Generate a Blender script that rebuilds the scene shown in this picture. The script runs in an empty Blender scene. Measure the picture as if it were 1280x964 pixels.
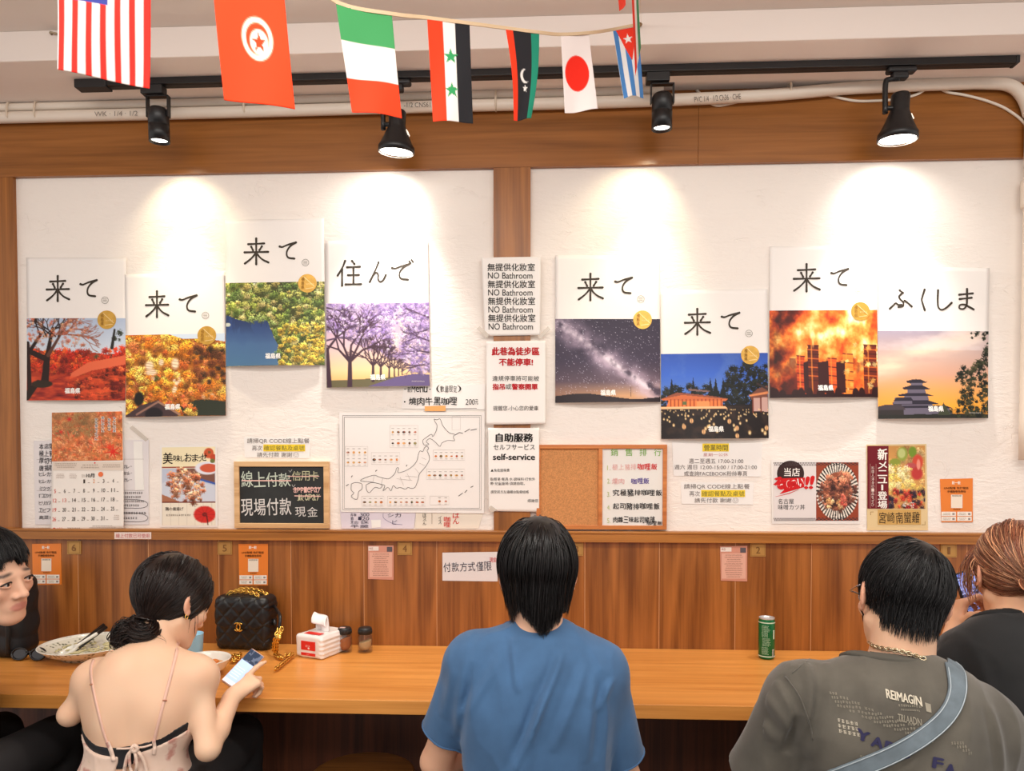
import bpy, bmesh, math, random
import numpy as np
from mathutils import Vector, Matrix, Euler
from mathutils.bvhtree import BVHTree

sc = bpy.context.scene
COL = sc.collection
PI = math.pi

# ---------------------------------------------------------------- camera
FPX = 890.0
CAMP = Vector((0.0, -2.53, 1.43))
YAW, PITCH = math.radians(2.7), math.radians(-1.5)
cd = bpy.data.cameras.new('camera')
cam = bpy.data.objects.new('camera', cd)
COL.objects.link(cam)
cam.location = CAMP
cam.rotation_euler = (PI / 2 + PITCH, 0, YAW)
cd.sensor_fit = 'HORIZONTAL'
cd.sensor_width = 36.0
cd.lens = FPX / 1280 * 36.0
SHIFT = (88 + FPX * math.tan(-PITCH)) / 1280.0
cd.shift_y = SHIFT
cd.clip_start = 0.05
sc.camera = cam
CR = cam.rotation_euler.to_matrix()

def ray(px, py):
    return CR @ Vector(((px - 640) / FPX, (482 - py) / FPX + SHIFT * 1280 / FPX, -1.0))

def P(px, py, Y=0.0):
    """the point of the plane y = Y that the photograph shows at (px, py)"""
    d = ray(px, py)
    t = (Y - CAMP.y) / d.y
    return CAMP + d * t

def PZ(px, py, Z):
    """the point of the level z = Z seen at (px, py)"""
    d = ray(px, py)
    t = (Z - CAMP.z) / d.z
    return CAMP + d * t

# ---------------------------------------------------------------- world, lights, exposure
def lin(c, a=1.0):
    o = []
    for v in c[:3]:
        v = v / 255.0
        o.append(v / 12.92 if v <= 0.04045 else ((v + 0.055) / 1.055) ** 2.4)
    return (o[0], o[1], o[2], a)

sc.view_settings.view_transform = 'Standard'
sc.view_settings.look = 'None'
sc.view_settings.exposure = 0.08
sc.view_settings.gamma = 1.0
sc.view_settings.use_curve_mapping = False
w = bpy.data.worlds.new('world'); sc.world = w; w.use_nodes = True
w.node_tree.nodes['Background'].inputs[0].default_value = (1.0, 0.955, 0.915, 1)
w.node_tree.nodes['Background'].inputs[1].default_value = 0.84

def area(name, loc, rot, sx, sy, power, color):
    l = bpy.data.lights.new(name, 'AREA'); l.shape = 'RECTANGLE'
    l.size, l.size_y, l.energy, l.color = sx, sy, power, color
    o = bpy.data.objects.new(name, l); COL.objects.link(o)
    o.location = loc; o.rotation_euler = rot
    return o
# two rows of ceiling lamps of the dining room, over and behind the photographer
area('ceiling_lamp_row', (0.0, -1.75, 2.72), (math.radians(12), 0, 0), 3.4, 0.30, 38, (1.0, 0.95, 0.885))
area('ceiling_lamp_row', (0.2, -3.6, 2.72), (math.radians(25), 0, 0), 3.4, 0.5, 56, (1.0, 0.95, 0.885))

# ---------------------------------------------------------------- materials
_M = {}
def mat(name, rgb, rough=0.5, metal=0.0, spec=0.5, emit=0.0, sss=0.0, bump=0.0, bscale=200.0, vary=0.0, vscale=8.0,
        trans=0.0, alpha=1.0, sheen=0.0, coat=0.0):
    if name in _M: return _M[name]
    m = bpy.data.materials.new(name); m.use_nodes = True; _M[name] = m
    nt = m.node_tree; b = nt.nodes['Principled BSDF']
    c = lin(rgb)
    b.inputs['Base Color'].default_value = c
    b.inputs['Roughness'].default_value = rough
    b.inputs['Metallic'].default_value = metal
    b.inputs['Specular IOR Level'].default_value = spec
    b.inputs['Alpha'].default_value = alpha
    b.inputs['Coat Weight'].default_value = coat
    if sss:
        b.inputs['Subsurface Weight'].default_value = sss
        b.inputs['Subsurface Radius'].default_value = (0.012, 0.005, 0.003)
    if trans: b.inputs['Transmission Weight'].default_value = trans
    if sheen:
        b.inputs['Sheen Weight'].default_value = sheen
        b.inputs['Sheen Roughness'].default_value = 0.4
    if emit:
        b.inputs['Emission Color'].default_value = c
        b.inputs['Emission Strength'].default_value = emit
    tc = nt.nodes.new('ShaderNodeTexCoord')
    if vary:
        n = nt.nodes.new('ShaderNodeTexNoise'); n.inputs['Scale'].default_value = vscale; n.inputs['Detail'].default_value = 5
        nt.links.new(tc.outputs['Object'], n.inputs['Vector'])
        r = nt.nodes.new('ShaderNodeValToRGB')
        r.color_ramp.elements[0].position = 0.3; r.color_ramp.elements[1].position = 0.7
        r.color_ramp.elements[0].color = (c[0] * (1 - vary), c[1] * (1 - vary), c[2] * (1 - vary), 1)
        r.color_ramp.elements[1].color = (min(1, c[0] * (1 + vary)), min(1, c[1] * (1 + vary)), min(1, c[2] * (1 + vary)), 1)
        nt.links.new(n.outputs['Fac'], r.inputs['Fac']); nt.links.new(r.outputs['Color'], b.inputs['Base Color'])
    if bump:
        n = nt.nodes.new('ShaderNodeTexNoise'); n.inputs['Scale'].default_value = bscale; n.inputs['Detail'].default_value = 4
        nt.links.new(tc.outputs['Object'], n.inputs['Vector'])
        bp = nt.nodes.new('ShaderNodeBump'); bp.inputs['Strength'].default_value = bump; bp.inputs['Distance'].default_value = 0.002
        nt.links.new(n.outputs['Fac'], bp.inputs['Height']); nt.links.new(bp.outputs['Normal'], b.inputs['Normal'])
    return m

def wood(name, c1, c2, axis='x', scale=1.0, rough=0.35, contrast=0.5, bands=0.0):
    """wood grain running along an axis; bands adds broad cathedral streaks"""
    if name in _M: return _M[name]
    m = bpy.data.materials.new(name); m.use_nodes = True; _M[name] = m
    nt = m.node_tree; b = nt.nodes['Principled BSDF']; N = nt.nodes.new; L = nt.links.new
    b.inputs['Roughness'].default_value = rough
    geo = N('ShaderNodeNewGeometry'); oi = N('ShaderNodeObjectInfo')
    off = N('ShaderNodeVectorMath'); off.operation = 'MULTIPLY_ADD'
    rnd = N('ShaderNodeCombineXYZ'); L(oi.outputs['Random'], rnd.inputs[0]); L(oi.outputs['Random'], rnd.inputs[2])
    L(rnd.outputs[0], off.inputs[0]); off.inputs[1].default_value = (37, 11, 23); L(geo.outputs['Position'], off.inputs[2])
    mp = N('ShaderNodeMapping'); L(off.outputs[0], mp.inputs['Vector'])
    k = {'x': (1.2, 26, 26), 'z': (26, 26, 1.2)}[axis]
    mp.inputs['Scale'].default_value = tuple(v * scale for v in k)
    n1 = N('ShaderNodeTexNoise'); n1.inputs['Scale'].default_value = 1.0; n1.inputs['Detail'].default_value = 6; n1.inputs['Roughness'].default_value = 0.6
    n1.inputs['Distortion'].default_value = 0.6
    L(mp.outputs[0], n1.inputs['Vector'])
    mp2 = N('ShaderNodeMapping'); L(off.outputs[0], mp2.inputs['Vector'])
    k2 = {'x': (2.0, 130, 130), 'z': (130, 130, 2.0)}[axis]
    mp2.inputs['Scale'].default_value = k2
    n2 = N('ShaderNodeTexNoise'); n2.inputs['Scale'].default_value = 1.0; n2.inputs['Detail'].default_value = 3
    L(mp2.outputs[0], n2.inputs['Vector'])
    mp3 = N('ShaderNodeMapping'); L(off.outputs[0], mp3.inputs['Vector'])
    k3 = {'x': (0.7, 6, 6), 'z': (6, 6, 0.7)}[axis]
    mp3.inputs['Scale'].default_value = k3
    n3 = N('ShaderNodeTexNoise'); n3.inputs['Scale'].default_value = 1.0; n3.inputs['Detail'].default_value = 2; n3.inputs['Distortion'].default_value = 0.4
    L(mp3.outputs[0], n3.inputs['Vector'])
    # ring figure: bands of the broad noise
    mu = N('ShaderNodeMath'); mu.operation = 'MULTIPLY'; mu.inputs[1].default_value = 26; L(n3.outputs['Fac'], mu.inputs[0])
    sn = N('ShaderNodeMath'); sn.operation = 'SINE'; L(mu.outputs[0], sn.inputs[0])
    a1 = N('ShaderNodeMath'); a1.operation = 'MULTIPLY_ADD'; a1.inputs[1].default_value = bands * 0.12; L(sn.outputs[0], a1.inputs[0]); L(n1.outputs['Fac'], a1.inputs[2])
    a2 = N('ShaderNodeMath'); a2.operation = 'MULTIPLY_ADD'; a2.inputs[1].default_value = 0.35; L(n2.outputs['Fac'], a2.inputs[0]); L(a1.outputs[0], a2.inputs[2])
    r = N('ShaderNodeValToRGB'); L(a2.outputs[0], r.inputs['Fac'])
    r.color_ramp.elements[0].position = 0.67 - 0.30 * contrast; r.color_ramp.elements[0].color = lin(c1)
    r.color_ramp.elements[1].position = 0.67 + 0.30 * contrast; r.color_ramp.elements[1].color = lin(c2)
    L(r.outputs['Color'], b.inputs['Base Color'])
    bp = N('ShaderNodeBump'); bp.inputs['Strength'].default_value = 0.08; bp.inputs['Distance'].default_value = 0.002
    L(n2.outputs['Fac'], bp.inputs['Height']); L(bp.outputs['Normal'], b.inputs['Normal'])
    return m

def print_mat(name='printed_paper', rough=0.4):
    """ink on paper: the colour attribute holds the picture that is printed there"""
    if name in _M: return _M[name]
    m = bpy.data.materials.new(name); m.use_nodes = True; _M[name] = m
    nt = m.node_tree; b = nt.nodes['Principled BSDF']
    a = nt.nodes.new('ShaderNodeVertexColor'); a.layer_name = 'Col'
    nt.links.new(a.outputs['Color'], b.inputs['Base Color'])
    b.inputs['Roughness'].default_value = rough
    b.inputs['Specular IOR Level'].default_value = 0.25
    return m

# ---------------------------------------------------------------- objects
def link(name, me, m=None, parent=None):
    o = bpy.data.objects.new(name, me); COL.objects.link(o)
    if m is not None:
        for x in (m if isinstance(m, (list, tuple)) else [m]): me.materials.append(x)
    if parent is not None:
        o.parent = parent
        o.matrix_parent_inverse = Matrix.Translation(parent.location).inverted() if parent.rotation_euler[:] == (0, 0, 0) else parent.matrix_basis.inverted()
    return o

def meta(o, label, cat, group=None, kind=None):
    o['label'] = label
    if cat: o['category'] = cat
    if group: o['group'] = group
    if kind: o['kind'] = kind
    return o

def thing(name, label, cat, loc=(0, 0, 0), group=None):
    o = bpy.data.objects.new(name, None); COL.objects.link(o)
    o.location = loc; o.empty_display_size = 0.05
    return meta(o, label, cat, group)

def struct(o, label=None):
    o['kind'] = 'structure'
    if label: o['label'] = label
    return o

class MB:
    """collects shapes into one mesh, with a material index per face"""
    def __init__(s): s.v = []; s.f = []; s.mi = []; s.sm = []
    def add(s, vs, fs, mi=0, smooth=False):
        n = len(s.v)
        s.v.extend([tuple(v) for v in vs])
        for f in fs:
            s.f.append(tuple(i + n for i in f)); s.mi.append(mi); s.sm.append(smooth)
        return s
    def box(s, lo, hi, mi=0, bev=0.0, M=None):
        bm = bmesh.new(); bmesh.ops.create_cube(bm, size=1)
        lo, hi = Vector(lo), Vector(hi); c = (lo + hi) / 2; d = hi - lo
        for v in bm.verts: v.co = Vector((v.co.x * d.x, v.co.y * d.y, v.co.z * d.z)) + c
        if bev: bmesh.ops.bevel(bm, geom=list(bm.edges), offset=bev, segments=3, profile=0.5, affect='EDGES')
        bm.verts.ensure_lookup_table()
        vs = [(M @ v.co) if M else v.co.copy() for v in bm.verts]
        bm.verts.index_update()
        s.add(vs, [[v.index for v in f.verts] for f in bm.faces], mi, False); bm.free()
        return s
    def lathe(s, prof, c=(0, 0, 0), n=32, mi=0, M=None, smooth=True, close=False):
        vs = []; fs = []
        for (r, z) in prof:
            for k in range(n):
                a = 2 * PI * k / n
                p = Vector((r * math.cos(a), r * math.sin(a), z))
                if M: p = M @ p
                vs.append(p + Vector(c))
        m = len(prof)
        for i in range(m - 1):
            for k in range(n):
                fs.append((i * n + k, i * n + (k + 1) % n, (i + 1) * n + (k + 1) % n, (i + 1) * n + k))
        if close:
            fs.append(tuple(range(n - 1, -1, -1))); fs.append(tuple((m - 1) * n + k for k in range(n)))
        return s.add(vs, fs, mi, smooth)
    def tube(s, pts, r, n=10, mi=0, closed=False, smooth=True, caps=True):
        pts = [Vector(p) for p in pts]; m = len(pts)
        rs = r if isinstance(r, (list, tuple, np.ndarray)) else [r] * m
        vs = []; fs = []; up = None
        for i in range(m):
            if closed: t = pts[(i + 1) % m] - pts[i - 1]
            else: t = pts[min(i + 1, m - 1)] - pts[max(i - 1, 0)]
            t = t.normalized() if t.length > 1e-9 else Vector((0, 0, 1))
            if up is None:
                up = t.orthogonal().normalized()
            up = (up - t * up.dot(t)); up = up.normalized() if up.length > 1e-6 else t.orthogonal().normalized()
            b = t.cross(up)
            for k in range(n):
                a = 2 * PI * k / n
                vs.append(pts[i] + (up * math.cos(a) + b * math.sin(a)) * rs[i])
        for i in range(m if closed else m - 1):
            j = (i + 1) % m
            for k in range(n):
                fs.append((i * n + k, i * n + (k + 1) % n, j * n + (k + 1) % n, j * n + k))
        if caps and not closed:
            fs.append(tuple(range(n - 1, -1, -1))); fs.append(tuple((m - 1) * n + k for k in range(n)))
        return s.add(vs, fs, mi, smooth)
    def build(s, name, m, parent=None):
        me = bpy.data.meshes.new(name)
        me.from_pydata(s.v, [], s.f)
        me.polygons.foreach_set('material_index', s.mi)
        me.polygons.foreach_set('use_smooth', s.sm)
        me.update()
        bm = bmesh.new(); bm.from_mesh(me); bmesh.ops.recalc_face_normals(bm, faces=bm.faces); bm.to_mesh(me); bm.free()
        return link(name, me, m, parent)

def grid_mesh(name, pts, cols=None, thick=None, smooth=True):
    """a sheet from an (n, m, 3) grid of points; thick is a vector to the back side"""
    n, m, _ = pts.shape
    v = pts.reshape(-1, 3)
    idx = np.arange(n * m).reshape(n, m)
    q = np.stack([idx[:-1, :-1], idx[1:, :-1], idx[1:, 1:], idx[:-1, 1:]], -1).reshape(-1, 4)
    if thick is not None:
        N = n * m
        v = np.concatenate([v, v + np.array(thick)], 0)
        q2 = q[:, ::-1] + N
        rim = []
        b = list(idx[0, :]) + list(idx[1:, -1]) + list(idx[-1, -2::-1]) + list(idx[-2:0:-1, 0])
        for i in range(len(b)):
            a, c = b[i], b[(i + 1) % len(b)]
            rim.append((a, c, c + N, a + N))
        q = np.concatenate([q, q2, np.array(rim)], 0)
    me = bpy.data.meshes.new(name)
    me.vertices.add(len(v)); me.vertices.foreach_set('co', v.astype(np.float32).ravel())
    me.loops.add(len(q) * 4); me.loops.foreach_set('vertex_index', q.astype(np.int32).ravel())
    me.polygons.add(len(q)); me.polygons.foreach_set('loop_start', np.arange(0, len(q) * 4, 4, dtype=np.int32))
    me.update(calc_edges=True); me.validate()
    me.polygons.foreach_set('use_smooth', np.full(len(me.polygons), smooth))
    if cols is not None:
        c = cols.reshape(-1, 3)
        c = np.where(c <= 0.04045, c / 12.92, ((np.clip(c, 0, 1) + 0.055) / 1.055) ** 2.4)
        c4 = np.ones((len(v), 4), np.float32); c4[:len(c), :3] = c
        if len(v) > len(c): c4[len(c):, :3] = 0.75
        at = me.color_attributes.new('Col', 'FLOAT_COLOR', 'POINT')
        at.data.foreach_set('color', c4.ravel())
    return me

# ---------------------------------------------------------------- lettering
_txt = {}
def glyphs(s, bold=0.0, sp=1.0):
    """flat outline letters as (verts Nx2, faces), bbox from 0 to w, 0 to h"""
    k = (s, bold, sp)
    if k in _txt: return _txt[k]
    cu = bpy.data.curves.new('letters', 'FONT'); cu.body = s; cu.size = 1.0; cu.fill_mode = 'FRONT'
    cu.offset = bold; cu.space_character = sp; cu.resolution_u = 3
    ob = bpy.data.objects.new('letters', cu)
    me = ob.to_mesh()
    v = np.array([x.co[:2] for x in me.vertices]) if len(me.vertices) else np.zeros((0, 2))
    f = [tuple(p.vertices) for p in me.polygons]
    ob.to_mesh_clear(); bpy.data.objects.remove(ob); bpy.data.curves.remove(cu)
    if len(v):
        v = v - v.min(0)
    _txt[k] = (v, f)
    return _txt[k]

def catmull(pts, n=8):
    p = [np.array(x, float) for x in pts]
    if len(p) < 3: 
        return [p[0] + (p[-1] - p[0]) * t for t in np.linspace(0, 1, n)]
    p = [2 * p[0] - p[1]] + p + [2 * p[-1] - p[-2]]
    out = []
    for i in range(1, len(p) - 2):
        for t in np.linspace(0, 1, n, endpoint=False):
            a, b, c, d = p[i - 1], p[i], p[i + 1], p[i + 2]
            out.append(0.5 * (2 * b + (c - a) * t + (2 * a - 5 * b + 4 * c - d) * t * t + (3 * b - a - 3 * c + d) * t ** 3))
    out.append(p[-2])
    return out

class Marks:
    """ink on one surface: everything is given in photograph pixels and laid on the surface by at(px, py, eps)"""
    def __init__(s, at): s.at = at; s.mb = MB(); s.mats = []; s.rs = random.Random(5)
    def mi(s, c):
        m = c if not isinstance(c, tuple) else mat('ink_%02x%02x%02x' % tuple(int(x) for x in c), c, 0.55, spec=0.2)
        if m not in s.mats: s.mats.append(m)
        return s.mats.index(m)
    def raw(s, vs, fs, c, lay):
        s.mb.add([s.at(x, y, 0.0007 + 0.0004 * lay) for x, y in vs], fs, s.mi(c))
    def text(s, t, box, c=(20, 18, 18), bold=0.0, rot=0.0, lay=2, sp=1.0, keep=False, jit=0.0):
        if jit:      # written by hand: every character a little off
            x0, y0, x1, y1 = box; n = len(t); wd = (x1 - x0) / n
            for i, ch in enumerate(t):
                if ch == ' ': continue
                q = s.rs.uniform
                small = 0.3 if ch in '.、,-·ー' else 0
                h = (y1 - y0) * (1 - small)
                s.text(ch, (x0 + i * wd + q(0, .08) * wd, y0 + q(-jit, jit) * h + (y1 - y0) * small, x0 + (i + .92) * wd, y0 + h + q(-jit, jit) * h) if not small else
                       (x0 + (i + .25) * wd, y0 + h * .55, x0 + (i + .75) * wd, y0 + h * .72), c, bold, rot + q(-5, 5), lay)
            return
        if bold:      # heavier strokes: the same letters laid side by side
            h = y_ = (box[3] - box[1]); e = bold * h * 1.6
            for (ox, oy) in ((-e, 0), (e, 0), (0, -e * .6), (0, e * .6)):
                s.text(t, (box[0] + ox, box[1] + oy, box[2] + ox, box[3] + oy), c, 0.0, rot, lay + .02 * (ox + oy * 3) / max(e, 1e-6), sp, keep)
            return
        v, f = glyphs(t, 0.0, sp)
        if not len(v): return
        x0, y0, x1, y1 = box
        wv, hv = max(v[:, 0].max(), 1e-6), max(v[:, 1].max(), 1e-6)
        sx, sy = (x1 - x0) / wv, (y1 - y0) / hv
        if keep: sx = sy = min(sx, sy)
        cx, cy = (x0 + x1) / 2, (y0 + y1) / 2
        px = (v[:, 0] - wv / 2) * sx; py = -(v[:, 1] - hv / 2) * sy
        a = math.radians(rot); ca, sa = math.cos(a), math.sin(a)
        s.raw(list(zip(cx + px * ca - py * sa, cy + px * sa + py * ca)), f, c, lay)
    def rect(s, x0, y0, x1, y1, c, lay=1, rot=0.0):
        cx, cy = (x0 + x1) / 2, (y0 + y1) / 2; a = math.radians(rot); ca, sa = math.cos(a), math.sin(a)
        pts = [(x0, y0), (x1, y0), (x1, y1), (x0, y1)]
        s.raw([(cx + (x - cx) * ca - (y - cy) * sa, cy + (x - cx) * sa + (y - cy) * ca) for x, y in pts], [(0, 3, 2, 1)], c, lay)
    def poly(s, pts, c, lay=1): s.raw(pts, [tuple(range(len(pts)))], c, lay)
    def disc(s, cx, cy, rx, ry, c, lay=1, n=28):
        s.poly([(cx + rx * math.cos(2 * PI * k / n), cy + ry * math.sin(2 * PI * k / n)) for k in range(n)], c, lay)
    def ring(s, cx, cy, rx, ry, wd, c, lay=1, n=28):
        pts = [(cx + rx * math.cos(2 * PI * k / n), cy + ry * math.sin(2 * PI * k / n)) for k in range(n)]
        s.line(pts + pts[:1], wd, c, lay)
    def line(s, pts, wd, c, lay=1):
        pts = [np.array(p, float) for p in pts]; n = len(pts)
        ws = wd if isinstance(wd, (list, np.ndarray)) else [wd] * n
        vs = []
        for i in range(n):
            t = pts[min(i + 1, n - 1)] - pts[max(i - 1, 0)]; t = t / (np.linalg.norm(t) + 1e-9)
            nn = np.array((-t[1], t[0])) * ws[i] / 2
            vs += [tuple(pts[i] + nn), tuple(pts[i] - nn)]
        s.raw(vs, [(2 * i, 2 * i + 1, 2 * i + 3, 2 * i + 2) for i in range(n - 1)], c, lay)
    def brush(s, strokes, box, c, wd, lay=2):
        """a brushed character: strokes in a 100 x 100 box"""
        x0, y0, x1, y1 = box
        for i, st in enumerate(strokes):
            q = catmull(st, 7)
            q = [(x0 + p[0] * (x1 - x0) / 100, y0 + p[1] * (y1 - y0) / 100) for p in q]
            n = len(q); ws = [wd * (0.85 + 0.30 * abs(2 * k / (n - 1) - 1)) for k in range(n)]
            s.line(q, ws, c, lay + 0.12 * i)
            s.disc(q[0][0], q[0][1], ws[0] * .55, ws[0] * .55, c, lay + 0.05, 10); s.disc(q[-1][0], q[-1][1], ws[-1] * .5, ws[-1] * .5, c, lay + 0.05, 10)
    def scribble(s, x0, y0, x1, y1, rows, c, lay=2, fill=0.9, ratio=0.62, left=False, dash=1.0):
        """rows of print too small to read"""
        rh = (y1 - y0) / rows; R = s.rs
        for r in range(rows):
            hh = rh * ratio; yy = y0 + r * rh + (rh - hh) / 2
            wd = (x1 - x0) * R.uniform(fill * 0.7, fill); xs = x0 if left else (x0 + x1) / 2 - wd / 2
            xe = xs + wd; x = xs
            while x < xe - hh * 0.5:
                cw = hh * R.uniform(0.75, 1.0) * dash
                for k in range(3):
                    yk = yy + hh * (k + R.uniform(0.1, 0.4)) / 3
                    s.rect(x + cw * R.uniform(0, .2), yk, x + cw * R.uniform(.7, 1), yk + hh * 0.13, c, lay)
                xx = x + cw * R.uniform(0.2, 0.7)
                s.rect(xx, yy, xx + hh * 0.13, yy + hh, c, lay)
                x += cw + hh * 0.18
    def build(s, parent, name='lettering'):
        if not s.mb.f: return None
        me = bpy.data.meshes.new(name); me.from_pydata(s.mb.v, [], s.mb.f)
        me.polygons.foreach_set('material_index', s.mb.mi); me.update()
        return link(name, me, s.mats, parent)

# ---------------------------------------------------------------- painted pictures (printed matter)
def vnoise(u, v, seed):
    rs = np.random.RandomState(seed); g = rs.rand(64, 64)
    iu = np.floor(u).astype(int); iv = np.floor(v).astype(int); fu = u - iu; fv = v - iv
    fu = fu * fu * (3 - 2 * fu); fv = fv * fv * (3 - 2 * fv)
    a = g[iv % 64, iu % 64]; b = g[iv % 64, (iu + 1) % 64]; c = g[(iv + 1) % 64, iu % 64]; d = g[(iv + 1) % 64, (iu + 1) % 64]
    return (a * (1 - fu) + b * fu) * (1 - fv) + (c * (1 - fu) + d * fu) * fv

class Canvas:
    def __init__(s, w, h, asp, c=(255, 255, 255), seed=1):
        s.w, s.h = w, h
        s.a = np.ones((h, w, 3)) * np.array(c) / 255.0
        s.u, s.v = np.meshgrid((np.arange(w)) / (w - 1) * asp, np.arange(h) / (h - 1))
        s.asp = asp; s.r = np.random.RandomState(seed); q = s.r.rand(h, w)
        s.nz = np.clip((q * 2 + np.roll(q, 1, 0) + np.roll(q, 1, 1)) / 4 * 1.5 - .25, 0, 1)
    def fbm(s, k, seed, oct=4, kx=1.0, ky=1.0):
        t = 0; amp = 1; tot = 0
        for o in range(oct):
            t = t + amp * vnoise(s.u * k * kx * 2 ** o + 7.3 * o, s.v * k * ky * 2 ** o + 3.1 * o, seed + o); tot += amp; amp *= 0.55
        return t / tot
    def mix(s, m, c):
        m = np.clip(m, 0, 1)[..., None]
        c = c if isinstance(c, np.ndarray) else np.array(c) / 255.0
        s.a = s.a * (1 - m) + c * m
    def ramp(s, t, stops):
        xs = [q[0] for q in stops]; cs = np.array([q[1] for q in stops]) / 255.0
        return np.stack([np.interp(t, xs, cs[:, i]) for i in range(3)], -1)
    def inpoly(s, pts):
        ins = np.zeros(s.u.shape, bool); n = len(pts)
        for i in range(n):
            x0, y0 = pts[i]; x1, y1 = pts[(i + 1) % n]; x0 *= s.asp; x1 *= s.asp
            if y0 == y1: continue
            c = ((y0 > s.v) != (y1 > s.v)) & (s.u < (x1 - x0) * (s.v - y0) / (y1 - y0) + x0)
            ins ^= c
        return ins
    def poly(s, pts, c): s.mix(s.inpoly(pts) * 1.0, c)
    def ell(s, x, y, rx, ry, c, soft=0.15, op=1.0):
        d = np.sqrt(((s.u - x * s.asp) / (rx * s.asp)) ** 2 + ((s.v - y) / ry) ** 2)
        s.mix(np.clip((1 - d) / soft, 0, 1) * op, c)
    def line(s, p0, p1, w0, w1, c, op=1.0):
        x0, y0 = p0[0] * s.asp, p0[1]; x1, y1 = p1[0] * s.asp, p1[1]
        dx, dy = x1 - x0, y1 - y0; L = dx * dx + dy * dy + 1e-12
        t = np.clip(((s.u - x0) * dx + (s.v - y0) * dy) / L, 0, 1)
        d = np.hypot(s.u - x0 - t * dx, s.v - y0 - t * dy)
        wd = w0 + (w1 - w0) * t
        s.mix(np.clip((wd - d) * s.h + 0.5, 0, 1) * op, c)
    def blobs(s, n, region, size, pal, shade=0.35, op=1.0):
        """n leafy clumps with a light upper side, where region(x, y) holds"""
        H, W = s.h, s.w
        for _ in range(n * 4):
            if n <= 0: break
            x, y = s.r.rand(), s.r.rand()
            if not region(x, y): continue
            n -= 1
            rr = s.r.uniform(*size) * H
            c = np.array(pal[s.r.randint(len(pal))]) / 255.0 * s.r.uniform(0.8, 1.12)
            cx, cy = x * W, y * H
            x0, x1 = max(0, int(cx - rr - 1)), min(W, int(cx + rr + 2)); y0, y1 = max(0, int(cy - rr - 1)), min(H, int(cy + rr + 2))
            if x1 <= x0 or y1 <= y0: continue
            gx, gy = np.meshgrid(np.arange(x0, x1), np.arange(y0, y1))
            d = np.hypot(gx - cx, gy - cy) / rr
            nz = s.nz[gy, gx]
            m = np.clip((1.0 - d + (nz - .5) * .9) * 2.6, 0, 1)[..., None] * op
            lt = (1 + shade * (-(gy - cy) / rr * 0.8 - 0.1)) * (1 + (nz - .5) * 0.9 * min(1.0, shade * 2))
            sub = s.a[y0:y1, x0:x1]
            s.a[y0:y1, x0:x1] = sub * (1 - m) + np.clip(c * lt[..., None], 0, 1) * m
    def tree(s, x, y, ang, ln, wd, dep, c, spread=0.5):
        x1 = x + math.cos(ang) * ln / s.asp; y1 = y + math.sin(ang) * ln
        s.line((x, y), (x1, y1), wd, wd * 0.72, c)
        if dep == 0: return
        for k in range(2 if s.r.rand() < .6 else 3):
            s.tree(x1, y1, ang + s.r.uniform(-spread, spread) * 1.3, ln * s.r.uniform(.62, .85), wd * 0.66, dep - 1, c, spread)
# ================================================================ the room
Z_LEDGE = P(640, 664, -0.035).z
Z_LEDGE0 = P(640, 677.5, -0.035).z
Z_HEAD = P(640, 209, -0.018).z
Z_CEIL, Z_SOFF = 2.785, 2.69
XL, XR = -3.2, 3.2
plaster = mat('rough_plaster', (243, 234, 226), 0.75, spec=0.2)
def plaster_bump(m):
    nt = m.node_tree; N = nt.nodes.new; L = nt.links.new; b = nt.nodes['Principled BSDF']
    g = N('ShaderNodeNewGeometry')
    def nz(scale, detail, rough, dist=0.0):
        mp = N('ShaderNodeMapping'); mp.inputs['Scale'].default_value = scale; L(g.outputs['Position'], mp.inputs['Vector'])
        n = N('ShaderNodeTexNoise'); n.inputs['Scale'].default_value = 1; n.inputs['Detail'].default_value = detail
        n.inputs['Roughness'].default_value = rough; n.inputs['Distortion'].default_value = dist
        L(mp.outputs[0], n.inputs['Vector']); return n
    a = nz((9, 9, 22), 8, 0.62, 0.8); c = nz((40, 40, 110), 4, 0.6, 0.3); d = nz((5, 5, 7), 3, 0.5, 2.5)
    # thin trowel ridges where the distorted noise crosses its middle value
    s = N('ShaderNodeMath'); s.operation = 'SUBTRACT'; s.inputs[1].default_value = 0.5; L(d.outputs['Fac'], s.inputs[0])
    ab = N('ShaderNodeMath'); ab.operation = 'ABSOLUTE'; L(s.outputs[0], ab.inputs[0])
    mr = N('ShaderNodeMapRange'); mr.inputs[1].default_value = 0.0; mr.inputs[2].default_value = 0.012; mr.inputs[3].default_value = 0.30; mr.inputs[4].default_value = 0.0
    L(ab.outputs[0], mr.inputs[0])
    k = nz((6, 6, 9), 2, 0.5); ms = N('ShaderNodeMapRange'); ms.inputs[1].default_value = 0.54; ms.inputs[2].default_value = 0.62; L(k.outputs['Fac'], ms.inputs[0])
    mm = N('ShaderNodeMath'); mm.operation = 'MULTIPLY'; L(mr.outputs[0], mm.inputs[0]); L(ms.outputs[0], mm.inputs[1])
    a1 = N('ShaderNodeMath'); a1.operation = 'MULTIPLY_ADD'; a1.inputs[1].default_value = 0.4; L(c.outputs['Fac'], a1.inputs[0]); L(a.outputs['Fac'], a1.inputs[2])
    a2 = N('ShaderNodeMath'); a2.operation = 'ADD'; L(a1.outputs[0], a2.inputs[0]); L(mm.outputs[0], a2.inputs[1])
    bp = N('ShaderNodeBump'); bp.inputs['Strength'].default_value = 0.62; bp.inputs['Distance'].default_value = 0.006
    L(a2.outputs[0], bp.inputs['Height']); L(bp.outputs['Normal'], b.inputs['Normal'])
plaster_bump(plaster)
ceil_m = mat('ceiling_paint', (232, 222, 214), 0.8, spec=0.2)
beam_m = mat('beam_paint', (240, 228, 220), 0.8, spec=0.2)
head_m = wood('header_wood', (126, 76, 30), (162, 102, 48), 'x', 1.0, 0.28, 0.7, 0.15)
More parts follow.
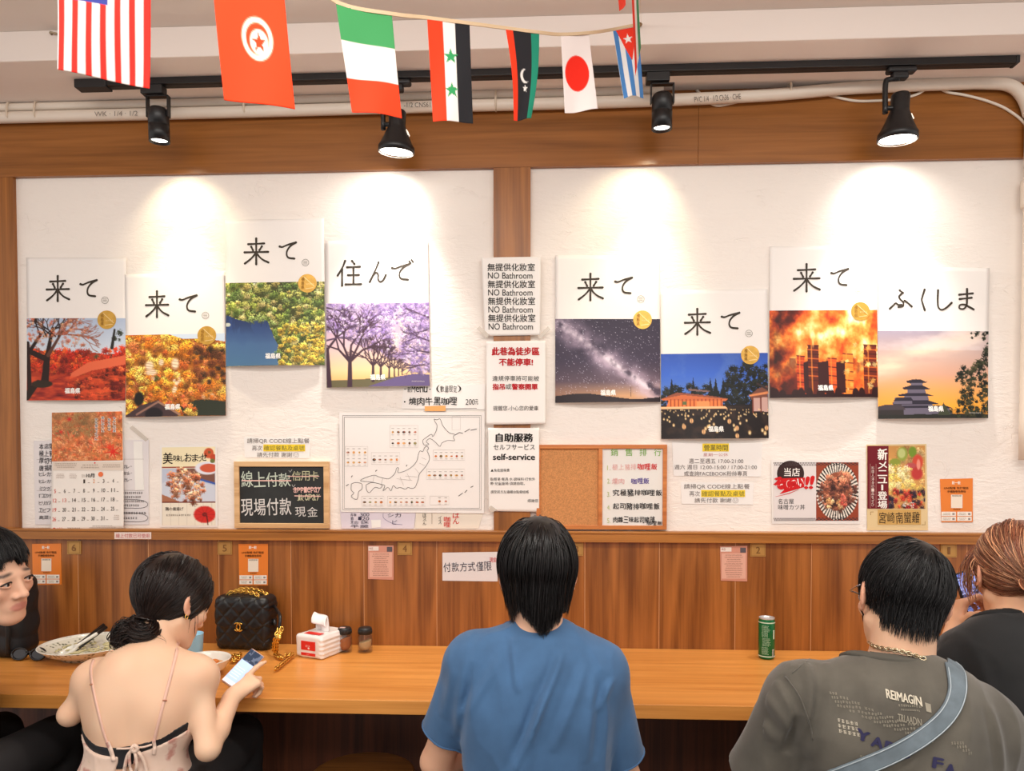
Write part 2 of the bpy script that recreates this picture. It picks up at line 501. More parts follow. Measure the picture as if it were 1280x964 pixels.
post_m = wood('post_wood', (124, 72, 24), (168, 104, 44), 'z', 1.0, 0.32, 0.55, 0.3)
wain_m = wood('wainscot_wood', (116, 64, 22), (172, 106, 48), 'z', 1.3, 0.34, 0.75, 1.0)
ledge_m = wood('ledge_wood', (140, 84, 28), (180, 116, 48), 'x', 1.0, 0.36, 0.5, 0.3)
count_m = wood('counter_wood', (206, 132, 58), (230, 158, 80), 'x', 1.4, 0.3, 0.6, 0.3)
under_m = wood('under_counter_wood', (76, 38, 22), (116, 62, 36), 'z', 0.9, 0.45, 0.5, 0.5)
gap_m = mat('panel_seam_strip', (206, 150, 104), 0.4)
floor_m = mat('dark_floor_tile', (62, 48, 40), 0.45, vary=0.25, vscale=3)

b = MB(); b.box((XL, -6.0, -0.1), (XR, 0.1, 0)); struct(b.build('floor', floor_m))
b = MB(); b.box((XL, 0, 0), (XR, 0.12, 2.9)); struct(b.build('wall_back', plaster))
b = MB(); b.box((XL, -6.0, Z_CEIL), (XR, 0.0, Z_CEIL + 0.1)); struct(b.build('ceiling', ceil_m))
b = MB(); b.box((XL, -0.30, Z_SOFF), (XR, 0.0, Z_CEIL), bev=0.003); struct(b.build('ceiling_beam', beam_m))
# header board in two lengths, joined where the photo shows the joint
xj = P(873, 170, -0.018).x
b = MB(); b.box((XL, -0.018, Z_HEAD), (xj - 0.0004, 0.0, Z_SOFF), bev=0.0008); b.box((xj + 0.0004, -0.018, Z_HEAD), (XR, 0.0, Z_SOFF), bev=0.0008)
struct(b.build('trim_1', head_m))
xa = P(20, 440, -0.016).x
b = MB(); b.box((XL, -0.016, 0.5), (xa, 0.0, Z_HEAD + 0.004), bev=0.001); struct(b.build('trim_2', post_m))
b = MB(); b.box((P(617, 440, -0.016).x, -0.016, Z_LEDGE - 0.01), (P(663, 440, -0.016).x, 0.0, Z_HEAD + 0.004), bev=0.001); struct(b.build('trim_3', post_m))
# ledge: top lip and front fascia
b = MB(); b.box((XL, -0.040, Z_LEDGE - 0.008), (XR, 0.0, Z_LEDGE), bev=0.0015); b.box((XL, -0.036, Z_LEDGE0), (XR, 0.0, Z_LEDGE - 0.008), bev=0.001)
struct(b.build('trim_4', ledge_m))
# wainscot boards with a pale strip in each seam
Z_CT = 0.75
seams = [-1.95 + 0 * k for k in ()]
xs_px = [98, 186, 274, 365, 456, 547, 640, 731, 824, 917, 1012, 1106, 1207, 1212]
xs = [P(p, 745, -0.012).x for p in [98, 186, 274, 364, 455, 546, 638, 731, 824, 919, 1014, 1110, 1208]]
edges = [XL] + [xs[0] - (xs[1] - xs[0]) * k for k in (2, 1)] + xs + [xs[-1] + 0.26 * k for k in (1, 2, 3)] + [XR]
for i in range(len(edges) - 1):
    b = MB(); b.box((edges[i] + 0.0011, -0.012, Z_CT - 0.06), (edges[i + 1] - 0.0011, -0.0005, Z_LEDGE0 + 0.002), bev=0.0008)
    struct(b.build('wall_panel', wain_m))
b = MB()
for e in edges[1:-1]: b.box((e - 0.0011, -0.0115, Z_CT - 0.06), (e + 0.0011, -0.0005, Z_LEDGE0 + 0.002))
struct(b.build('trim_5', gap_m))
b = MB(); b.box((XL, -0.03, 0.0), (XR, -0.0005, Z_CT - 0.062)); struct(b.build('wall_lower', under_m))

# ---------------------------------------------------------------- counter
b = MB(); b.box((XL, -0.585, Z_CT - 0.040), (XR, -0.0135, Z_CT), bev=0.002)
o = b.build('countertop', count_m)
meta(o, 'long orange wood bar counter running along the whole panelled wall', 'counter')
# ---------------------------------------------------------------- conduits and cables under the beam
pvc = mat('cream_pvc', (232, 219, 204), 0.4)
def pxpath(pts, Y): return [P(x, y, Y) for x, y in pts]
def smooth(pts, n=6): return [Vector(p) for p in catmull([tuple(p) for p in pts], n)]
zl = P(640, 131, -0.042).z; zu = zl + 0.0338
x_end = P(1240, 110, -0.042).x
mb = MB()
path = [(XL, -0.042, zl - 0.004), (-1.2, -0.042, zl - 0.003), (-0.4, -0.042, zl), (0.3, -0.042, zl + 0.002), (0.75, -0.042, zl + 0.012), (1.05, -0.042, zl + 0.03), (1.4, -0.042, zl + 0.036), (x_end - 0.04, -0.042, zl + 0.036),
        (x_end + 0.05, -0.042, zl + 0.028), (x_end + 0.095, -0.042, zl - 0.005), (x_end + 0.122, -0.042, zl - 0.07), (x_end + 0.130, -0.042, zl - 0.17), (x_end + 0.130, -0.042, Z_LEDGE + 0.25)]
mb.tube(smooth(path, 8), 0.0195, 14)
low = mb.build('conduit_pipe', pvc); meta(low, 'thick cream plastic conduit under the beam, bending down at the right end', 'pipe')
mb = MB(); za_, zb_ = P(1276, 260, -.042).z, P(1276, 224, -.042).z
mb.lathe([(.019, za_), (.026, za_ + .002), (.0275, za_ + .012), (.0275, zb_ - .012), (.026, zb_ - .002), (.019, zb_)], c=(x_end + 0.130, -.042, 0), n=24); mb.build('pipe_coupling', pvc, low)
Mk = Marks(lambda x, y, e=0: P(x, y, -0.0620 - e))
Mk.text('PVC 1/4 · 1/2 Ch36 · CHE', (868, 119, 926, 126), (120, 110, 100), rot=-4)
Mk.text('-1/2 CNS61', (505, 128, 538, 134), (120, 110, 100), rot=-1)
Mk.text('WK · 1/4 · 1/2', (118, 139, 172, 145), (150, 140, 130), rot=-1)
Mk.build(low)
mb = MB(); mb.tube(smooth([(XL, -0.040, zu - 0.003), (-1.3, -0.040, zu), (-0.3, -0.040, zu + 0.004), (0.1, -0.040, zu + 0.003), (0.40, -0.040, zu + 0.006)], 8), 0.0140, 12)
up = mb.build('conduit_pipe', pvc); meta(up, 'thinner cream conduit lying on top of the thick one, left and middle', 'pipe')
tie = mat('cable_tie', (222, 205, 184), 0.5)
for px in (14, 48, 308, 620, 986):
    x = P(px, 135, -0.04).x
    mb = MB()
    zc = zl + (0.028 if px > 900 else 0.0); zt = zc + (0.045 if px < 900 else 0.020)
    ring = [(x, -0.042 - 0.021, zc - 0.008), (x, -0.0635, zc + 0.008), (x, -0.058, zt - 0.004), (x, -0.042, zt), (x, -0.024, zt - 0.006), (x, -0.022, zc - 0.008), (x, -0.042, zc - 0.0205)]
    mb.tube(ring, 0.0035, 6, closed=True)
    mb.build('pipe_clip', tie, low)
cab = mat('white_cable', (235, 224, 208), 0.5)
def cable(pts, r, label, Y=-0.0226):
    mb = MB(); mb.tube(smooth(pxpath(pts, Y), 8), r, 8); o = mb.build('cable', cab); meta(o, label, 'cable', 'white cables under the beam'); return o
cable([(870, 112), (892, 131), (915, 129), (945, 122), (985, 118), (1030, 112)], 0.0045, 'thin white cable sagging below the conduit right of the cylinder lamp')
cable([(1018, 112), (1040, 120), (1068, 126), (1096, 126), (1120, 124), (1146, 118), (1164, 106)], 0.0045, 'thin white cable passing behind the bell lamp at the right end of the track')
cable([(1168, 106), (1184, 115), (1206, 119), (1236, 127), (1262, 139), (1284, 160), (1290, 200)], 0.0045, 'thin white cable curving down below the conduit bend at the wall end')

# ---------------------------------------------------------------- light track and spotlights
blk = mat('black_powder_coat', (22, 21, 23), 0.38)
blk2 = mat('black_plastic', (28, 27, 29), 0.5)
YT = -0.17
tx0, tx1 = P(97, 110, YT).x, P(1266, 78, YT).x
zt0 = Z_SOFF - 0.022
mb = MB(); mb.box((tx0 + 0.03, YT - 0.0175, zt0), (tx1, YT + 0.0175, Z_SOFF - 0.0005), bev=0.0015)
mb.box((tx0 + 0.03, YT - 0.007, zt0 - 0.0008), (tx1, YT + 0.007, zt0 + 0.001))
tr = mb.build('light_track', blk); meta(tr, 'long black lighting track fixed under the white ceiling beam', 'light track')
mb = MB(); mb.box((tx0, YT - 0.020, zt0 - 0.006), (tx0 + 0.11, YT + 0.020, Z_SOFF - 0.0005), bev=0.003); mb.build('end_feed', blk2, tr)
mb = MB(); mb.box((tx1, YT - 0.019, zt0 - 0.002), (tx1 + 0.012, YT + 0.019, Z_SOFF - 0.0005), bev=0.003); mb.build('end_cap', blk2, tr)

def lens_mat(name, col, e):
    return mat(name, col, 0.3, emit=e)
lens_w = lens_mat('lit_lens_white', (255, 250, 240), 9.0)
rim_m = mat('bright_reflector', (235, 235, 232), 0.15, metal=0.9)

def spot(name, loc, rot, power, color, ang, blend, parent, rad=0.02):
    l = bpy.data.lights.new(name, 'SPOT'); l.energy = power; l.color = color; l.spot_size = ang; l.spot_blend = blend; l.shadow_soft_size = rad
    o = bpy.data.objects.new(name, l); COL.objects.link(o); o.location = loc; o.rotation_euler = rot
    return o

def frame_to(d):
    """matrix whose -Z axis points along d"""
    return (-Vector(d)).to_track_quat('Z', 'X').to_matrix().to_4x4()

def cylinder_lamp(px, py_top, py_bot, label, pool):
    top, bot = P(px, py_top, YT - 0.004), P(px, py_bot, YT - 0.004)
    t = thing('track_spotlight', label, 'spotlight', (top.x, YT, zt0), 'spotlights on the black track')
    ad = MB(); ad.box((top.x - 0.052, YT - 0.018, zt0 - 0.030), (top.x + 0.022, YT + 0.018, zt0 - 0.0005), bev=0.003); ad.build('track_adapter', blk2, t)
    d = Vector((0.0, 0.05, -1)).normalized()
    H = (top - bot).length * 0.98; R = 0.033
    M = Matrix.Translation(Vector((top.x, YT, top.z))) @ frame_to(d)
    br = MB()
    zy = zt0 - 0.030
    for sx in (-1, 1): br.box((top.x + sx * 0.036 - 0.0022, YT - 0.009, top.z - 0.030), (top.x + sx * 0.036 + 0.0022, YT + 0.009, zy - 0.004))
    br.box((top.x - 0.0382, YT - 0.009, zy - 0.007), (top.x + 0.0382, YT + 0.009, zy - 0.003)); br.tube([(top.x, YT, zy), (top.x, YT, zy - 0.006)], 0.006)
    br.build('bracket', blk, t)
    bd = MB(); bd.lathe([(0.004, 0.0), (0.026, 0.0), (R - 0.002, -0.006), (R, -0.012), (R, -H * 0.48), (R - 0.002, -H * 0.49), (R - 0.002, -H * 0.51), (R, -H * 0.52), (R, -H), (R - 0.003, -H), (R - 0.004, -H + 0.012), (0.001, -H + 0.013)], M=M, n=28)
    hs = bd.build('lamp_housing', blk, t)
    ln = MB(); ln.lathe([(0.001, -H + 0.007), (0.026, -H + 0.008), (0.0285, -H + 0.012)], M=M, n=24); ln.build('lens', lens_w, t)
    lp = M @ Vector((0, 0, -H - 0.004))
    q = P(*pool, 0.0)
    s = spot('spotlight_beam', lp, frame_to(q - lp).to_euler(), 5.5, (1.0, 0.86, 0.55), math.radians(96), 1.0, t, 0.02)
    q2 = P(pool[0], 640, 0.0); spot('spotlight_beam', lp, frame_to(q2 - lp).to_euler(), 16.0, (1.0, 0.90, 0.70), math.radians(60), 1.0, t, 0.012)
    return t

def bell_lamp(px_top, py_top, px_rim, py_rim, label, tilt, pool, side=-1):
    top = P(px_top, py_top, YT); rimc = P(px_rim, py_rim, YT)
    t = thing('track_spotlight', label, 'spotlight', (top.x, YT, zt0), 'spotlights on the black track')
    ad = MB(); ad.box((top.x - 0.045, YT - 0.016, zt0 - 0.018), (top.x + 0.045, YT + 0.016, zt0 - 0.0005), bev=0.007); ad.box((top.x - 0.03, YT - 0.014, zt0 - 0.038), (top.x + 0.02, YT + 0.014, zt0 - 0.016), bev=0.006)
    ad.build('track_adapter', blk2, t)
    d = (rimc - top); d.y = 0; d = (d.normalized() + Vector((0, tilt, 0))).normalized()
    H = (rimc - top).length
    ax = top.x + side * 0.048
    br = MB()
    br.tube(smooth([(top.x - 0.005, YT, zt0 - 0.034), (ax + 0.012, YT, zt0 - 0.036), (ax, YT, zt0 - 0.050), (ax, YT, top.z - 0.062)], 5), 0.0085, 8)
    br.tube([(ax, YT, top.z - 0.045), (top.x, YT, top.z - 0.045)], 0.008, 8)
    br.build('bracket', blk, t)
    M = Matrix.Translation(top) @ frame_to(d)
    R = 0.060
    bd = MB(); bd.lathe([(0.003, 0.0), (0.024, 0.0), (0.028, -0.006), (0.028, -H * 0.36), (0.031, -H * 0.42), (0.042, -H * 0.62), (R - 0.006, -H * 0.80), (R, -H * 0.86), (R, -H), (R - 0.003, -H), (R - 0.005, -H + 0.01), (0.02, -H * 0.55), (0.002, -H * 0.52)], M=M, n=36)
    bd.build('lamp_housing', blk, t)
    rm = MB(); rm.lathe([(R - 0.0030, -H - 0.0006), (R - 0.006, -H + 0.0005), (R - 0.0075, -H + 0.004)], M=M, n=36); rm.build('reflector_ring', rim_m, t)
    sl = MB()
    for k in range(-2, 3):
        a = -PI / 2 + k * 0.36
        for zz in (0.46,):
            p0 = M @ Vector((math.cos(a) * 0.0335, math.sin(a) * 0.0335, -H * zz)); p1 = M @ Vector((math.cos(a) * 0.0415, math.sin(a) * 0.0415, -H * (zz + 0.12)))
            sl.tube([p0, p1], 0.0022, 6)
    sl.build('vent_slot', mat('lit_vent', (255, 240, 220), 0.4, emit=0.8), t)
    ln = MB(); ln.lathe([(0.001, -H + 0.003), (0.03, -H + 0.0035), (R - 0.0072, -H + 0.005)], M=M, n=30); ln.build('lens', lens_w, t)
    lp = M @ Vector((0, 0, -H - 0.006)); q = P(*pool, 0.0)
    spot('spotlight_beam', lp, frame_to(q - lp).to_euler(), 7.0, (1.0, 0.95, 0.86), math.radians(118), 1.0, t, 0.03)
    q2 = P(pool[0], 620, 0.0); spot('spotlight_beam', lp, frame_to(q2 - lp).to_euler(), 34.0, (1.0, 0.95, 0.88), math.radians(72), 1.0, t, 0.02)
    return t

cylinder_lamp(197, 135, 177, 'small black cylinder spotlight near the left end of the track', (236, 300))
bell_lamp(497, 138, 494, 189, 'black bell-shaped spotlight hanging behind the green, white and red flag', 0.12, (472, 285), -1)
cylinder_lamp(828, 117, 161, 'small black cylinder spotlight just right of the flags, in line with the striped blue one', (782, 300))
bell_lamp(1126, 117, 1124, 174, 'black bell-shaped spotlight near the right end of the track', 0.08, (1110, 285), -1)
# ================================================================ paper on the wall
white_paper = mat('white_paper', (242, 236, 231), 0.5, spec=0.25)
class Sheet:
    """a sheet stuck to the wall: corners in photograph pixels (tl, tr, br, bl), off = gap to the wall, bulge(u, v) = how far it curls away"""
    def __init__(s, name, c, label, cat, m=None, off=0.003, thick=0.0007, bulge=None, group=None, n=(3, 3)):
        Y = -off
        s.c = [np.array(x, float) for x in c]; s.off = off; s.bulge = bulge
        nu, nv = (28, 34) if bulge else n
        us, vs = np.linspace(0, 1, nu), np.linspace(0, 1, nv)
        pts = np.array([[s.at(*s.px(u, v)) for u in us] for v in vs])
        me = grid_mesh(name, pts, thick=(0, min(thick, off - 0.0003), 0), smooth=bool(bulge))
        s.o = link(name, me, m or white_paper)
        if label: meta(s.o, label, cat, group)
    def px(s, u, v):
        a, b, c, d = s.c
        return (a * (1 - u) + b * u) * (1 - v) + (d * (1 - u) + c * u) * v
    def uv(s, x, y):
        a, b, c, d = s.c
        v = (y - (a[1] + b[1]) / 2) / ((c[1] + d[1] - a[1] - b[1]) / 2)
        l = a[0] + (d[0] - a[0]) * v; r = b[0] + (c[0] - b[0]) * v
        return (x - l) / (r - l), v
    def at(s, x, y, e=0.0):
        p = P(x, y, -s.off)
        if s.bulge:
            u, v = s.uv(x, y); p = Vector((p.x, p.y - s.bulge(u, v), p.z))
        return Vector((p.x, p.y - e, p.z))
    def marks(s): return Marks(s.at)
    def print(s, cv, box=None, corners=None, name='photo_print', e=0.0009, rough=0.4, rot=0.0):
        """lay a painted picture on the sheet; returns the part"""
        h, w, _ = cv.a.shape
        if corners is None:
            x0, y0, x1, y1 = box; corners = [(x0, y0), (x1, y0), (x1, y1), (x0, y1)]
        a, b, c, d = [np.array(q, float) for q in corners]
        pts = np.zeros((h, w, 3))
        for j in range(h):
            v = j / (h - 1)
            for i in range(w):
                u = i / (w - 1)
                q = (a * (1 - u) + b * u) * (1 - v) + (d * (1 - u) + c * u) * v
                pts[j, i] = s.at(q[0], q[1], e)
        me = grid_mesh(name, pts, cols=cv.a, smooth=bool(s.bulge))
        return link(name, me, print_mat(rough=rough), s.o)

# brushed poster characters, each in a 100 x 100 box
KI = [[(20, 25), (80, 22)], [(31, 34), (38, 48)], [(71, 33), (62, 47)], [(6, 55), (95, 53)], [(50, 4), (50, 99)],
      [(49, 56), (40, 68), (26, 82), (7, 96)], [(51, 56), (60, 69), (75, 82), (96, 92)]]
TE = [[(8, 30), (22, 32), (50, 22), (92, 12)], [(92, 12), (66, 26), (48, 46), (44, 66), (54, 80), (84, 84)]]
SU = [[(34, 4), (24, 28), (4, 60)], [(22, 36), (22, 98)], [(62, 4), (72, 16)], [(42, 28), (94, 26)], [(46, 58), (90, 57)], [(36, 93), (99, 92)], [(68, 28), (68, 92)]]
NN = [[(56, 4), (40, 38), (10, 94)], [(10, 94), (28, 64), (44, 52), (54, 62), (54, 82), (64, 94), (80, 86), (94, 62)]]
DE = TE + [[(76, 34), (83, 44)], [(90, 27), (97, 37)]]
DE2 = [[(4, 30), (20, 32), (48, 22), (84, 12)], [(84, 12), (60, 26), (42, 46), (38, 66), (48, 80), (78, 84)], [(84, 0), (90, 8)], [(95, -6), (101, 2)]]
FU = [[(44, 4), (58, 16)], [(58, 16), (42, 32), (46, 46), (60, 62), (58, 80), (38, 84)], [(0, 92), (14, 78), (26, 66), (38, 74), (52, 74)], [(66, 54), (82, 66), (98, 82)]]
KU = [[(62, 4), (40, 34), (32, 50), (42, 66), (64, 96)]]
SI = [[(14, 4), (12, 50), (16, 82), (34, 94), (60, 84), (88, 62)]]
MA = [[(16, 28), (86, 22)], [(18, 48), (80, 42)], [(56, 2), (56, 50), (52, 80), (36, 94), (16, 90), (20, 76), (42, 74), (66, 84), (90, 96)]]

def sky_ramp(C, stops): C.a = C.ramp(C.v, stops)
def pic_autumn():
    C = Canvas(176, 148, 1.2, seed=11)
    sky_ramp(C, [(0, (176, 190, 214)), (.45, (214, 222, 232)), (1, (200, 120, 90))])
    f = C.fbm(5, 3)
    C.mix((C.v > 0.42 + 0.1 * (f - .5)) * 1.0, (176, 58, 34))
    C.blobs(60, lambda x, y: .40 < y < .50 and x < .85, (.03, .06), [(70, 66, 44), (130, 54, 34), (60, 56, 40)])
    C.blobs(260, lambda x, y: y > .40 and x < .62 and y < .66, (.02, .06), [(214, 62, 30), (188, 44, 28), (226, 92, 40), (140, 40, 30)])
    C.blobs(90, lambda x, y: x > .72 and y > .28 and y < .62 and y > .95 - x * .72, (.025, .06), [(222, 70, 40), (196, 50, 34), (232, 104, 54)])
    C.poly([(.40, .72), (.62, .54), (1, .45), (1, .56), (.66, .64), (.45, .74)], (228, 106, 70))
    C.blobs(200, lambda x, y: x > .40 and y > 1.02 - x * .5 and y > .60, (.015, .05), [(120, 40, 26), (176, 62, 36), (84, 32, 24), (206, 90, 50)])
    C.poly([(.05, 1), (.2, .80), (.34, .72), (.46, .68), (.42, .80), (.52, 1)], (150, 44, 34))
    g = C.fbm(9, 8, 4, .5, 2); C.mix((C.v > .7) * np.clip((g - .45) * 4, 0, .8), (226, 84, 46)); C.mix((C.v > .72) * np.clip((.42 - g) * 5, 0, .8), (90, 24, 24))
    C.blobs(26, lambda x, y: x > .80 and .12 < y < .30 and y > .9 - x, (.02, .045), [(40, 48, 40), (54, 60, 46)])
    C.line((.885, .14), (.86, .36), .012, .02, (44, 40, 36))
    tr = (44, 26, 22)
    C.line((.19, .78), (.21, .45), .05, .035, tr); C.line((.21, .5), (.02, .40), .035, .03, tr); C.line((.03, .86), (.01, .3), .03, .02, tr)
    C.line((.02, .42), (.14, .2), .026, .016, tr); C.line((.21, .46), (.26, .12), .03, .016, tr); C.line((.22, .45), (.36, .16), .024, .012, (96, 58, 46))
    for k in range(7): C.tree(.14 + .03 * k, .22, -PI / 2 + C.r.uniform(-.9, .9), .12, .010, 3, tr)
    for k in range(8): C.tree(.30 + .02 * k, .20, C.r.uniform(-1.2, .3), .14, .009, 3, (150, 90, 72))
    C.blobs(120, lambda x, y: x < .62 and y < .34, (.012, .03), [(206, 108, 70), (220, 150, 110), (190, 80, 50)], op=.55)
    C.line((0, .95), (.12, .78), .05, .03, (40, 26, 18)); C.ell(.16, .80, .12, .05, (52, 38, 26))
    return C
def pic_gorge():
    C = Canvas(176, 148, 1.2, c=(180, 110, 40), seed=12)
    pal = [(226, 138, 40), (236, 168, 60), (206, 112, 34), (190, 92, 40), (232, 186, 84), (150, 92, 40), (214, 120, 66)]
    C.blobs(520, lambda x, y: True, (.025, .075), pal, .5)
    C.poly([(.44, 0), (1, 0), (1, .10), (.8, .06), (.58, .06)], (206, 220, 236))
    C.blobs(60, lambda x, y: x > .68 and .18 < y < .6, (.03, .06), [(96, 56, 34), (130, 70, 40), (70, 50, 34)])
    for (x, y, a, bb) in [(.24, .38, .05, .07), (.26, .46, .07, .05), (.36, .34, .03, .05), (.50, .36, .045, .08), (.51, .56, .05, .10), (.50, .68, .03, .06), (.27, .54, .06, .03), (.83, .76, .07, .05)]:
        C.ell(x, y, a * 1.1, bb * 1.1, (246, 222, 190), .5, 1.0)
        for k in range(4): C.line((x - a, y - bb + k * bb * .5), (x + a, y - bb + .02 + k * bb * .5), .004, .003, (150, 96, 60), .6)
    C.blobs(40, lambda x, y: .30 < x < .42 and .34 < y < .56, (.02, .05), [(110, 106, 40), (84, 84, 36)])
    C.poly([(.56, .88), (.72, .80), (.84, .80), (1, .83), (1, 1), (.60, 1)], (48, 52, 40))
    C.blobs(110, lambda x, y: y > .5 and x < .7, (.03, .06), pal, .5)
    C.blobs(60, lambda x, y: .44 < x < .70 and .72 < y < .88, (.02, .045), [(230, 126, 60), (240, 150, 80), (214, 100, 60)])
    C.ell(.14, .78, .06, .10, (34, 30, 26), .3)
    C.poly([(0, .98), (.16, .86), (.34, .80), (.52, .96), (.56, 1), (0, 1)], (72, 54, 56)); C.line((.12, .97), (.34, .82), .012, .012, (150, 110, 96)); C.line((.34, .82), (.56, .98), .012, .012, (160, 120, 100)); C.ell(.30, .97, .10, .09, (36, 30, 34), .2)
    C.blobs(50, lambda x, y: x > .62 and y > .62 and y < .78, (.03, .06), [(226, 140, 50), (206, 112, 40)])
    return C
def pic_lake():
    C = Canvas(176, 148, 1.2, c=(70, 74, 40), seed=13)
    pal = [(150, 160, 72), (176, 176, 92), (112, 134, 62), (196, 176, 96), (88, 108, 54), (206, 190, 120), (132, 148, 84)]
    C.blobs(620, lambda x, y: True, (.02, .055), pal, .6)
    C.blobs(90, lambda x, y: x > .55 and y > .5, (.02, .05), [(214, 176, 70), (196, 160, 60), (170, 150, 60)], .6)
    lake = [(0, .38), (.12, .44), (.22, .47), (.34, .43), (.42, .46), (.46, .56), (.50, .68), (.54, .76), (.52, .86), (.55, 1), (0, 1)]
    m = C.inpoly(lake); f = C.fbm(4, 5)
    C.a[m] = C.ramp(C.v * .9 + .15 * f, [(0, (52, 66, 110)), (.5, (52, 72, 122)), (.75, (76, 108, 150)), (1, (80, 118, 150))])[m]
    g = C.fbm(6, 21, 3, 3, .5); C.mix(m * np.clip((.62 - C.v) * 4, 0, .5) * (g > .5), (42, 52, 84))
    C.blobs(60, lambda x, y: C.inpoly(lake)[int(y * 147), int(x * 175)] == 0 and y < .5 and x < .4, (.03, .06), pal, .6)
    C.blobs(10, lambda x, y: .5 < x < .6 and .80 < y < .9, (.03, .05), pal, .6); C.ell(.02, .50, .03, .025, (196, 200, 190))
    return C
def pic_cherry():
    C = Canvas(176, 148, 1.22, seed=14)
    sky_ramp(C, [(0, (170, 150, 190)), (.5, (226, 190, 196)), (.80, (250, 214, 160)), (.9, (246, 196, 130)), (1, (120, 110, 80))])
    C.poly([(0, .92), (.5, .90), (.82, .87), (.95, 1), (0, 1)], (108, 100, 72))
    C.poly([(.40, 1), (.70, .88), (.86, .85), (1, .86), (1, 1)], (104, 88, 132))
    pal = [(176, 150, 200), (150, 124, 178), (200, 174, 214), (126, 102, 156), (214, 190, 222), (164, 136, 190)]
    C.blobs(700, lambda x, y: y < .30 + .55 * x and not (.66 < x < .72 and .2 < y < .6), (.018, .05), pal, .35, .8)
    C.blobs(200, lambda x, y: x > .80 and y < .84, (.02, .05), pal, .35, .8)
    C.blobs(80, lambda x, y: .64 < x < .76 and .1 < y < .5 or (.80 < x < .9 and .5 < y < .8), (.012, .03), [(240, 214, 206), (252, 230, 200)], .1, .6)
    tk = (70, 48, 60)
    for (x, sc_) in [(.23, 1.0), (.455, .62), (.53, .5), (.61, .36), (.66, .30), (.70, .25), (.735, .2)]:
        yb = .99 - (1 - sc_) * .16
        C.line((x, yb), (x, yb - .30 * sc_), .030 * sc_, .022 * sc_, tk)
        for a in (-2.3, -1.95, -1.5, -1.1, -.75): C.tree(x, yb - .29 * sc_, a, .20 * sc_, .016 * sc_, 4 if sc_ > .4 else 2, tk, .45)
    C.line((.03, 1), (0, .55), .028, .03, tk); C.tree(0, .56, -.9, .2, .016, 4, tk)
    for k in range(5): C.tree(1.0, .18 + .14 * k, PI + C.r.uniform(-.4, .5), .12, .011, 3, (84, 62, 86))
    for k in range(4): C.tree(.0, .05 + .13 * k, C.r.uniform(-.4, .3), .14, .011, 3, (84, 62, 86))
    C.blobs(260, lambda x, y: y < .26 + .52 * x and y < .8, (.010, .022), pal + [(226, 206, 232)], .3, .7)
    return C
def pic_galaxy():
    C = Canvas(184, 148, 1.25, seed=15)
    sky_ramp(C, [(0, (48, 40, 58)), (.5, (60, 50, 70)), (.75, (92, 74, 86)), (.92, (196, 150, 112)), (1, (180, 130, 92))])
    C.mix(np.clip((C.v - .78) * 4, 0, 1) * np.clip((C.u / 1.25 - .3) * 1.2, 0, 1), (240, 176, 120)); C.mix(np.clip((C.v - .75) * 4, 0, 1) * np.clip((.6 - C.u / 1.25) * 1.3, 0, 1), (110, 76, 76))
    t = (C.v - .08) - (C.u / 1.25 - .05) * .92
    f = C.fbm(6, 31, 5)
    C.mix(np.clip(np.exp(-(t / .17) ** 2) * (f * 1.8 - .35), 0, .75), (214, 190, 210)); C.mix(np.clip(np.exp(-((t + .02) / .05) ** 2) * (f * 2 - .55) * (C.v < .85), 0, .9), (240, 226, 236))
    g = C.fbm(7, 44, 4); C.mix(np.clip(np.exp(-((t + .05) / .06) ** 2) * (.52 - g) * 5, 0, .8), (48, 38, 56))
    for k in range(620):
        x, y = C.r.rand(), C.r.rand() * .9; i, j = int(y * 147), int(x * 183); br = C.r.uniform(.25, .9) ** 1.5
        C.a[i, j] = C.a[i, j] * (1 - br) + np.array((.95, .92, 1)) * br
    hill = .955 - .03 * np.sin(C.u * 5) - .02 * C.fbm(8, 3) + .02 * np.clip(C.u / 1.25 - .5, 0, 1)
    C.mix((C.v > hill - .02) * 1.0, (40, 28, 34)); C.line((.715, .93), (.715, .82), .003, .002, (60, 40, 40))
    return C
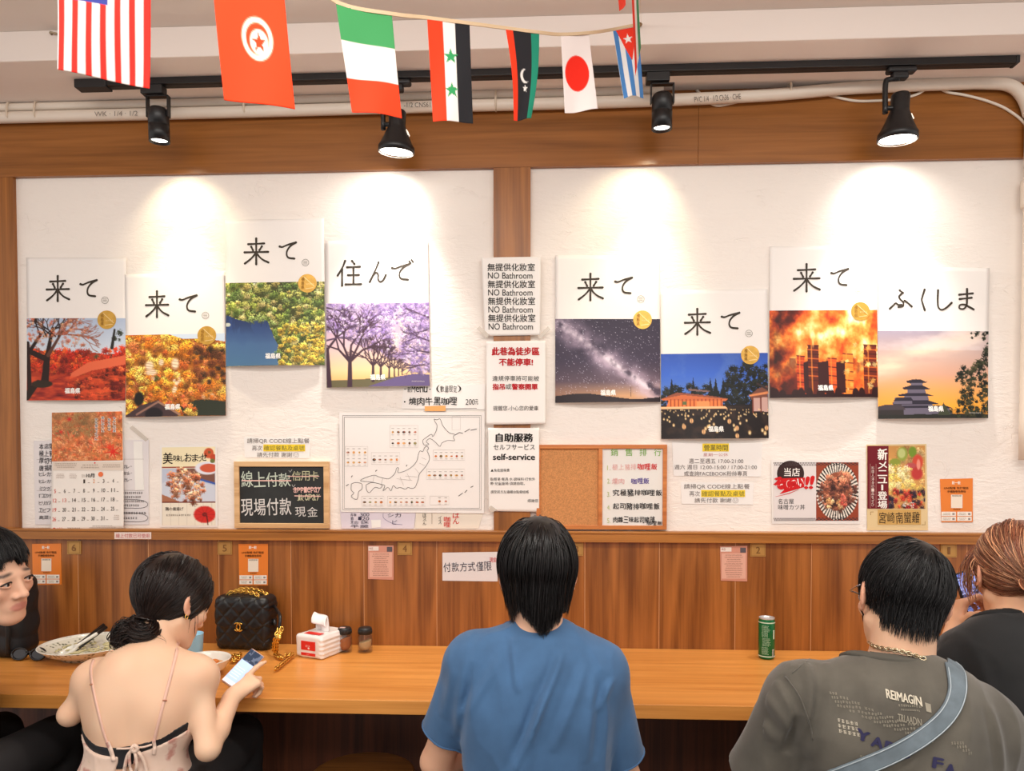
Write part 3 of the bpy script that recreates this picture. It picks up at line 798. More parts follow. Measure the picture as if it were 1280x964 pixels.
def pic_temple():
    C = Canvas(184, 148, 1.25, seed=16)
    sky_ramp(C, [(0, (52, 86, 176)), (.25, (64, 106, 204)), (.5, (92, 130, 206)), (1, (60, 90, 150))])
    f = C.fbm(5, 3); C.mix(np.clip((f - .5) * 1.6, 0, .3), (110, 140, 200))
    dk = [(28, 30, 28), (36, 38, 30), (22, 24, 24)]
    C.blobs(240, lambda x, y: .34 < y < .6 and y > (.40 if x < .6 else .12) + .03 * math.sin(x * 40) - (.0 if x < .62 else 0), (.02, .05), dk, .3)
    C.blobs(240, lambda x, y: x > .62 and y > .13 + .1 * abs(x - .78) and y < .7, (.02, .05), dk, .3)
    for x in (.10, .30, .46, .51, .58): C.poly([(x - .03, .52), (x, .28), (x + .03, .52)], (24, 26, 26))
    C.mix((C.v > .60) * 1.0, (34, 26, 26))
    g = C.fbm(10, 4, 3); C.mix((C.v > .62) * np.clip((g - .5) * 2, 0, .4), (86, 62, 48))
    C.poly([(0, .53), (.15, .455), (.26, .47), (.47, .50), (.62, .535), (.60, .56), (.02, .55)], (210, 110, 66)); C.poly([(0, .53), (.15, .455), (.26, .47), (.47, .50), (.62, .535), (.5, .525), (.2, .485)], (150, 82, 60))
    C.poly([(.25, .41), (.46, .44), (.44, .455), (.26, .435)], (130, 100, 96))
    C.poly([(.07, .55), (.57, .555), (.57, .625), (.05, .63)], (240, 130, 70))
    for x in np.arange(.09, .57, .036): C.line((x, .54), (x, .63), .006, .006, (150, 60, 36))
    C.poly([(.20, .56), (.24, .56), (.24, .60), (.20, .60)], (96, 110, 70)); C.poly([(.33, .56), (.45, .565), (.45, .62), (.33, .62)], (250, 150, 90)); C.poly([(0, .625), (.60, .625), (.62, .65), (0, .65)], (250, 190, 140))
    C.poly([(.83, .50), (.90, .42), (1, .38), (1, .53), (.84, .545)], (120, 74, 60)); C.line((.83, .50), (1, .465), .012, .014, (226, 140, 90)); C.line((.90, .36), (1, .43), .012, .012, (60, 46, 44)); C.poly([(.855, .53), (1, .52), (1, .69), (.855, .68)], (200, 160, 150)); C.line((.93, .52), (.93, .69), .008, .008, (110, 50, 40)); C.line((.855, .52), (.855, .7), .008, .008, (120, 60, 46))
    for k in range(120):
        y = .66 + .28 * C.r.rand() ** 2.0; x = C.r.rand(); sz = .008 + .028 * (y - .64) / .3
        if y > .80 and C.r.rand() < .55: continue
        C.ell(x, y, sz * .55, sz, (250, 206, 140), .6, .9); C.ell(x, y + sz * .2, sz * .25, sz * .4, (255, 240, 200), .8)
    for (x, y) in [(.21, .86), (.39, .92), (.70, .88), (.70, .97), (.98, .88), (.28, .79), (.63, .80)]: C.ell(x, y, .020, .034, (238, 186, 130), .3); C.line((x, y - .03), (x, y + .034), .003, .003, (130, 80, 50))
    return C
def pic_fire():
    C = Canvas(184, 148, 1.25, seed=17)
    f = C.fbm(4, 61, 6) ; g = C.fbm(9, 9, 5, 1.3, .8)
    t = np.clip(f * 1.1 + .45 * (g - .5) + .28 * (C.u / 1.25 - .42) + .14 * np.exp(-((C.v - .45) / .35) ** 2), 0, 1)
    C.a = C.ramp(t, [(0, (50, 18, 16)), (.34, (120, 36, 22)), (.46, (206, 70, 30)), (.58, (240, 112, 40)), (.70, (252, 160, 70)), (.85, (255, 220, 140)), (1, (255, 246, 220))])
    C.mix(np.clip((.26 - C.u / 1.25) * 5, 0, 1) * np.clip((.58 - f) * 4, 0, .9), (44, 22, 20))
    C.mix((C.v > .55) * np.clip((g - .45) * 3, 0, .6), (90, 26, 20))
    for (x, w_, y0, c) in [(.285, .035, .52, (196, 66, 30)), (.40, .05, .40, (92, 34, 26)), (.575, .04, .55, (214, 84, 36)), (.72, .045, .5, (240, 130, 50)), (.93, .06, .40, (110, 40, 26))]:
        C.poly([(x - w_, y0), (x + w_, y0), (x + w_ * 1.1, .96), (x - w_ * 1.1, .96)], c)
        for k in range(9):
            yk = y0 + .05 * k; C.line((x - w_, yk), (x + w_, yk + .01), .006, .006, (232, 110, 44) if k % 2 else (60, 22, 20), .8)
        C.line((x - w_ * .3, y0), (x - w_ * .3, .95), .006, .006, (250, 150, 60), .7)
    for (x, w_) in [(.49, .05), (.65, .04), (.33, .02)]: C.poly([(x - w_, .60), (x + w_, .58), (x + w_, .95), (x - w_, .95)], (58, 24, 24))
    C.blobs(60, lambda x, y: x > .66 and .35 < y < .9, (.012, .035), [(255, 190, 90), (255, 230, 150), (250, 150, 60)], 0, .7)
    C.ell(.395, .29, .03, .06, (255, 232, 170), .8); C.ell(.40, .36, .014, .09, (255, 200, 110), .8)
    for k in range(22): C.ell(C.r.rand(), .96, .035, .05 + .04 * C.r.rand(), (46, 18, 18), .2)
    C.mix((C.v > .965) * 1.0, (40, 16, 18))
    return C
def pic_castle():
    C = Canvas(184, 148, 1.25, seed=18)
    sky_ramp(C, [(0, (168, 156, 172)), (.3, (206, 172, 160)), (.5, (216, 164, 138)), (.72, (240, 166, 88)), (.88, (250, 168, 56)), (1, (170, 110, 50))])
    f = C.fbm(3, 71, 5, .7, 2.0); t = C.v - .42 + .42 * C.u / 1.25
    C.mix(np.clip(np.exp(-(t / .13) ** 2) * (f * 2.2 - .5), 0, .85), (250, 220, 190)); C.mix(np.clip((C.v < .22) * (f - .45) * 2.2, 0, .5), (226, 214, 216))
    dk = (46, 42, 54); md = (104, 96, 112)
    tiers = [(.345, .545, .585, .055, .085), (.34, .615, .66, .085, .115), (.335, .70, .74, .115, .15), (.33, .785, .83, .16, .20)]
    C.poly([(.30, .565), (.34, .55), (.385, .565), (.40, .60), (.28, .60)], dk)
    for (x, y0, y1, wt, wb) in tiers:
        C.poly([(x - wt * .9, y1), (x + wt * .9, y1), (x + wt, y1 + .055), (x - wt, y1 + .055)], md)
        C.poly([(x - wt * .7, y0 + .01), (x + wt * .7, y0 + .01), (x + wb, y1), (x + wb + .01, y1 - .012), (x + wb, y1 + .008), (x - wb, y1 + .008), (x - wb - .01, y1 - .012)], dk)
    C.poly([(.15, .76), (.30, .76), (.30, .83), (.13, .83)], md); C.poly([(.13, .80), (.16, .76), (.29, .76), (.31, .80)], dk)
    C.poly([(.18, .86), (.62, .86), (.66, .96), (.14, .96)], md); C.poly([(.14, .88), (.20, .855), (.60, .855), (.66, .885)], dk)
    C.poly([(0, .86), (.06, .84), (.20, .84), (.24, .90), (0, .91)], (70, 60, 66)); C.poly([(0, .90), (.22, .90), (.22, 1), (0, 1)], (50, 44, 44))
    C.mix((C.v > .955 + .03 * (C.fbm(9, 3) - .5)) * 1.0, (40, 40, 36))
    C.poly([(.52, .96), (.58, .82), (.64, .96)], (62, 66, 50))
    ld = [(34, 40, 28), (48, 52, 34), (62, 60, 40), (26, 30, 24)]
    C.blobs(240, lambda x, y: x > .70 and y > .12 and x > 1.02 - .42 * (y - .05) - (.12 if .40 < y < .60 else 0), (.012, .04), ld, .4)
    C.blobs(70, lambda x, y: x > .72 and y < .10 and y < (x - .68) * .6, (.012, .03), ld, .4)
    C.blobs(40, lambda x, y: .66 < x < .8 and .48 < y < .56, (.01, .025), ld, .4)
    C.blobs(70, lambda x, y: x > .62 and y > .88, (.02, .04), ld, .4)
    return C

bulge = lambda amp, c=0.5: (lambda u, v: amp * max(0.0, v - 0.25) ** 2.2 * max(0.0, 1 - ((u - c) / 0.62) ** 2) + 0.0006)
gold = mat('gold_foil', (206, 158, 66), 0.35, metal=0.35, vary=0.12, vscale=60)
gold2 = mat('gold_foil_line', (236, 206, 140), 0.35, metal=0.3)
K = (62, 54, 46)
posters = [
 ('poster', [(33, 322), (158, 322), (158, 501), (35, 501)], 398, pic_autumn, 'white poster with a red autumn park and a dark leaning tree, leftmost on the wall', [(KI, (57, 344, 88, 377)), (TE, (99, 347, 123, 375))], (131.5, 375.5), (134, 400), 94, 'a', .02),
 ('poster', [(156, 343), (280, 340), (284, 520), (159, 522)], 418, pic_gorge, 'white poster with an orange forested gorge and pale rocks', [(KI, (181, 363, 212, 397)), (TE, (223, 366, 248, 394))], (257, 394.5), (259, 419.5), 219.5, 'a', .03),
 ('poster', [(281, 275), (405, 273), (407, 457), (284, 459)], 353, pic_lake, 'white poster with a blue lake under green and yellow trees seen from above', [(KI, (304, 297, 337, 331)), (TE, (348, 300, 372, 328))], (382, 328.5), (384.5, 354.5), 344, 'a', .03),
 ('poster', [(407, 301), (535, 300), (538, 483), (409, 485)], 379, pic_cherry, 'white poster with an avenue of purple cherry blossom trees at sunset', [(SU, (421, 325, 452, 358)), (NN, (460, 327, 484, 354)), (DE2, (489, 327, 516, 354))], None, None, 473.5, 'b', .02),
 ('poster', [(694, 319), (825, 320), (825, 503), (694, 504)], 399, pic_galaxy, 'white poster with a starry night sky and a pale galaxy band', [(KI, (721, 341, 755, 376)), (TE, (767, 344, 792, 371))], (801, 374), (803, 400), 759.5, 'a', .03),
 ('poster', [(826, 363), (959, 361), (960, 548), (826, 549)], 442, pic_temple, 'white poster with a lit temple, lanterns and deep blue dusk sky', [(KI, (854, 385, 889, 419)), (TE, (900, 388, 926, 415))], (936, 417), (937.5, 444), 893.5, 'a', .025),
 ('poster', [(962, 308), (1096, 307), (1096, 497), (961, 498)], 388, pic_fire, 'white poster with tall burning towers, flames and a dark crowd', [(KI, (990, 329, 1026, 365)), (TE, (1037, 333, 1062, 361))], (1073, 363), (1075, 389.5), 1029, 'a', .03),
 ('poster', [(1098, 333), (1237, 335), (1233, 523), (1096, 524)], 414, pic_castle, 'white poster with a dark tiered castle against an orange sunset, rightmost poster', [(FU, (1112, 362, 1140, 388)), (KU, (1148, 361, 1160, 389)), (SI, (1169, 362, 1192, 389)), (MA, (1195, 361, 1219, 388))], None, None, 1165.5, 'b', .03)]
for (nm, c, yp, pic, label, tit, stamp, seal, tx, kind, amp) in posters:
    off = 0.004 + 0.0015 * (posters.index((nm, c, yp, pic, label, tit, stamp, seal, tx, kind, amp)) % 2)
    S = Sheet(nm, c, label, 'poster', off=off, bulge=bulge(amp * 1.5), group='white travel posters on the plaster wall')
    ul, vl = S.uv((c[0][0] + c[3][0]) / 2, yp)
    a = S.px(0, vl); b_ = S.px(1, vl)
    S.print(pic(), corners=[a, b_, c[2], c[3]])
    Mk = S.marks()
    for g, bx in tit: Mk.brush(g, bx, K, 2.35, 1)
    if stamp:
        Mk.ring(stamp[0], stamp[1], 4.2, 4.2, 0.5, (120, 112, 100), 1)
        for k in range(3): Mk.rect(stamp[0] - 2.6, stamp[1] - 1.8 + k * 1.6, stamp[0] + 2.4, stamp[1] - 1.3 + k * 1.6, (130, 120, 108), 1)
    yb = (c[2][1] + c[3][1]) / 2
    Mk.text('福島県', (tx - 9.5, yb - 15.5, tx + 9.5, yb - 8.5), (246, 242, 236), bold=0.025, lay=2)
    if kind == 'b': Mk.scribble(tx + 40, yb - 8, tx + 60, yb - 5.8, 1, (226, 216, 206), 2)
    Mk.build(S.o)
    if seal:
        mb = MB(); n = 30
        q = [S.at(seal[0] + 11.6 * math.cos(2 * PI * k / n), seal[1] + 11.6 * math.sin(2 * PI * k / n), 0.0022) for k in range(n)]
        q0 = [S.at(seal[0] + 11.6 * math.cos(2 * PI * k / n), seal[1] + 11.6 * math.sin(2 * PI * k / n), 0.0006) for k in range(n)]
        mb.add(q + q0, [tuple(range(n))] + [(k, (k + 1) % n, n + (k + 1) % n, n + k) for k in range(n)])
        so = mb.build('gold_seal', gold, S.o); so['label'] = 'round gold foil seal'
        Ms = Marks(lambda x, y, e=0, S=S: S.at(x, y, 0.0022 + e))
        for k in range(3): Ms.text('福島県'[k], (seal[0] - 7.5, seal[1] - 7.5 + k * 5.2, seal[0] - 3.5, seal[1] - 3 + k * 5.2), (150, 104, 36), lay=1)
        Ms.scribble(seal[0] - 2, seal[1] - .5, seal[0] + 9, seal[1] + 2.5, 1, gold2, 1)
        Ms.line([(seal[0] - 4, seal[1] - 8), (seal[0] + 9, seal[1] + 4)], 0.9, gold2, 1); Ms.line([(seal[0] - 2, seal[1] + 7), (seal[0] + 8, seal[1] + 5.5)], 0.8, gold2, 1)
        Ms.build(so)

tape_m = mat('clear_tape', (226, 216, 204), 0.25, alpha=0.55)
def tape(S, quad, e=0.0015, m=None, name='tape_strip'):
    mb = MB(); f = [S.at(x, y, e) for x, y in quad]; bk = [S.at(x, y, e - 0.0003) for x, y in quad]
    mb.add(f + bk, [(0, 1, 2, 3), (7, 6, 5, 4)] + [(k, (k + 1) % 4, 4 + (k + 1) % 4, 4 + k) for k in range(4)])
    return mb.build(name, m or tape_m, S.o)

# ---------------------------------------------------------------- notices down the middle post
BK = (34, 30, 28); RD = (186, 32, 40)
S = Sheet('notice', [(602, 322), (676, 321), (675, 419), (606, 420)], 'white notice repeating NO Bathroom four times, high on the middle post', 'notice', off=0.0215, bulge=lambda u, v: 0.006 * math.sin(PI * v) * abs(u - .5) + 0.0005)
Mk = S.marks()
for k in range(4):
    y = 329.5 + k * 21.2
    Mk.text('無提供化妝室', (609.5 + k * .3, y, 668.5 + k * .2, y + 9.6), BK, bold=0.008); Mk.text('NO Bathroom', (610 + k * .3, y + 11.3, 665.5 + k * .2, y + 19.2), BK, bold=0.004)
Mk.build(S.o)
tape(S, [(596, 411), (600, 408), (612, 419), (608, 423)]); tape(S, [(685, 408), (688, 412), (676, 424), (672, 421)])
S = Sheet('notice', [(608, 427), (682, 426), (682, 530), (608, 531)], 'white no-parking notice with red and black lines, middle one on the post', 'notice', off=0.0215, bulge=lambda u, v: 0.005 * math.sin(PI * u) + 0.0005)
Mk = S.marks()
Mk.text('此巷為徒步區', (615, 434.5, 674, 444.5), RD, bold=0.03); Mk.text('不能停車!', (624, 448.5, 666, 457.5), RD, bold=0.03)
Mk.text('違規停車將可能被', (615.5, 470, 674, 476.6), BK); Mk.text('指吊', (616, 480, 631, 487.5), RD, bold=0.03); Mk.text('或', (632, 480, 639.5, 487), BK); Mk.text('警察開單', (640, 480, 672, 487.5), RD, bold=0.03)
Mk.text('提醒您-小心您的愛車', (616.5, 507.5, 673, 513.5), BK); Mk.build(S.o)
S = Sheet('notice', [(610, 535), (674, 535), (674, 640), (611, 639)], 'white self-service notice, lowest on the post beside the cork board', 'notice', off=0.0215, bulge=lambda u, v: 0.004 * math.sin(PI * v) + 0.0005)
Mk = S.marks()
Mk.text('自助服務', (620, 542, 666, 552.5), BK, bold=0.03); Mk.text('セルフサービス', (617, 555.5, 668.5, 562.5), BK, bold=0.006); Mk.text('self-service', (616.5, 567.5, 668.5, 575), BK, bold=0.03)
Mk.text('▲免收服務費', (613.5, 586, 637, 590), BK); Mk.text('點餐單·餐具·水·調味料·打包外', (613, 597, 669, 601), BK); Mk.text('帶·兒童座椅·須請自取。', (613, 602.5, 656, 606.5), BK); Mk.text('請至前方左邊櫃台點餐結帳', (613.5, 613, 661, 617), BK); Mk.text('感謝您', (659.5, 624, 673, 628), BK)
Mk.build(S.o)
tape(S, [(611, 634), (614, 632), (622, 638), (613, 641)])

# ---------------------------------------------------------------- menu slip, map, slips under the map
S = Sheet('menu_slip', [(504, 487), (607, 480), (606, 512), (502, 511)], 'white handwritten menu slip with a price of 200, above the map sheet', 'menu', off=0.003)
Mk = S.marks()
Mk.text('-新Menu-', (504, 483.5, 540, 490.5), BK, jit=.05); Mk.text('(數量限定)', (545, 482, 577, 490.5), BK, jit=.05)
Mk.disc(506, 502.5, 1, 1, BK, 2); Mk.text('燒肉牛黑咖哩', (511, 497, 572, 506.5), BK, bold=0.01, jit=.06); Mk.text('200元', (582, 499, 598, 506), BK, jit=.04); Mk.line([(552, 511), (596, 510.5)], .6, (120, 110, 100), 1)
Mk.build(S.o)
lam = mat('laminated_sheet', (238, 231, 226), 0.22, spec=0.4)
S = Sheet('map_sheet', [(424, 516), (606, 515), (605, 642), (426, 640)], 'large laminated white sheet with an outline map of islands and small food pictures', 'map', lam, off=0.007)
Mk = S.marks(); G = (112, 104, 100)
for bx in ((428.5, 519.5, 601.5, 637.5), (430.5, 521.5, 599.5, 635.5)):
    x0, y0, x1, y1 = bx; Mk.line([(x0, y0), (x1, y0), (x1, y1), (x0, y1), (x0, y0)], .5, G, 1)
T = lambda z: [(400 + x * .2178, 470 + y * .2178) for x, y in z]
coast = [
 [(655, 248), (672, 252), (690, 248), (705, 285), (740, 325), (772, 335), (765, 352), (772, 372), (735, 370), (700, 385), (688, 405), (660, 378), (630, 360), (610, 378), (625, 392), (600, 398), (590, 372), (612, 352), (640, 335), (648, 348), (665, 320), (672, 285), (660, 262), (655, 248)],
 [(600, 412), (612, 404), (624, 415), (615, 430), (624, 450), (628, 480), (610, 515), (590, 540), (570, 565), (562, 600), (545, 640), (522, 645), (505, 640), (490, 650), (460, 640), (440, 645), (420, 630), (408, 660), (390, 640), (362, 660), (372, 630), (350, 622), (300, 610), (250, 605), (232, 600), (260, 585), (310, 570), (340, 580), (382, 590), (400, 588), (430, 560), (440, 530), (452, 530), (448, 555), (490, 545), (530, 520), (555, 490), (565, 450), (575, 430), (590, 435), (600, 412)],
 [(265, 625), (300, 612), (355, 625), (345, 645), (315, 640), (285, 670), (268, 655), (265, 625)],
 [(180, 620), (205, 612), (240, 620), (240, 650), (222, 665), (215, 705), (195, 705), (180, 690), (195, 672), (180, 655), (180, 620)]]
for cst in coast: Mk.line(catmull(T(cst), 4), .55, (78, 72, 70), 2)
for z in [[(775, 340), (800, 325), (820, 330)], [(830, 322), (860, 305)], [(865, 312), (900, 305)], [(795, 690), (820, 672)], [(830, 670), (845, 655)], [(865, 640), (880, 632)], [(495, 520), (500, 510)], [(318, 548), (328, 540)], [(180, 582), (186, 572)], [(150, 632), (165, 622)]]:
    Mk.line(T(z), .9, (96, 90, 88), 2)
for z in [[(585, 470), (610, 480)], [(570, 500), (600, 515)], [(545, 530), (570, 560)], [(500, 560), (520, 600)], [(460, 580), (480, 630)], [(440, 590), (530, 600)], [(490, 575), (560, 580)], [(360, 590), (352, 620)], [(310, 575), (305, 608)]]: Mk.line(T(z), .35, (170, 160, 156), 2)
R = random.Random(3)
cols = [(214, 128, 70), (196, 84, 52), (232, 176, 110), (120, 84, 56), (76, 66, 60), (150, 150, 96), (206, 150, 130)]
for (x0, y0, x1, y1, nx, ny) in [(402, 285, 562, 412, 5, 2), (145, 405, 275, 520, 4, 2), (295, 440, 458, 508, 5, 1), (650, 425, 830, 485, 6, 1), (612, 535, 830, 595, 7, 1), (240, 690, 368, 748, 4, 1), (388, 690, 605, 748, 7, 1), (758, 232, 806, 310, 1, 1), (632, 690, 740, 740, 3, 1)]:
    (a, b_), (c_, d) = T([(x0, y0), (x1, y1)])
    Mk.line([(a, b_), (c_, b_), (c_, d), (a, d), (a, b_)], .35, (190, 180, 174), 1)
    for j in range(ny):
        for i in range(nx):
            cx = a + (c_ - a) * (i + .5) / nx; cy = b_ + (d - b_) * (j + .6) / ny
            if y0 < 240 or x0 == 632 and i == 0: continue
            Mk.disc(cx, cy, R.uniform(1.3, 2.2), R.uniform(.9, 1.8), R.choice(cols), 2, 10); Mk.disc(cx + .5, cy - .4, .8, .6, R.choice(cols), 3, 8)
            Mk.rect(cx - 1.6, cy - 5, cx + 1.6, cy - 4.3, (170, 160, 154), 2); Mk.rect(cx - 1.6, cy + 3, cx + 1.6, cy + 3.5, (190, 180, 174), 2)
Mk.build(S.o, 'print')
tape(S, [(531, 508), (557, 507), (557, 514), (531, 514)], 0.0012, mat('orange_masking_tape', (232, 166, 96), 0.6))
S = Sheet('menu_slip', [(425, 638), (520, 638), (517, 661), (427, 661)], 'pale lavender handwritten slip peeping out under the left of the map sheet', 'menu', mat('lavender_paper', (224, 214, 224), 0.5), off=0.003)
Mk = S.marks()
for k, t in enumerate(('丼飯 300', '飲 120', '珍珠', '羊羹')): Mk.text(t, (438, 641.5 + k * 4.8, 462, 645.6 + k * 4.8), (60, 56, 76), jit=.05)
Mk.text('シカ', (484, 642, 502, 646.5), (60, 56, 76), jit=.05); Mk.line(catmull([(479, 642), (480, 648), (490, 654), (503, 656)], 5), .5, (120, 116, 150), 2); Mk.text('ビ', (490, 650, 497, 656), (70, 66, 96), jit=.05); Mk.build(S.o)
tape(S, [(464, 650), (476, 650), (476, 659), (465, 660)], m=mat('white_tape', (240, 236, 230), .5))
S = Sheet('menu_slip', [(520, 638), (605, 638), (598, 661), (519, 661)], 'cream handwritten slip with red letters peeping out under the right of the map sheet', 'menu', mat('cream_paper', (234, 222, 206), 0.5), off=0.003)
Mk = S.marks()
for k in range(3): Mk.text('ほスん'[k], (528.5, 642 + k * 5, 533, 646.5 + k * 5), (70, 60, 56))
Mk.line([(540, 641), (540, 655)], .5, (150, 130, 116), 2)
for k in range(2): Mk.text('イス'[k], (548, 645 + k * 5.5, 552, 650 + k * 5.5), (80, 70, 64))
Mk.text('咖', (555, 646, 563, 652.5), (206, 60, 54), bold=.01); Mk.text('哩', (555, 653, 563, 659), (206, 60, 54), bold=.01); Mk.text('は', (566, 641, 574, 648), (206, 60, 54), bold=.01); Mk.text('ん', (566, 648.5, 574, 655), (206, 60, 54), bold=.01); Mk.build(S.o)

# ---------------------------------------------------------------- framed boards resting on the ledge
def board(nm, label, cat, x0, y0, x1, y1, fw, m, depth=0.02, mid=None):
    t = thing(nm, label, cat, P((x0 + x1) / 2, y1, -depth).to_tuple())
    a, d = P(x0, y0, -depth), P(x1, y1, -depth); w_ = fw * 0.00284
    zb = max(d.z, Z_LEDGE + 0.0005)
    mb = MB()
    fr = [((a.x, -depth, a.z - w_), (d.x, -0.001, a.z)), ((a.x, -depth, zb), (d.x, -0.001, zb + w_)), ((a.x, -depth, zb + w_), (a.x + w_, -0.001, a.z - w_)), ((d.x - w_, -depth, zb + w_), (d.x, -0.001, a.z - w_))]
    if mid: mx = P(mid, 600, -depth).x; fr.append(((mx - w_ / 2, -depth, zb + w_), (mx + w_ / 2, -0.001, a.z - w_)))
    for lo, hi in fr: mb.box(lo, hi, bev=0.0015)
    mb.build('frame', m, t)
    return t, a.x + w_, d.x - w_, zb + w_, a.z - w_
pine = wood('pale_pine', (196, 150, 100), (226, 186, 136), 'x', 1.2, .5, .5)
t, xa_, xb_, za, zb = board('chalkboard', 'chalkboard in a pale wood frame with crossed-out white and pink chalk writing', 'chalkboard', 292, 577, 411, 661, 6.5, pine)
mb = MB(); mb.box((xa_ - .002, -0.013, za - .002), (xb_ + .002, -0.008, zb + .002)); bo = mb.build('writing_surface', mat('black_chalkboard', (36, 38, 38), .7, vary=.35, vscale=14), t)
Mk = Marks(lambda x, y, e=0: P(x, y, -0.0133 - e)); CH = (214, 210, 206); PKc = (232, 186, 176); YC = (196, 194, 160)
for k, ch in enumerate('線上付款'): Mk.text(ch, (301.5 + k * 15.6, 589 + k * .8, 316 + k * 15.6, 609 - k * .2), (196, 206, 190), bold=.004, rot=-3)
for k, ch in enumerate('現場付款'): Mk.text(ch, (301.5 + k * 16, 624 - k * .4, 316 + k * 16, 645 - k * .4), CH, bold=.004, rot=-2)
for k, ch in enumerate('現金'): Mk.text(ch, (369 + k * 15, 634, 382 + k * 15, 646), CH, rot=-3)
for k, ch in enumerate('信用卡'): Mk.text(ch, (365 + k * 11, 589, 376 + k * 11, 601), YC)
Mk.text('applepay', (367, 609, 401, 616), PKc, jit=.05); Mk.text('jkopay', (371, 618, 400, 626), YC, jit=.05)
Mk.line([(302, 601), (364, 601)], 1.5, PKc, 3); Mk.line([(360, 595.5), (399, 595.5)], 1.0, PKc, 3); Mk.line([(366, 611.5), (401, 610)], 1.2, PKc, 3); Mk.line([(368, 620), (401, 620.5)], 1.2, PKc, 3)
Mk.line([(361, 588), (362.5, 590.5), (365, 587)], .5, CH, 2); Mk.line([(365, 606), (366.5, 609), (369, 606)], .5, CH, 2)
Mk.build(bo)
orf = wood('orange_frame_wood', (180, 98, 40), (212, 132, 66), 'x', 1.2, .4, .5)
t, xa_, xb_, za, zb = board('notice_board', 'orange-framed board, half cork and half whiteboard menu, on the ledge', 'board', 670.5, 556, 833.5, 662.5, 5, orf, 0.0225, 750.5)
cork = mat('cork', (200, 138, 84), .85, bump=.8, bscale=260, vary=.22, vscale=240)
xm = P(750.5, 600, -0.02).x
mb = MB(); mb.box((xa_ - .002, -0.014, za - .002), (xm, -0.008, zb + .002)); mb.build('cork_panel', cork, t)
mb = MB(); mb.box((xm, -0.014, za - .002), (xb_ + .002, -0.008, zb + .002)); wb = mb.build('whiteboard_panel', mat('whiteboard', (232, 228, 222), .25, spec=.5), t)
Mk = Marks(lambda x, y, e=0: P(x, y, -0.0143 - e))
for k, ch in enumerate('銷售排行'): Mk.text(ch, (763.5 + k * 18, 561, 772.5 + k * 18, 570), (120, 176, 70))
for k in range(5): Mk.text('%d.' % (k + 1), (759, 582 + k * 16.5, 763, 588 + k * 16.5), (176, 186, 120))
Mk.text('極上豬排', (765, 580, 796, 587.5), (226, 170, 166), jit=.06); Mk.text('咖哩飯', (797, 580, 822, 587.5), (208, 60, 60), bold=.012, jit=.06)
Mk.text('燻肉', (765, 598, 781, 605), (222, 160, 160), jit=.06); Mk.text('咖哩飯', (789, 598, 812, 605), (90, 70, 150), bold=.01, jit=.06)
Mk.text('究極豬排咖哩飯', (766, 612, 828, 620), (40, 36, 38), bold=.012, jit=.08); Mk.text('起司豬排咖哩飯', (766, 629, 825, 637), (40, 36, 38), bold=.012, jit=.08); Mk.text('肉醬三味起司豬排', (766, 646, 819, 653.5), (40, 36, 38), bold=.012, jit=.08); Mk.text('咖哩飯', (808, 651.5, 828, 656.5), (40, 36, 38), bold=.01, jit=.06)
Mk.build(wb)

# ---------------------------------------------------------------- paper strips with ordering notes
GY = (116, 108, 106); YL = mat('yellow_marker', (238, 206, 40), .6)
strip_m = mat('strip_paper', (240, 235, 231), 0.4)
def qr_strip(c, x0, x1, y0, label):
    S = Sheet('notice', c, label, 'notice', strip_m, off=0.0025)
    Mk = S.marks(); w_ = x1 - x0
    Mk.text('請掃QR CODE線上點餐', (x0, y0, x1, y0 + 6.6), GY); Mk.text('再次', (x0 + w_ * .08, y0 + 9, x0 + w_ * .24, y0 + 15.5), GY)
    Mk.rect(x0 + w_ * .26, y0 + 7.6, x0 + w_ * .93, y0 + 16.4, YL, 1); Mk.text('確認餐點及桌號', (x0 + w_ * .27, y0 + 9, x0 + w_ * .92, y0 + 15.4), (120, 110, 60)); Mk.text('請先付款 謝謝☺', (x0 + w_ * .16, y0 + 17.6, x0 + w_ * .83, y0 + 24), GY)
    Mk.build(S.o)
qr_strip([(305, 547), (388, 548), (387, 573), (306, 572)], 309, 387, 548, 'pale ordering notice with a yellow highlighted line, just above the chalkboard')
qr_strip([(851, 603), (942, 604), (941, 631), (852, 630)], 855, 937, 605, 'pale ordering notice with a yellow highlighted line, below the opening hours strip')
S = Sheet('notice', [(840, 553), (953, 554), (951, 596), (842, 595)], 'pale opening hours notice below the temple poster', 'notice', strip_m, off=0.0025)
Mk = S.marks()
Mk.rect(878, 554.5, 911, 564.5, YL, 1); Mk.text('營業時間', (880, 556, 909.5, 563.5), (96, 88, 50), bold=.006); Mk.text('星期一公休', (879, 566.5, 910, 570.5), (206, 150, 150))
Mk.text('週二至週五 17:00-21:00', (861, 573.5, 929, 579.5), GY); Mk.text('週六 週日 12:00-15:00 / 17:00-21:00', (843, 581, 946, 587), GY); Mk.text('或查詢FACEBOOK粉絲專頁', (855, 589, 934, 595), GY); Mk.build(S.o)

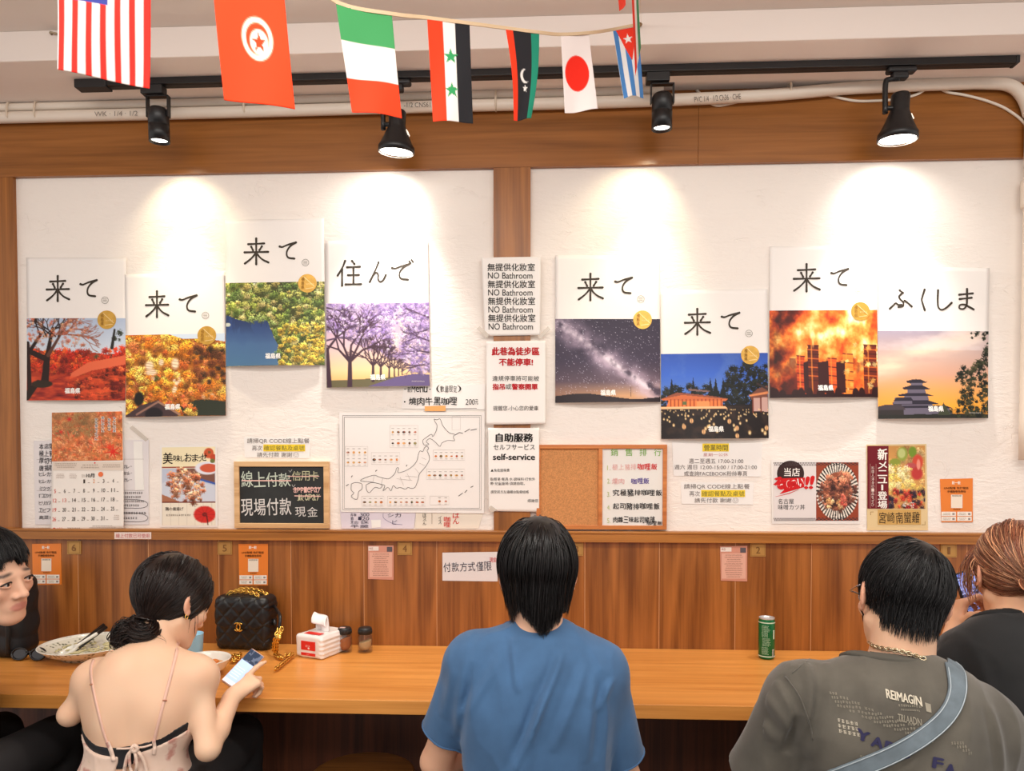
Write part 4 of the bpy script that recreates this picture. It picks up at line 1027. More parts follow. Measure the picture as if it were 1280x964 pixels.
# ---------------------------------------------------------------- food posters
def pic_chicken():
    C = Canvas(80, 124, .65, c=(236, 226, 208), seed=31)
    C.mix((C.v < .26) * 1.0, (244, 230, 190)); C.mix(((C.v > .245) & (C.v < .265)) * 1.0, (150, 60, 40)); C.mix(((C.v > .27) & (C.v < .70)) * 1.0, (190, 196, 214))
    C.poly([(.45, .27), (1, .27), (1, .46), (.6, .38)], (126, 84, 70)); C.ell(.85, .27, .25, .09, (226, 226, 236)); C.ell(.88, .27, .18, .06, (206, 90, 60)); C.poly([(0, .46), (.3, .36), (1, .50), (1, .70), (0, .70)], (206, 210, 222)); C.line((.55, .38), (1, .47), .012, .012, (60, 90, 170)); C.poly([(0, .60), (.35, .70), (0, .70)], (170, 110, 80))
    rg = lambda x, y: ((x - .45) / .34) ** 2 + ((y - .49 - (x - .45) * .22) / .20) ** 2 < 1
    C.blobs(120, rg, (.02, .055), [(206, 130, 92), (226, 158, 120), (188, 106, 70), (236, 180, 146), (160, 84, 56)], .6)
    C.mix(((C.v > .695) & (C.v < .715)) * 1.0, (120, 50, 36)); C.mix((C.v > .715) * (((C.u * 40) % 4) < .4) * .5, (206, 194, 176))
    C.ell(.80, .86, .22, .115, (206, 44, 36)); C.ell(.80, .86, .05, .028, (90, 30, 26)); 
    for k in range(10): a = k * PI / 5; C.line((.80, .86), (.80 + .21 * math.cos(a), .86 + .11 * math.sin(a)), .003, .003, (160, 30, 28), .7)
    C.line((.84, .88), (.86, .99), .006, .006, (70, 30, 26))
    C.ell(.88, .08, .10, .07, (206, 90, 50)); C.ell(.97, .14, .07, .05, (190, 70, 40)); C.ell(.95, .18, .05, .03, (110, 116, 60)); C.ell(.89, .07, .03, .02, (120, 90, 50))
    return C
S = Sheet('food_poster', [(200, 557), (271, 556), (272, 659), (200, 659)], 'food poster with fried chicken on a plate and a red paper umbrella', 'poster', off=0.003)
S.print(pic_chicken(), corners=[(202.5, 559.5), (269, 558.5), (269.5, 657), (202.5, 657)])
Mk = S.marks()
for ch, bx in (('美', (204, 566, 216, 580)), ('味', (217, 569, 226, 577)), ('し', (226.5, 570, 230, 577)), ('お', (231, 567, 240, 577)), ('ま', (240.5, 568, 248, 577)), ('っ', (248, 571, 252, 577)), ('せ', (251.5, 567, 259, 576))): Mk.text(ch, bx, (40, 30, 26), bold=.012)
Mk.text('鶏の唐揚げ', (207, 634, 229.5, 638.5), (70, 56, 48), bold=.01); Mk.scribble(206, 642, 240, 646, 1, (120, 104, 92), 2, 1); Mk.build(S.o)

def pic_donburi():
    C = Canvas(84, 104, .78, c=(150, 66, 42), seed=32)
    d = np.hypot((C.u - .39) / .40, (C.v - .5) / .50); a = np.arctan2(C.v - .5, (C.u - .39) * 1.25)
    C.mix((d < .98) * 1.0, (236, 226, 214)); C.mix(((d < .98) & (d > .62) & (np.sin(a * 46) > .1)) * 1.0, (44, 36, 34))
    C.mix((d < .66) * 1.0, (150, 84, 60))
    C.blobs(120, lambda x, y: ((x - .5) / .43) ** 2 + ((y - .52) / .30) ** 2 < 1, (.03, .06), [(96, 56, 48), (130, 78, 60), (176, 110, 84), (70, 44, 42)], .5)
    C.blobs(40, lambda x, y: ((x - .5) / .35) ** 2 + ((y - .28) / .10) ** 2 < 1, (.03, .06), [(226, 134, 100), (236, 156, 120)], .4)
    C.blobs(60, lambda x, y: ((x - .42) / .25) ** 2 + ((y - .70) / .12) ** 2 < 1, (.02, .05), [(236, 170, 110), (226, 140, 90), (244, 196, 140)], .4)
    C.blobs(30, lambda x, y: ((x - .66) / .12) ** 2 + ((y - .62) / .16) ** 2 < 1, (.03, .05), [(222, 110, 90), (206, 84, 70)], .4)
    C.mix((C.v < .055) * (np.sin(C.u * 90) * np.sin(C.v * 150) > 0), (60, 50, 50)); C.mix((C.v > .945) * (np.sin(C.u * 90) * np.sin(C.v * 150) > 0), (60, 50, 50))
    return C
S = Sheet('food_poster', [(964, 575), (1076, 575), (1075, 655), (965, 655)], 'wide food poster of a rice bowl with big red brushed letters, laminated', 'poster', lam, off=0.003)
Mk = S.marks(); Mk.rect(967, 578, 1020, 651, (226, 218, 216), 1)
for x0 in range(0, 26):
    for yy in (578, 582.3 - 1.9, 647.5, 649.4): Mk.rect(967 + 2.04 * x0 + (1 if yy in (580.4, 649.4) else 0), yy, 968.1 + 2.04 * x0 + (1 if yy in (580.4, 649.4) else 0), yy + 1.7, (84, 70, 72), 2)
Mk.disc(988, 592, 17, 16, (58, 38, 38), 2); Mk.text('当店', (980, 585, 999.5, 595.5), (240, 232, 226), bold=.01, lay=4)
for ch, bx, r in (('そ', (968, 597, 979, 612), -12), ('て', (977, 599, 986, 612), -8), ('つ', (985, 602, 994, 612), -6), ('い', (993, 601, 1004, 611), -4)): Mk.text(ch, bx, (206, 30, 34), bold=.06, rot=r, lay=6)
Mk.poly([(968, 604), (978, 598), (1006, 597), (1005, 609), (974, 618), (980, 612)], (206, 30, 34), 3); Mk.text('そてつい', (971, 599, 1004, 611), (240, 226, 222), bold=.02, rot=-8, lay=5)
Mk.text('!', (1007, 596, 1010, 611), (206, 30, 34), bold=.05, rot=10, lay=4); Mk.text('!', (1013, 595, 1016, 611), (206, 30, 34), bold=.05, rot=10, lay=4); Mk.line([(969, 621), (986, 617), (998, 612)], [.3, 1, .3], (206, 30, 34), 4)
Mk.text('名古屋', (972.5, 623.5, 992, 630), (50, 44, 44), bold=.004); Mk.text('味噌カツ丼', (972.5, 630.8, 1006, 637.4), (50, 44, 44), bold=.004); Mk.build(S.o)
S.print(pic_donburi(), corners=[(1020, 578), (1073, 578), (1073, 651), (1020, 651)])

def pic_newmenu():
    C = Canvas(78, 122, .59, c=(206, 150, 84), seed=33)
    C.blobs(60, lambda x, y: True, (.04, .09), [(214, 170, 110), (190, 140, 84), (226, 190, 130)], .3)
    for (x, y, a, b_, c) in [(.38, .13, .17, .13, (150, 166, 70)), (.36, .12, .12, .09, (196, 204, 130)), (.66, .10, .13, .10, (120, 150, 50)), (.18, .26, .18, .07, (140, 150, 60)), (.80, .26, .17, .14, (214, 80, 60)), (.62, .34, .2, .08, (190, 84, 84)), (.78, .44, .18, .12, (190, 60, 56)), (.82, .30, .06, .10, (236, 150, 130))]: C.ell(x, y, a, b_, c, .3)
    C.blobs(90, lambda x, y: y > .36 and y < .72 and x < .45 + y * .35 and y > .30 + .0 * x, (.04, .08), [(240, 206, 110), (248, 222, 140), (232, 190, 90), (252, 232, 170)], .25)
    C.blobs(26, lambda x, y: x > .6 and .62 < y < .8, (.04, .08), [(232, 190, 90), (240, 206, 110)], .25)
    C.blobs(50, lambda x, y: y > .72, (.03, .07), [(206, 64, 44), (226, 96, 60), (70, 44, 50), (44, 36, 50), (150, 40, 40)], .5)
    for k in range(24): C.ell(C.r.uniform(.4, .7), C.r.uniform(.9, .98), .016, .008, (230, 220, 210))
    return C
S = Sheet('food_poster', [(1083, 556), (1158, 555), (1160, 663), (1084, 663)], 'tall food poster with white letters on maroon beside fruit and yellow sauce', 'poster', mat('tan_card', (226, 200, 150), .5), off=0.003)
Mk = S.marks(); Mk.rect(1084, 557.5, 1110.5, 636, (112, 28, 38), 1)
for ch, y0, y1 in (('新', 561, 575), ('メ', 577, 586), ('ニ', 588, 595), ('ュ', 597, 604), ('|', 606, 613), ('登', 614.5, 624.5), ('場', 626, 635.5)):
    Mk.text(ch, (1097 if ch != '|' else 1101.5, y0, 1108.5 if ch != '|' else 1103.5, y1), (244, 238, 230), bold=.02, lay=3)
for k, ch in enumerate('料理人渾身の一品をぜひ'): Mk.text(ch, (1089, 583 + k * 4.6, 1092.5, 587 + k * 4.6), (226, 206, 196), lay=3)
for x in (1087.6, 1094.8): Mk.line([(x, 580), (x, 635)], .4, (196, 150, 140), 2)
Mk.rect(1097, 637, 1151, 656, (206, 164, 96), 1); Mk.text('宮崎南蠻雞', (1098, 640, 1150, 654), (50, 36, 28), lay=3, jit=.04)
for (x, y, sx, sy) in ((1088, 640, 1, 1), (1156, 656, -1, -1)): Mk.line([(x, y + 4 * sy), (x, y), (x + 4 * sx, y)], .6, (150, 110, 60), 2)
Mk.build(S.o); S.print(pic_newmenu(), corners=[(1110.5, 557.5), (1156, 557), (1156.5, 636), (1110.5, 636)])

# ---------------------------------------------------------------- handwritten menu sheets and the calendar
glossy = mat('laminated_menu', (226, 219, 219), .2, spec=.5)
S = Sheet('menu_sheet', [(42, 551), (186, 550), (186, 656), (44, 656)], 'laminated handwritten menu sheet mostly hidden behind the autumn calendar', 'menu', glossy, off=0.003)
Mk = S.marks()
for k, t in enumerate(('本店限', '極上豬', '厚切牛', '唐揚咖', 'ヒレカツ', 'ヒレカツ', 'ミックス', '「コロッケ」', 'ヒリカツ丼', 'エビフラ', '高菜ポ')):
    yy = 554.5 + k * 9.0; big = 9 if k < 4 else 6
    Mk.text(t, (49, yy, 68, yy + big * .8), (56, 52, 58), bold=.006, jit=.05)
Mk.line([(46, 574.5), (180, 574)], .4, (170, 160, 156), 1); Mk.line([(46, 613.5), (180, 613)], .4, (170, 160, 156), 1)
for k, t in enumerate(('カレー', '唐カレー', 'カレー')): Mk.text(t, (155, 581 + k * 8.4, 166, 585.5 + k * 8.4), (60, 56, 60), jit=.05)
for k in range(4): Mk.scribble(154, 614 + k * 5.2, 182, 618.6 + k * 5.2, 1, (70, 64, 66), 2, 1, left=True, dash=.8)
Mk.scribble(154, 639, 184, 644, 1, (70, 64, 66), 2, 1, left=True); Mk.scribble(154, 645.5, 180, 650, 1, (70, 64, 66), 2, 1, left=True)
for y in (630, 647): Mk.line(catmull([(150, y - 6), (175, y - 5), (185, y), (178, y + 5), (150, y + 5)], 5), .6, (90, 84, 84), 2)
Mk.build(S.o)
tape(S, [(167, 551.5), (178, 552), (180, 613), (169, 613)], 0.0009, mat('white_tape', (240, 236, 230), .5), 'cover_strip')
tape(S, [(162, 535), (166, 532), (186, 549), (182, 552)])
def pic_maple():
    C = Canvas(120, 84, 1.45, c=(206, 120, 70), seed=41)
    C.blobs(420, lambda x, y: True, (.03, .08), [(226, 116, 66), (214, 92, 56), (196, 124, 70), (170, 110, 70), (232, 140, 90), (240, 160, 110)], .3, .7)
    C.blobs(120, lambda x, y: y < .45 and x < .6, (.04, .09), [(150, 120, 76), (176, 120, 74), (190, 130, 84)], .2, .6)
    for k in range(150): x, y = C.r.rand(), .35 + .6 * C.r.rand(); a = C.r.rand() * 6; C.line((x, y), (x + .04 * math.cos(a), y + .05 * math.sin(a)), .008, .003, [(240, 140, 90), (250, 176, 130), (214, 70, 44)][k % 3])
    for (x, y, r_, c) in [(.25, .14, .06, (206, 40, 40)), (.13, .40, .06, (214, 60, 44)), (.86, .82, .15, (220, 48, 30)), (.82, .72, .10, (230, 70, 40))]:
        for k in range(7): a = k * 2 * PI / 7 + .3; C.line((x, y), (x + r_ * .7 * math.cos(a), y + r_ * math.sin(a)), r_ * .16, .004, c)
    C.line((.50, .04), (.36, .42), .006, .008, (140, 90, 60))
    return C
S = Sheet('wall_calendar', [(65, 516), (153, 514), (157, 660), (66, 665)], 'wall calendar with an orange maple picture above a month grid', 'calendar', mat('calendar_paper', (238, 230, 222), .5), off=0.010, bulge=lambda u, v: 0.012 * v * v + 0.0008)
S.print(pic_maple(), corners=[(65.2, 516), (153, 514.3), (154.3, 575.5), (65.5, 577)])
Mk = S.marks(); CK = (70, 60, 56)
for k, (x, t) in enumerate(((143.5, 'もみじの葉'), (137, '秋を彩る'), (129, '風にゆられ'), (121, '手を振るように'))):
    for i, ch in enumerate(t): Mk.text(ch, (x - 1.9, 521 + (k % 2) * 2 + i * 4.0, x + 1.9, 524.4 + (k % 2) * 2 + i * 4.0), (250, 244, 238), bold=.05, lay=2); Mk.text(ch, (x - 1.5, 521.2 + (k % 2) * 2 + i * 4.0, x + 1.5, 524 + (k % 2) * 2 + i * 4.0), (40, 34, 32), bold=.01, lay=3)
Mk.rect(67, 577.5, 155, 588, (222, 206, 192), 1); Mk.scribble(68, 578.5, 99, 585.5, 3, (150, 130, 116), 2, 1); Mk.scribble(102, 580, 126, 586, 2, (150, 130, 116), 2, 1); Mk.scribble(129, 580, 152, 585, 2, (150, 130, 116), 2, 1); Mk.disc(119.5, 578.8, 1, 1, (214, 60, 60), 2, 10)
Mk.text('10月', (109, 592, 119, 597), (40, 34, 32), bold=.02); Mk.disc(127, 593, 3.2, 3.2, (232, 120, 74), 2, 12); Mk.scribble(71, 592, 82, 598.5, 4, (170, 150, 140), 2, 1); Mk.scribble(87, 592, 98, 598.5, 4, (170, 150, 140), 2, 1); Mk.scribble(103, 593, 108, 597, 2, (140, 120, 110), 2, 1)
day = 1
for row in range(5):
    for col in range(7):
        if row == 0 and col < 3: continue
        if day > 31: break
        x = 70.5 + col * 12.05; y = 602.5 + row * 11.6 - col * .25
        c = (214, 90, 80) if col == 0 or day in (2, 13) and False else CK
        if day == 2: c = (222, 140, 60)
        if day == 13: c = (214, 120, 110)
        Mk.text(str(day), (x - (1 if day < 10 else 2.2), y - 2.4, x + (1 if day < 10 else 2.2), y + 2.4), c, bold=.006); Mk.rect(x + 4.5, y + 1.4, x + 7, y + 2, (150, 136, 126), 2); day += 1
Mk.scribble(144, 643, 152, 650, 3, (170, 150, 140), 2, 1); Mk.disc(71, 661, 2, 1.8, (206, 60, 54), 2, 12); Mk.text('大安日', (74, 659, 81, 662.4), (206, 80, 70)); Mk.scribble(85, 658.5, 106, 661.5, 1, (120, 104, 96), 2, 1); Mk.scribble(114, 656, 148, 660.5, 2, (150, 136, 126), 2, 1)
Mk.build(S.o)

# ---------------------------------------------------------------- cards on the wood
orange = mat('orange_card', (232, 128, 40), .4)
def order_card(c, label, off, grp='orange ordering cards'):
    S = Sheet('order_card', c, label, 'card', orange, off=off, group=grp)
    (x0, y0), (x1, _), (_, y1), _2 = c; w_, h_ = x1 - x0, y1 - y0
    f = lambda a, b_: (x0 + w_ * a, y0 + h_ * b_)
    Mk = S.marks(); W_ = (246, 236, 222)
    def rc(a, b_, c_, d, col, lay=1): Mk.rect(*f(a, b_), *f(c_, d), col, lay)
    def tx(t, a, b_, c_, d, col, **k): Mk.text(t, (*f(a, b_), *f(c_, d)), col, **k)
    tx('肚一肚', .36, .05, .62, .12, W_, bold=.03); tx('LINE點餐 免打電話', .12, .18, .86, .235, (92, 52, 20), bold=.012); tx('手機點餐免等待', .22, .26, .78, .315, (92, 52, 20), bold=.012)
    rc(.33, .36, .68, .67, (240, 226, 208)); tx('掃碼點餐', .36, .37, .65, .405, (110, 90, 70)); tx('點餐教學', .40, .685, .62, .72, (110, 60, 24))
    for (a, b_) in ((.04, .755), (.52, .755), (.04, .87), (.52, .87)): rc(a, b_, a + .44, b_ + .10, (244, 234, 222)); Mk.scribble(*f(a + .04, b_ + .02), *f(a + .28, b_ + .085), 2, (130, 110, 96), 2, 1); rc(a + .33, b_ + .03, a + .40, b_ + .075, (150, 140, 136), 2)
    Mk.build(S.o, 'print')
order_card([(1175, 599), (1216, 598), (1216, 653), (1177, 653)], 'orange ordering card on the white wall beside the maroon food poster', 0.003)
order_card([(40, 680), (76, 679.5), (77, 731), (41, 731.5)], 'orange ordering card on the wood panel left of number plate 6', 0.0135)
order_card([(298, 680), (335, 680), (335, 732), (299, 732)], 'orange ordering card on the wood panel above the black handbag', 0.0135)
pink = mat('pink_sleeve', (214, 150, 128), .25, spec=.5)
def pink_card(c, label):
    S = Sheet('info_card', c, label, 'card', pink, off=0.0150, thick=0.0015, group='pink cards in clear sleeves')
    (x0, y0), (x1, _), (_, y1), _2 = c; w_, h_ = x1 - x0, y1 - y0; Mk = S.marks()
    Mk.rect(x0 + w_ * .02, y0 + h_ * .03, x0 + w_ * .42, y0 + h_ * .15, (238, 226, 216), 1); Mk.text('本店', (x0 + w_ * .05, y0 + h_ * .05, x0 + w_ * .2, y0 + h_ * .12), (150, 70, 60)); Mk.rect(x0 + w_ * .74, y0 + h_ * .04, x0 + w_ * .95, y0 + h_ * .18, (96, 90, 96), 1)
    Mk.rect(x0 + w_ * .06, y0 + h_ * .20, x1 - w_ * .06, y1 - h_ * .08, (226, 176, 156), 1)
    Mk.scribble(x0 + w_ * .12, y0 + h_ * .22, x1 - w_ * .12, y1 - h_ * .10, 11, (120, 62, 54), 2, .9, .45); Mk.build(S.o, 'print')
pink_card([(460, 682), (492, 682), (492, 725), (460, 724)], 'pink card in a clear sleeve left of number plate 4')
pink_card([(900, 683), (934, 682.5), (934, 727), (901, 726)], 'pink card in a clear sleeve left of number plate 2')
brass = mat('brass_plate', (188, 142, 76), .4, metal=.25)
brass_d = mat('brass_number', (128, 84, 34), .45)
for n_, x0, y0, x1, y1 in (('6', 84, 676.5, 101, 693), ('5', 272, 677, 290, 693.5), ('4', 497, 677.5, 515, 694), ('3', 712, 678.5, 729, 695), ('2', 938, 679.5, 957, 696), ('1', 1176, 680, 1196, 697)):
    S = Sheet('number_plate', [(x0, y0), (x1, y0), (x1, y1), (x0, y1)], {'3': 'square brass table number plate partly hidden behind the black-haired head of the man in blue'}.get(n_, 'square brass table number plate marked ' + n_ + ' on the wood panel'), 'number plate', brass, off=0.0155, thick=0.003, group='table number plates')
    Mk = S.marks(); Mk.text(n_, ((x0 + x1) / 2 - (2.6 if n_ != '1' else 1.6), y0 + 4.2, (x0 + x1) / 2 + (2.6 if n_ != '1' else 1.6), y1 - 4), brass_d, bold=.01)
    Mk.line([(x0 + 1.2, y0 + 1.2), (x1 - 1.2, y0 + 1.2), (x1 - 1.2, y1 - 1.2), (x0 + 1.2, y1 - 1.2), (x0 + 1.2, y0 + 1.2)], .5, (150, 104, 50), 1); Mk.build(S.o, 'number')
S = Sheet('payment_sign', [(553, 691), (622, 690), (622, 727), (553, 726)], 'white handwritten payment sign in a clear sleeve, left of the man in blue', 'sign', mat('sleeved_white', (228, 222, 222), .25, spec=.5), off=0.0145, thick=.0015)
Mk = S.marks()
for k, ch in enumerate('付款方式僅限'): Mk.text(ch, (554.5 + k * 10.2, 703.5 - k * .3, 563.5 + k * 10.2, 715 - k * .3), (58, 54, 70), rot=-3)
Mk.text('現', (612, 697, 616.5, 703), (206, 80, 84)); Mk.text('金', (616.5, 696.5, 621, 702.5), (206, 80, 84)); Mk.build(S.o)
S = Sheet('paper_slip', [(143, 665.5), (189, 665.5), (189, 674), (143, 674)], 'small pinkish paper slip with red lettering stuck on the ledge front', 'slip', mat('pale_pink_paper', (238, 218, 208), .5), off=0.0372)
Mk = S.marks(); Mk.text('線上付款已可使用', (145, 667, 187, 672.6), (206, 120, 120)); Mk.build(S.o)
# ================================================================ solids grown from a distance field
def norm(v): v = np.array(v, float); return v / (np.linalg.norm(v) + 1e-12)
class SDF:
    def __init__(s, lo, hi, h):
        s.lo = np.array(lo, float); s.h = h
        s.n = np.ceil((np.array(hi) - s.lo) / h).astype(int) + 1
        s.D = np.full(tuple(s.n), 1.0, np.float32)
    def win(s, lo, hi):
        a = np.clip(np.floor((lo - s.lo) / s.h).astype(int), 0, s.n - 1); b = np.clip(np.ceil((hi - s.lo) / s.h).astype(int) + 1, 1, s.n)
        if np.any(b <= a): return None
        sl = tuple(slice(x, y) for x, y in zip(a, b))
        X = [(s.lo[i] + s.h * np.arange(a[i], b[i])).astype(np.float32) for i in range(3)]
        return sl, X[0][:, None, None], X[1][None, :, None], X[2][None, None, :]
    def merge(s, sl, d, k):
        D = s.D[sl]
        if k <= 0: s.D[sl] = np.minimum(D, d); return
        h = np.clip(0.5 + 0.5 * (D - d) / k, 0, 1)
        s.D[sl] = D * (1 - h) + d * h - k * h * (1 - h)
    def carve(s, sl, d, k=0.003):
        D = s.D[sl]; e = -d; h = np.clip(0.5 - 0.5 * (D - e) / k, 0, 1)
        s.D[sl] = D * (1 - h) + e * h + k * h * (1 - h)
    def dcap(s, a, b, ra, rb, pad):
        a, b = np.array(a, float), np.array(b, float); r = max(ra, rb) + pad
        w_ = s.win(np.minimum(a, b) - r, np.maximum(a, b) + r)
        if w_ is None: return None
        sl, X, Y, Z = w_; ab = b - a; L = float(ab @ ab) + 1e-12
        t = np.clip(((X - a[0]) * ab[0] + (Y - a[1]) * ab[1] + (Z - a[2]) * ab[2]) / L, 0, 1)
        d = np.sqrt((X - a[0] - t * ab[0]) ** 2 + (Y - a[1] - t * ab[1]) ** 2 + (Z - a[2] - t * ab[2]) ** 2) - (ra + (rb - ra) * t)
        return sl, d
    def dell(s, c, r, R, pad):
        c, r = np.array(c, float), np.array(r, float); R = np.eye(3) if R is None else np.array(R)
        ext = np.abs(R) @ r + pad
        w_ = s.win(c - ext, c + ext)
        if w_ is None: return None
        sl, X, Y, Z = w_
        q = [(R[0, i] * (X - c[0]) + R[1, i] * (Y - c[1]) + R[2, i] * (Z - c[2])) for i in range(3)]
        k0 = np.sqrt((q[0] / r[0]) ** 2 + (q[1] / r[1]) ** 2 + (q[2] / r[2]) ** 2); k1 = np.sqrt((q[0] / r[0] ** 2) ** 2 + (q[1] / r[1] ** 2) ** 2 + (q[2] / r[2] ** 2) ** 2) + 1e-9
        return sl, k0 * (k0 - 1) / k1
    def dbox(s, c, hs, R, rad, pad):
        c = np.array(c, float); R = np.eye(3) if R is None else np.array(R); hs = np.array(hs, float)
        ext = np.abs(R) @ hs + pad + rad
        sl, X, Y, Z = s.win(c - ext, c + ext)
        q = [np.abs(R[0, i] * (X - c[0]) + R[1, i] * (Y - c[1]) + R[2, i] * (Z - c[2])) - (hs[i] - rad) for i in range(3)]
        d = np.sqrt(sum(np.maximum(x, 0) ** 2 for x in q)) + np.minimum(np.maximum(np.maximum(q[0], q[1]), q[2]), 0) - rad
        return sl, d
    def prim(s, p, infl=0.0, only=None):
        t, g = p[0], p[1]
        if only and g not in only: return
        k = p[-1]; pad = k + 3 * s.h + abs(infl)
        if t == 'cap': r = s.dcap(p[2], p[3], p[4] + infl, p[5] + infl, pad)
        elif t == 'ell': r = s.dell(p[2], np.array(p[3]) + infl, p[4], pad)
        if r is not None: s.merge(*r, k)
    def sub(s, p, k=0.004):
        r = s.dcap(p[2], p[3], p[4], p[5], 0.01) if p[0] == 'cap' else s.dell(p[2], p[3], p[4], 0.01)
        if r is not None: s.carve(*r, k)
    def full(s):
        X = [(s.lo[i] + s.h * np.arange(s.n[i])).astype(np.float32) for i in range(3)]
        return X[0][:, None, None], X[1][None, :, None], X[2][None, None, :]
    def cut(s, f):                       # keep only where f < 0
        X, Y, Z = s.full(); s.D = np.maximum(s.D, np.broadcast_to(f(X, Y, Z), s.D.shape)).astype(np.float32)
    def near(s, f, band=0.03):           # push the surface by f(points)
        m = np.abs(s.D) < band; i = np.argwhere(m); p = s.lo + i * s.h
        s.D[m] -= f(p).astype(np.float32)
    def mesh(s):
        D = s.D; nx, ny, nz = D.shape
        ins = D < 0
        c = np.zeros((nx - 1, ny - 1, nz - 1), np.uint8)
        for dx in (0, 1):
            for dy in (0, 1):
                for dz in (0, 1): c += ins[dx:nx - 1 + dx, dy:ny - 1 + dy, dz:nz - 1 + dz]
        act = (c > 0) & (c < 8); idx = np.argwhere(act); N = len(idx)
        lut = np.full(act.shape, -1, np.int32); lut[act] = np.arange(N)
        acc = np.zeros((N, 3)); cnt = np.zeros(N)
        i, j, k = idx.T
        for ax in range(3):
            for o1 in (0, 1):
                for o2 in (0, 1):
                    o = [0, 0, 0]; e = [0, 0, 0]; oth = [a for a in range(3) if a != ax]
                    o[oth[0]] = o1; o[oth[1]] = o2; e = list(o); e[ax] = 1
                    a = D[i + o[0], j + o[1], k + o[2]].astype(float); b = D[i + e[0], j + e[1], k + e[2]].astype(float)
                    m = (a < 0) != (b < 0); t = np.zeros(N); t[m] = a[m] / (a[m] - b[m])
                    p = np.zeros((N, 3)) + o; p[:, ax] += t
                    acc[m] += p[m]; cnt[m] += 1
        V = s.lo + (idx + acc / np.maximum(cnt, 1)[:, None]) * s.h
        Q = []
        for ax in range(3):
            sh = [slice(None)] * 3; sh2 = [slice(None)] * 3; sh[ax] = slice(0, -1); sh2[ax] = slice(1, None)
            a, b = ins[tuple(sh)], ins[tuple(sh2)]
            e = np.argwhere(a != b); o1, o2 = [x for x in range(3) if x != ax]
            e = e[(e[:, o1] > 0) & (e[:, o2] > 0) & (e[:, o1] < s.n[o1] - 1) & (e[:, o2] < s.n[o2] - 1)]
            def at(d1, d2):
                z = e.copy(); z[:, o1] -= d1; z[:, o2] -= d2; return lut[z[:, 0], z[:, 1], z[:, 2]]
            q = np.stack([at(1, 1), at(0, 1), at(0, 0), at(1, 0)], 1)
            fl = a[e[:, 0], e[:, 1], e[:, 2]]
            if ax == 1: fl = ~fl
            q[~fl] = q[~fl][:, ::-1]
            Q.append(q)
        return V, np.concatenate(Q)

def relax(V, Q, it=2, lam=0.5):
    E = np.concatenate([Q[:, [0, 1]], Q[:, [1, 2]], Q[:, [2, 3]], Q[:, [3, 0]]])
    for _ in range(it):
        acc = np.zeros_like(V); cnt = np.zeros(len(V))
        for a, b in ((0, 1), (1, 0)):
            np.add.at(acc, E[:, a], V[E[:, b]]); np.add.at(cnt, E[:, a], 1)
        V = V + lam * (acc / np.maximum(cnt, 1)[:, None] - V)
    return V

def quads(name, V, Q, m, parent=None, cols=None):
    me = bpy.data.meshes.new(name)
    me.vertices.add(len(V)); me.vertices.foreach_set('co', V.astype(np.float32).ravel())
    me.loops.add(Q.size); me.loops.foreach_set('vertex_index', Q.astype(np.int32).ravel())
    me.polygons.add(len(Q)); me.polygons.foreach_set('loop_start', np.arange(0, Q.size, Q.shape[1], dtype=np.int32))
    me.update(calc_edges=True); me.validate()
    me.polygons.foreach_set('use_smooth', np.ones(len(me.polygons), bool))
    if cols is not None:
        c4 = np.ones((len(V), 4), np.float32); c4[:, :3] = np.where(cols <= 0.04045, cols / 12.92, ((np.clip(cols, 0, 1) + 0.055) / 1.055) ** 2.4)
        me.color_attributes.new('Col', 'FLOAT_COLOR', 'POINT').data.foreach_set('color', c4.ravel())
    return link(name, me, m, parent)

def noise3(p, seed=0):
    g = np.random.RandomState(seed).rand(32, 32, 32); f = np.floor(p); i = f.astype(int) % 32; t = p - f; t = t * t * (3 - 2 * t); j = (i + 1) % 32
    def L(a, b, w_): return a + (b - a) * w_
    x0, y0, z0 = i.T; x1, y1, z1 = j.T; a, b, c = t.T
    return L(L(L(g[x0, y0, z0], g[x1, y0, z0], a), L(g[x0, y1, z0], g[x1, y1, z0], a), b), L(L(g[x0, y0, z1], g[x1, y0, z1], a), L(g[x0, y1, z1], g[x1, y1, z1], a), b), c)

# ================================================================ flags on a cord
ORR = (238, 60, 24)
def flag(c, Ys, paint, label, wave=0.006, n=(60, 90), asp=0.667, bend=None):
    C = Canvas(n[0], n[1], asp, seed=3); paint(C)
    nu, nv = n; pts = np.zeros((nv, nu, 3)); a, b_, c_, d = [np.array(x, float) for x in c]
    for j in range(nv):
        v = j / (nv - 1)
        for i in range(nu):
            u = i / (nu - 1); q = (a * (1 - u) + b_ * u) * (1 - v) + (d * (1 - u) + c_ * u) * v
            if bend: q = q + np.array((bend * math.sin(PI * v), 0))
            Y = Ys[0] * (1 - u) + Ys[1] * u
            p = P(q[0], q[1], Y); pts[j, i] = (p.x, p.y + wave * v * math.sin(5 * u + 3 * v + c[0][0]), p.z)
    me = grid_mesh('flag', pts, C.a, thick=(0.0, 0.0006, 0.0))
    # both sides carry the print
    N = nu * nv; col = np.zeros(2 * N * 4, np.float32); me.color_attributes['Col'].data.foreach_get('color', col)
    col = col.reshape(-1, 4); col[N:] = col[:N]; me.color_attributes['Col'].data.foreach_set('color', col.ravel())
    o = link('flag', me, print_mat('flag_cloth', .7)); meta(o, label, 'flag', 'flags hanging on the bunting cord'); return o
def star(C, x, y, r, c, rot=0, sx=1.0):
    pts = []
    for k in range(10): a = -PI / 2 + rot + k * PI / 5; q = r if k % 2 == 0 else r * .40; pts.append((x + q * math.cos(a) * sx / C.asp, y + q * math.sin(a)))
    C.poly(pts, c)
